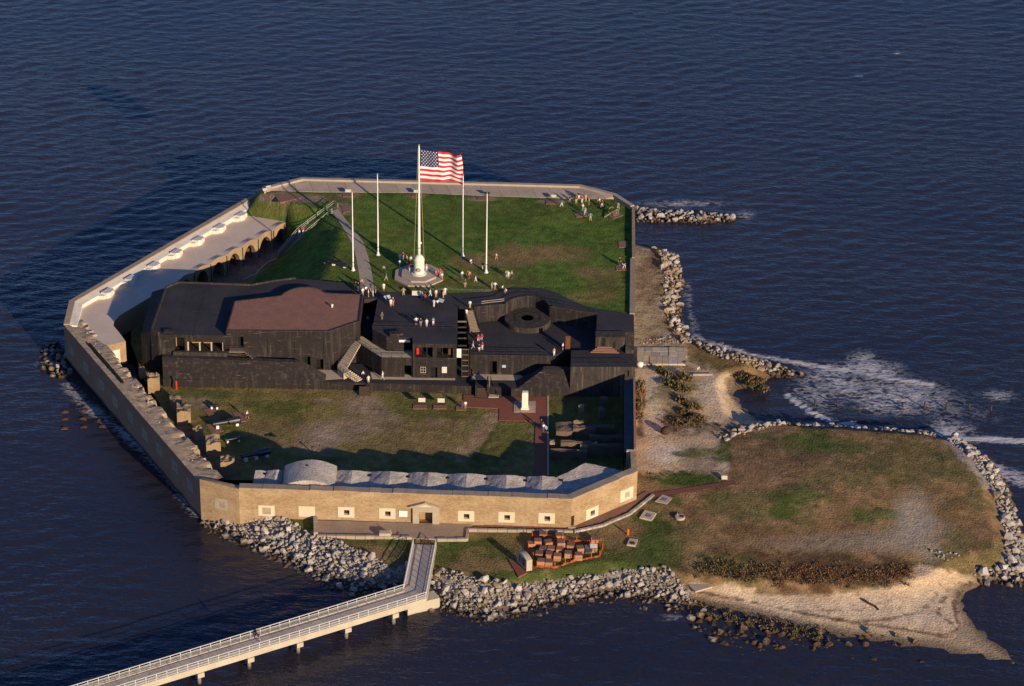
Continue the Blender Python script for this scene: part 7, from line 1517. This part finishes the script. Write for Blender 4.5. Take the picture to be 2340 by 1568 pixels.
def dress(m2, J, style):
    me = m2.copy(); me.name = 'person'; me.materials.clear()
    for k in ('skin', 'cloth_top', 'cloth_bottom', 'hair'): me.materials.append(MATS[k])
    wz = J['wai'][2] - .08; nz = J['nec'][2] - .01; kz = .5
    co = [v.co for v in me.vertices]; idx = []
    def segd(p, a, b):
        a, b = Vector(a), Vector(b); t = max(0, min(1, (p - a).dot(b - a) / (b - a).length_squared)); return (p - a - (b - a) * t).length, t
    for f in me.polygons:
        c = sum((co[i] for i in f.vertices), Vector((0, 0, 0))) / len(f.vertices)
        arms = [(segd(c, J['s' + s], J['e' + s])[0], 1) for s in 'LR'] + [(segd(c, J['e' + s], J['w' + s])[0], 0 if style != 'long' else 1) for s in 'LR'] + [(segd(c, J['w' + s], J['f' + s])[0], 0) for s in 'LR']
        legs = [(segd(c, J['h' + s], J['k' + s])[0], 2) for s in 'LR'] + [(segd(c, J['k' + s], J['a' + s])[0], 0 if style in ('shorts', 'dress') else 2) for s in 'LR'] + [(segd(c, J['a' + s], J['t' + s])[0] + .01, 3) for s in 'LR']
        tor = [(segd(c, J['pel'], J['wai'])[0] - .06, 2 if style != 'dress' else 1), (segd(c, J['wai'], J['che'])[0] - .07, 1), (segd(c, J['che'], J['nec'])[0], 1), (segd(c, J['hd0'], J['hd1'])[0] - .05, 0), (segd(c, J['hd1'], J['hd2'])[0] - .05, 0)]
        d, mi = min(arms + legs + tor); h = Vector(J['hd1'])
        if style == 'dress' and mi == 2: mi = 1
        if (c - h).length < .17 and c.z > J['hd0'][2] + .02: mi = 3 if (c.z > h.z + .035 or c.y > h.y + .02) else 0
        idx.append(mi)
    me.polygons.foreach_set('material_index', idx); me.shade_smooth(); me.update(); return me
POSE = {p: skin_body(p) for p in ('stand', 'walk', 'hips', 'point', 'sit', 'crouch')}
PM = {}
COL = dict(white=(.78, .76, .74), red=(.52, .03, .03), maroon=(.22, .025, .03), blue=(.12, .22, .55), navy=(.025, .035, .11), black=(.018, .018, .02), grey=(.30, .29, .28), khaki=(.52, .40, .22), tan=(.46, .30, .17), jeans=(.09, .14, .27), brown=(.16, .09, .05), purple=(.09, .04, .12), yellow=(.55, .42, .10), pale=(.58, .6, .66), green=(.1, .16, .08), denim=(.2, .28, .42))
HAIR = dict(dark=(.025, .017, .012), brown=(.09, .05, .025), fair=(.36, .25, .12), cap=(.72, .70, .68), redh=(.25, .07, .03))
def person(px, py, z, pose, rot, top, bot, label, style='trousers', hair='dark', s=1.0):
    k = (pose, style)
    if k not in PM: PM[k] = dress(*POSE[pose], style)
    o = bpy.data.objects.new('person', PM[k]); C.objects.link(o); o.location = G(px, py, z); o.rotation_euler = (0, 0, R(rot)); o.scale = (s, s, s)
    o['shirt_rgb'] = COL[top]; o['trouser_rgb'] = COL[bot]; o['hair_rgb'] = HAIR[hair]; tag(o, label, 'person', 'visitors to the fort')
L_, D_, F_, T_ = LAWN, DECK, LAWN, TER
PEOPLE = [
 (877, 625, L_, 'stand', 170, 'grey', 'black', 'person in grey shirt and black trousers standing right of the curved path', 'trousers', 'dark', 1.05),
 (882, 642, L_, 'walk', 120, 'blue', 'khaki', 'person in blue shirt and khaki trousers walking below the grey shirted visitor', 'long', 'brown', 1),
 (877, 665, D_, 'stand', 0, 'white', 'white', 'red-haired person in a long white dress at the head of the deck', 'dress', 'redh', 1),
 (813, 662, D_, 'stand', 60, 'black', 'black', 'person all in black at the left end of the crowd by the path', 'trousers', 'dark', 1),
 (819, 664, D_, 'stand', -40, 'black', 'jeans', 'fair-haired person in black top and jeans at the crowd by the path', 'long', 'fair', 1),
 (827, 655, D_, 'stand', 10, 'tan', 'brown', 'person in a tan shirt behind the crowd by the path', 'trousers', 'dark', 1),
 (829, 676, D_, 'stand', 200, 'white', 'khaki', 'person in white shirt and khaki at the trench head', 'trousers', 'brown', 1),
 (836, 672, D_, 'hips', 30, 'white', 'navy', 'person in white shirt and navy trousers in the trench-head crowd', 'trousers', 'dark', 1),
 (842, 679, D_, 'stand', 90, 'white', 'tan', 'person in white with tan shorts nearest the trench', 'shorts', 'fair', 1),
 (847, 664, D_, 'walk', 20, 'navy', 'khaki', 'person in navy shirt and khaki trousers on the end of the path', 'trousers', 'dark', 1),
 (852, 678, D_, 'point', -60, 'pale', 'white', 'person in pale shirt and white trousers at the trench corner', 'long', 'brown', 1),
 (858, 672, D_, 'stand', 100, 'red', 'khaki', 'person in a red shirt and khaki shorts at the right of the trench-head crowd', 'shorts', 'dark', 1),
 (914, 597, L_, 'stand', 40, 'white', 'pale', 'person in white behind the monument in its shadow', 'trousers', 'brown', 1),
 (921, 594, L_, 'point', 60, 'red', 'white', 'person in a bright red shirt in the group behind the monument', 'long', 'dark', 1),
 (929, 601, L_, 'stand', -20, 'tan', 'navy', 'fair-haired person with navy trousers behind the monument', 'trousers', 'fair', 1),
 (939, 603, L_, 'stand', 30, 'pale', 'brown', 'person in pale shirt nearest the left of the monument drum', 'trousers', 'fair', 1),
 (914, 611, L_, 'walk', 200, 'pale', 'jeans', 'person in pale clothes in the shadow left of the monument', 'trousers', 'dark', 1),
 (937, 623, L_ + .28, 'stand', 20, 'red', 'white', 'person in red shirt and white trousers on the monument step', 'trousers', 'dark', 1),
 (943, 621, L_ + .6, 'stand', -10, 'navy', 'grey', 'person in navy on the upper monument step', 'trousers', 'dark', 1),
 (974.5, 620, L_ + .6, 'stand', 10, 'grey', 'white', 'person in grey with white trousers right of the monument drum', 'trousers', 'brown', 1),
 (996, 634, L_ + .28, 'stand', -80, 'pale', 'red', 'person in pale shirt at the right edge of the monument step', 'trousers', 'fair', .95),
 (1001.5, 637, L_, 'stand', 30, 'red', 'navy', 'person in red shirt and navy trousers right of the monument', 'trousers', 'fair', 1),
 (1006, 632, L_, 'hips', 0, 'red', 'grey', 'second red-shirted person just behind, right of the monument', 'trousers', 'dark', 1),
 (1010, 641, L_, 'walk', 60, 'white', 'tan', 'person in white walking off the monument corner', 'shorts', 'brown', 1),
 (1056, 637, L_, 'stand', 30, 'white', 'jeans', 'person in white shirt and jeans on the lawn right of the monument', 'trousers', 'fair', 1),
 (1069, 637, L_, 'stand', -30, 'red', 'brown', 'person in red shirt beside a tan companion on the lawn', 'trousers', 'redh', 1.03),
 (1073, 638, L_, 'stand', 20, 'tan', 'tan', 'person in tan beside the red-shirted visitor on the lawn', 'shorts', 'fair', 1),
 (1086.5, 647, L_, 'walk', 110, 'white', 'white', 'person in white walking across the near lawn', 'shorts', 'brown', 1),
 (1063, 657, L_, 'stand', 10, 'purple', 'tan', 'person in dark purple top at the lawn edge of the deck', 'shorts', 'fair', 1),
 (1103, 618, L_, 'walk', 30, 'black', 'white', 'person in black shirt and white trousers left of the rightmost flagpole', 'trousers', 'dark', 1.03),
 (1075, 602, L_, 'crouch', 40, 'white', 'pale', 'left of two people in white crouching on the lawn', 'trousers', 'brown', 1),
 (1079, 601, L_, 'crouch', -60, 'white', 'white', 'right of two people in white crouching on the lawn', 'trousers', 'dark', 1),
 (1134, 594, L_, 'walk', 150, 'white', 'khaki', 'small child in white walking right of the rightmost flagpole', 'trousers', 'fair', .85),
 (1158, 635, L_, 'stand', 20, 'pale', 'white', 'person in pale shirt left of the white-robed visitor', 'trousers', 'brown', 1),
 (1161.5, 637, L_, 'stand', -20, 'white', 'white', 'person in a long white robe on the lawn right of the flagpoles', 'dress', 'fair', 1),
 (1169, 637, L_, 'stand', 40, 'grey', 'navy', 'person in grey shirt and navy trousers right of the white robe', 'trousers', 'fair', 1),
 (1124, 661, L_, 'stand', 60, 'tan', 'tan', 'person in tan beside the man in blue shorts at the lawn edge', 'trousers', 'dark', .95),
 (1131, 663, L_, 'hips', 170, 'white', 'denim', 'person with hands on hips in white shirt and blue shorts', 'shorts', 'brown', 1.06),
 (1147, 662, D_, 'crouch', 60, 'white', 'black', 'person in white shirt and black trousers bending by the deck edge', 'trousers', 'dark', 1),
 (1156.5, 669, D_, 'crouch', -40, 'white', 'khaki', 'person in white crouching on the deck near the gun pit', 'shorts', 'dark', 1),
 (922, 676, D_, 'hips', 0, 'tan', 'khaki', 'person in tan with hands on hips on the deck below the monument', 'trousers', 'dark', 1.03),
 (964, 684, D_, 'stand', 40, 'denim', 'jeans', 'person in blue beside the red shirt at the pale exhibit panel', 'trousers', 'brown', 1),
 (971, 690, D_, 'point', 60, 'red', 'black', 'person in red shirt and black trousers at the pale exhibit panel', 'trousers', 'dark', 1),
 (983, 678, D_, 'walk', 90, 'white', 'white', 'person all in white walking on the deck right of the exhibit panel', 'trousers', 'brown', .97),
 (996.5, 680, D_, 'stand', 20, 'white', 'khaki', 'person in white shirt and khaki trousers in the middle of the deck', 'trousers', 'fair', 1),
 (1009, 679, D_, 'stand', -30, 'purple', 'black', 'person in dark purple at the right-hand deck group', 'trousers', 'dark', 1),
 (1013, 682, D_, 'stand', 60, 'tan', 'tan', 'person in tan shorts in front of the right-hand deck group', 'shorts', 'brown', 1),
 (1017, 675, D_, 'hips', 10, 'white', 'white', 'person in white behind the right-hand deck group', 'trousers', 'dark', 1),
 (893, 701, D_, 'stand', 180, 'white', 'white', 'person in a white dress reading the tilted blue panel', 'dress', 'brown', 1),
 (898, 699, D_, 'stand', 160, 'red', 'tan', 'person in red shirt and white cap reading the tilted blue panel', 'shorts', 'cap', 1.03),
 (991.5, 702, D_, 'stand', 150, 'white', 'white', 'person all in white beside the blue panel on the right of the deck', 'trousers', 'brown', 1),
 (999.5, 703, D_, 'point', 190, 'white', 'black', 'person in white shirt and black trousers reading the right-hand blue panel', 'trousers', 'dark', 1),
 (873, 730, D_, 'stand', 30, 'brown', 'green', 'small person in brown alone near the trench side of the deck', 'shorts', 'fair', .9),
 (951, 744, D_, 'hips', 0, 'white', 'navy', 'person in white shirt and dark shorts, first of four at the deck front', 'shorts', 'dark', 1.05),
 (961.5, 746, D_, 'stand', 20, 'navy', 'grey', 'person in navy striped top, second of four at the deck front', 'shorts', 'fair', 1),
 (975, 747, D_, 'stand', -10, 'white', 'white', 'person in white, third of four at the deck front', 'trousers', 'fair', 1),
 (990, 745, D_, 'point', 10, 'denim', 'white', 'person holding a tan bag, last of four at the deck front', 'shorts', 'dark', 1.03),
 (1074, 705, D_, 'stand', 190, 'white', 'khaki', 'person in white shirt and khaki trousers at the top of the gun platform steps', 'trousers', 'dark', 1),
 (1066, 724, 10.3, 'walk', 180, 'white', 'white', 'person in white coming down the gun platform steps', 'trousers', 'dark', 1),
 (1093, 778, GUN, 'sit', 0, 'red', 'white', 'red-shirted person seated left at the foot of the gun platform steps', 'trousers', 'redh', 1),
 (1101, 776, GUN, 'sit', -10, 'red', 'pale', 'person seated right at the foot of the gun platform steps', 'trousers', 'dark', .95),
 (1081, 798, GUN, 'walk', 90, 'denim', 'white', 'person in blue shirt and white trousers walking on the gun floor', 'trousers', 'fair', 1),
 (1095, 805, GUN, 'stand', 20, 'black', 'white', 'person in black with a tan bag at the edge of the gun floor', 'shorts', 'dark', 1),
 (1102, 800, GUN, 'stand', -30, 'red', 'white', 'person in red behind the black-clad visitor on the gun floor', 'trousers', 'dark', 1),
 (840, 740, TER + 3.3, 'walk', 0, 'pale', 'navy', 'person in pale blue in the dark trench beside the gravel roof', 'trousers', 'cap', 1),
 (829.5, 866, T_, 'walk', 60, 'white', 'jeans', 'person in white shirt and jeans at the foot of the terrace steps', 'trousers', 'brown', 1),
 (842, 877, T_, 'stand', 10, 'white', 'white', 'person in a long white robe at the top of the wooden steps', 'dress', 'dark', 1.03),
 (874.5, 868, T_, 'walk', -90, 'white', 'white', 'person in white with a cap walking along the terrace', 'shorts', 'cap', 1.03),
 (1266, 814, GUN, 'stand', 30, 'tan', 'white', 'person in pink-tan top and white trousers at the head of the narrow ramp', 'trousers', 'brown', 1),
 (1286, 801, GUN, 'stand', 60, 'white', 'maroon', 'person in white and maroon at the edge of the shaded gun floor', 'shorts', 'dark', .95),
 (1283, 473, F_, 'walk', 120, 'grey', 'white', 'person in grey shirt and white trousers alone left of the far crowd', 'trousers', 'dark', 1),
 (1302, 465, F_, 'stand', 60, 'black', 'denim', 'person in black shirt at the left of the far crowd', 'trousers', 'brown', 1.03),
 (1316.5, 466, F_, 'stand', 20, 'maroon', 'khaki', 'person in maroon shirt and khaki trousers in the far crowd', 'trousers', 'fair', 1),
 (1322.5, 457, F_, 'hips', 0, 'black', 'white', 'person in black shirt and white trousers at the back of the far crowd', 'trousers', 'dark', 1.05),
 (1330, 465, F_, 'stand', -20, 'red', 'white', 'person in red shirt and white trousers in the middle of the far crowd', 'trousers', 'brown', 1),
 (1338, 463, F_, 'stand', 30, 'tan', 'khaki', 'tall person in tan in the far crowd', 'trousers', 'redh', 1.08),
 (1345, 469, F_, 'stand', -50, 'yellow', 'tan', 'person in yellow shirt at the right of the far crowd', 'shorts', 'fair', .98),
 (1331.5, 483, F_, 'stand', 150, 'white', 'denim', 'person in white and pale blue in front of the far crowd', 'trousers', 'fair', 1.05),
 (1337, 490, F_, 'walk', 170, 'grey', 'pale', 'person in grey behind the blue-shirted visitor', 'trousers', 'dark', 1),
 (1349, 505, F_, 'hips', 180, 'blue', 'khaki', 'person in bright blue shirt and khaki trousers facing the far crowd', 'trousers', 'brown', 1.08),
 (1368.5, 470, F_, 'stand', 20, 'white', 'maroon', 'person in white shirt and maroon trousers left of the field gun', 'trousers', 'dark', 1),
 (1375.5, 475, F_, 'walk', -30, 'red', 'white', 'person in red shirt and white trousers left of the field gun', 'trousers', 'dark', 1.03),
 (1412, 482, F_, 'walk', 160, 'grey', 'khaki', 'tall person in grey striding behind the field gun', 'trousers', 'brown', 1.15),
 (1416, 607, F_, 'stand', 30, 'black', 'khaki', 'person in black with a white cap by the right wall', 'trousers', 'cap', 1),
 (1426, 614, F_, 'walk', 150, 'black', 'white', 'person in black shirt and white trousers by the right wall panel', 'trousers', 'dark', 1.05),
 (565, 957, PAR, 'walk', 90, 'white', 'navy', 'person in white shirt walking alone on the parade near the cannons', 'shorts', 'redh', 1.03),
 (1056.5, 934, PAR, 'stand', 160, 'maroon', 'jeans', 'person in maroon top and jeans reading at the parade grass', 'trousers', 'dark', 1.03),
 (1063.5, 935, PAR, 'stand', 190, 'white', 'tan', 'person in white vest beside the maroon-topped visitor', 'shorts', 'dark', 1),
 (1237, 977, PAR + .1, 'walk', 20, 'black', 'navy', 'person in black walking on the narrow brick walk', 'trousers', 'dark', 1),
 (1242, 987, PAR + .1, 'walk', 10, 'white', 'jeans', 'person in white and jeans in front on the narrow brick walk', 'trousers', 'dark', 1),
 (586, 1457, DZ1, 'walk', 100, 'black', 'black', 'person in black farther over on the footbridge', 'trousers', 'brown', 1),
 (592, 1467, DZ1, 'walk', 80, 'navy', 'tan', 'person in navy with tan shorts nearer on the footbridge', 'shorts', 'dark', 1),
 (889, 1223, GZ + .12, 'crouch', 90, 'white', 'tan', 'person in white crouching beside the concrete block on the forecourt', 'trousers', 'fair', 1.03),
 (693, 536, 6.95, 'walk', 0, 'red', 'white', 'person in red shirt at the landing of the grass bank steps', 'trousers', 'brown', .95),
 (684, 541, 6.3, 'walk', 0, 'pale', 'pale', 'person in pale clothes just below the landing of the grass bank steps', 'trousers', 'dark', .95),
]
for a in PEOPLE: person(*a)
bpy.context.view_layer.update()
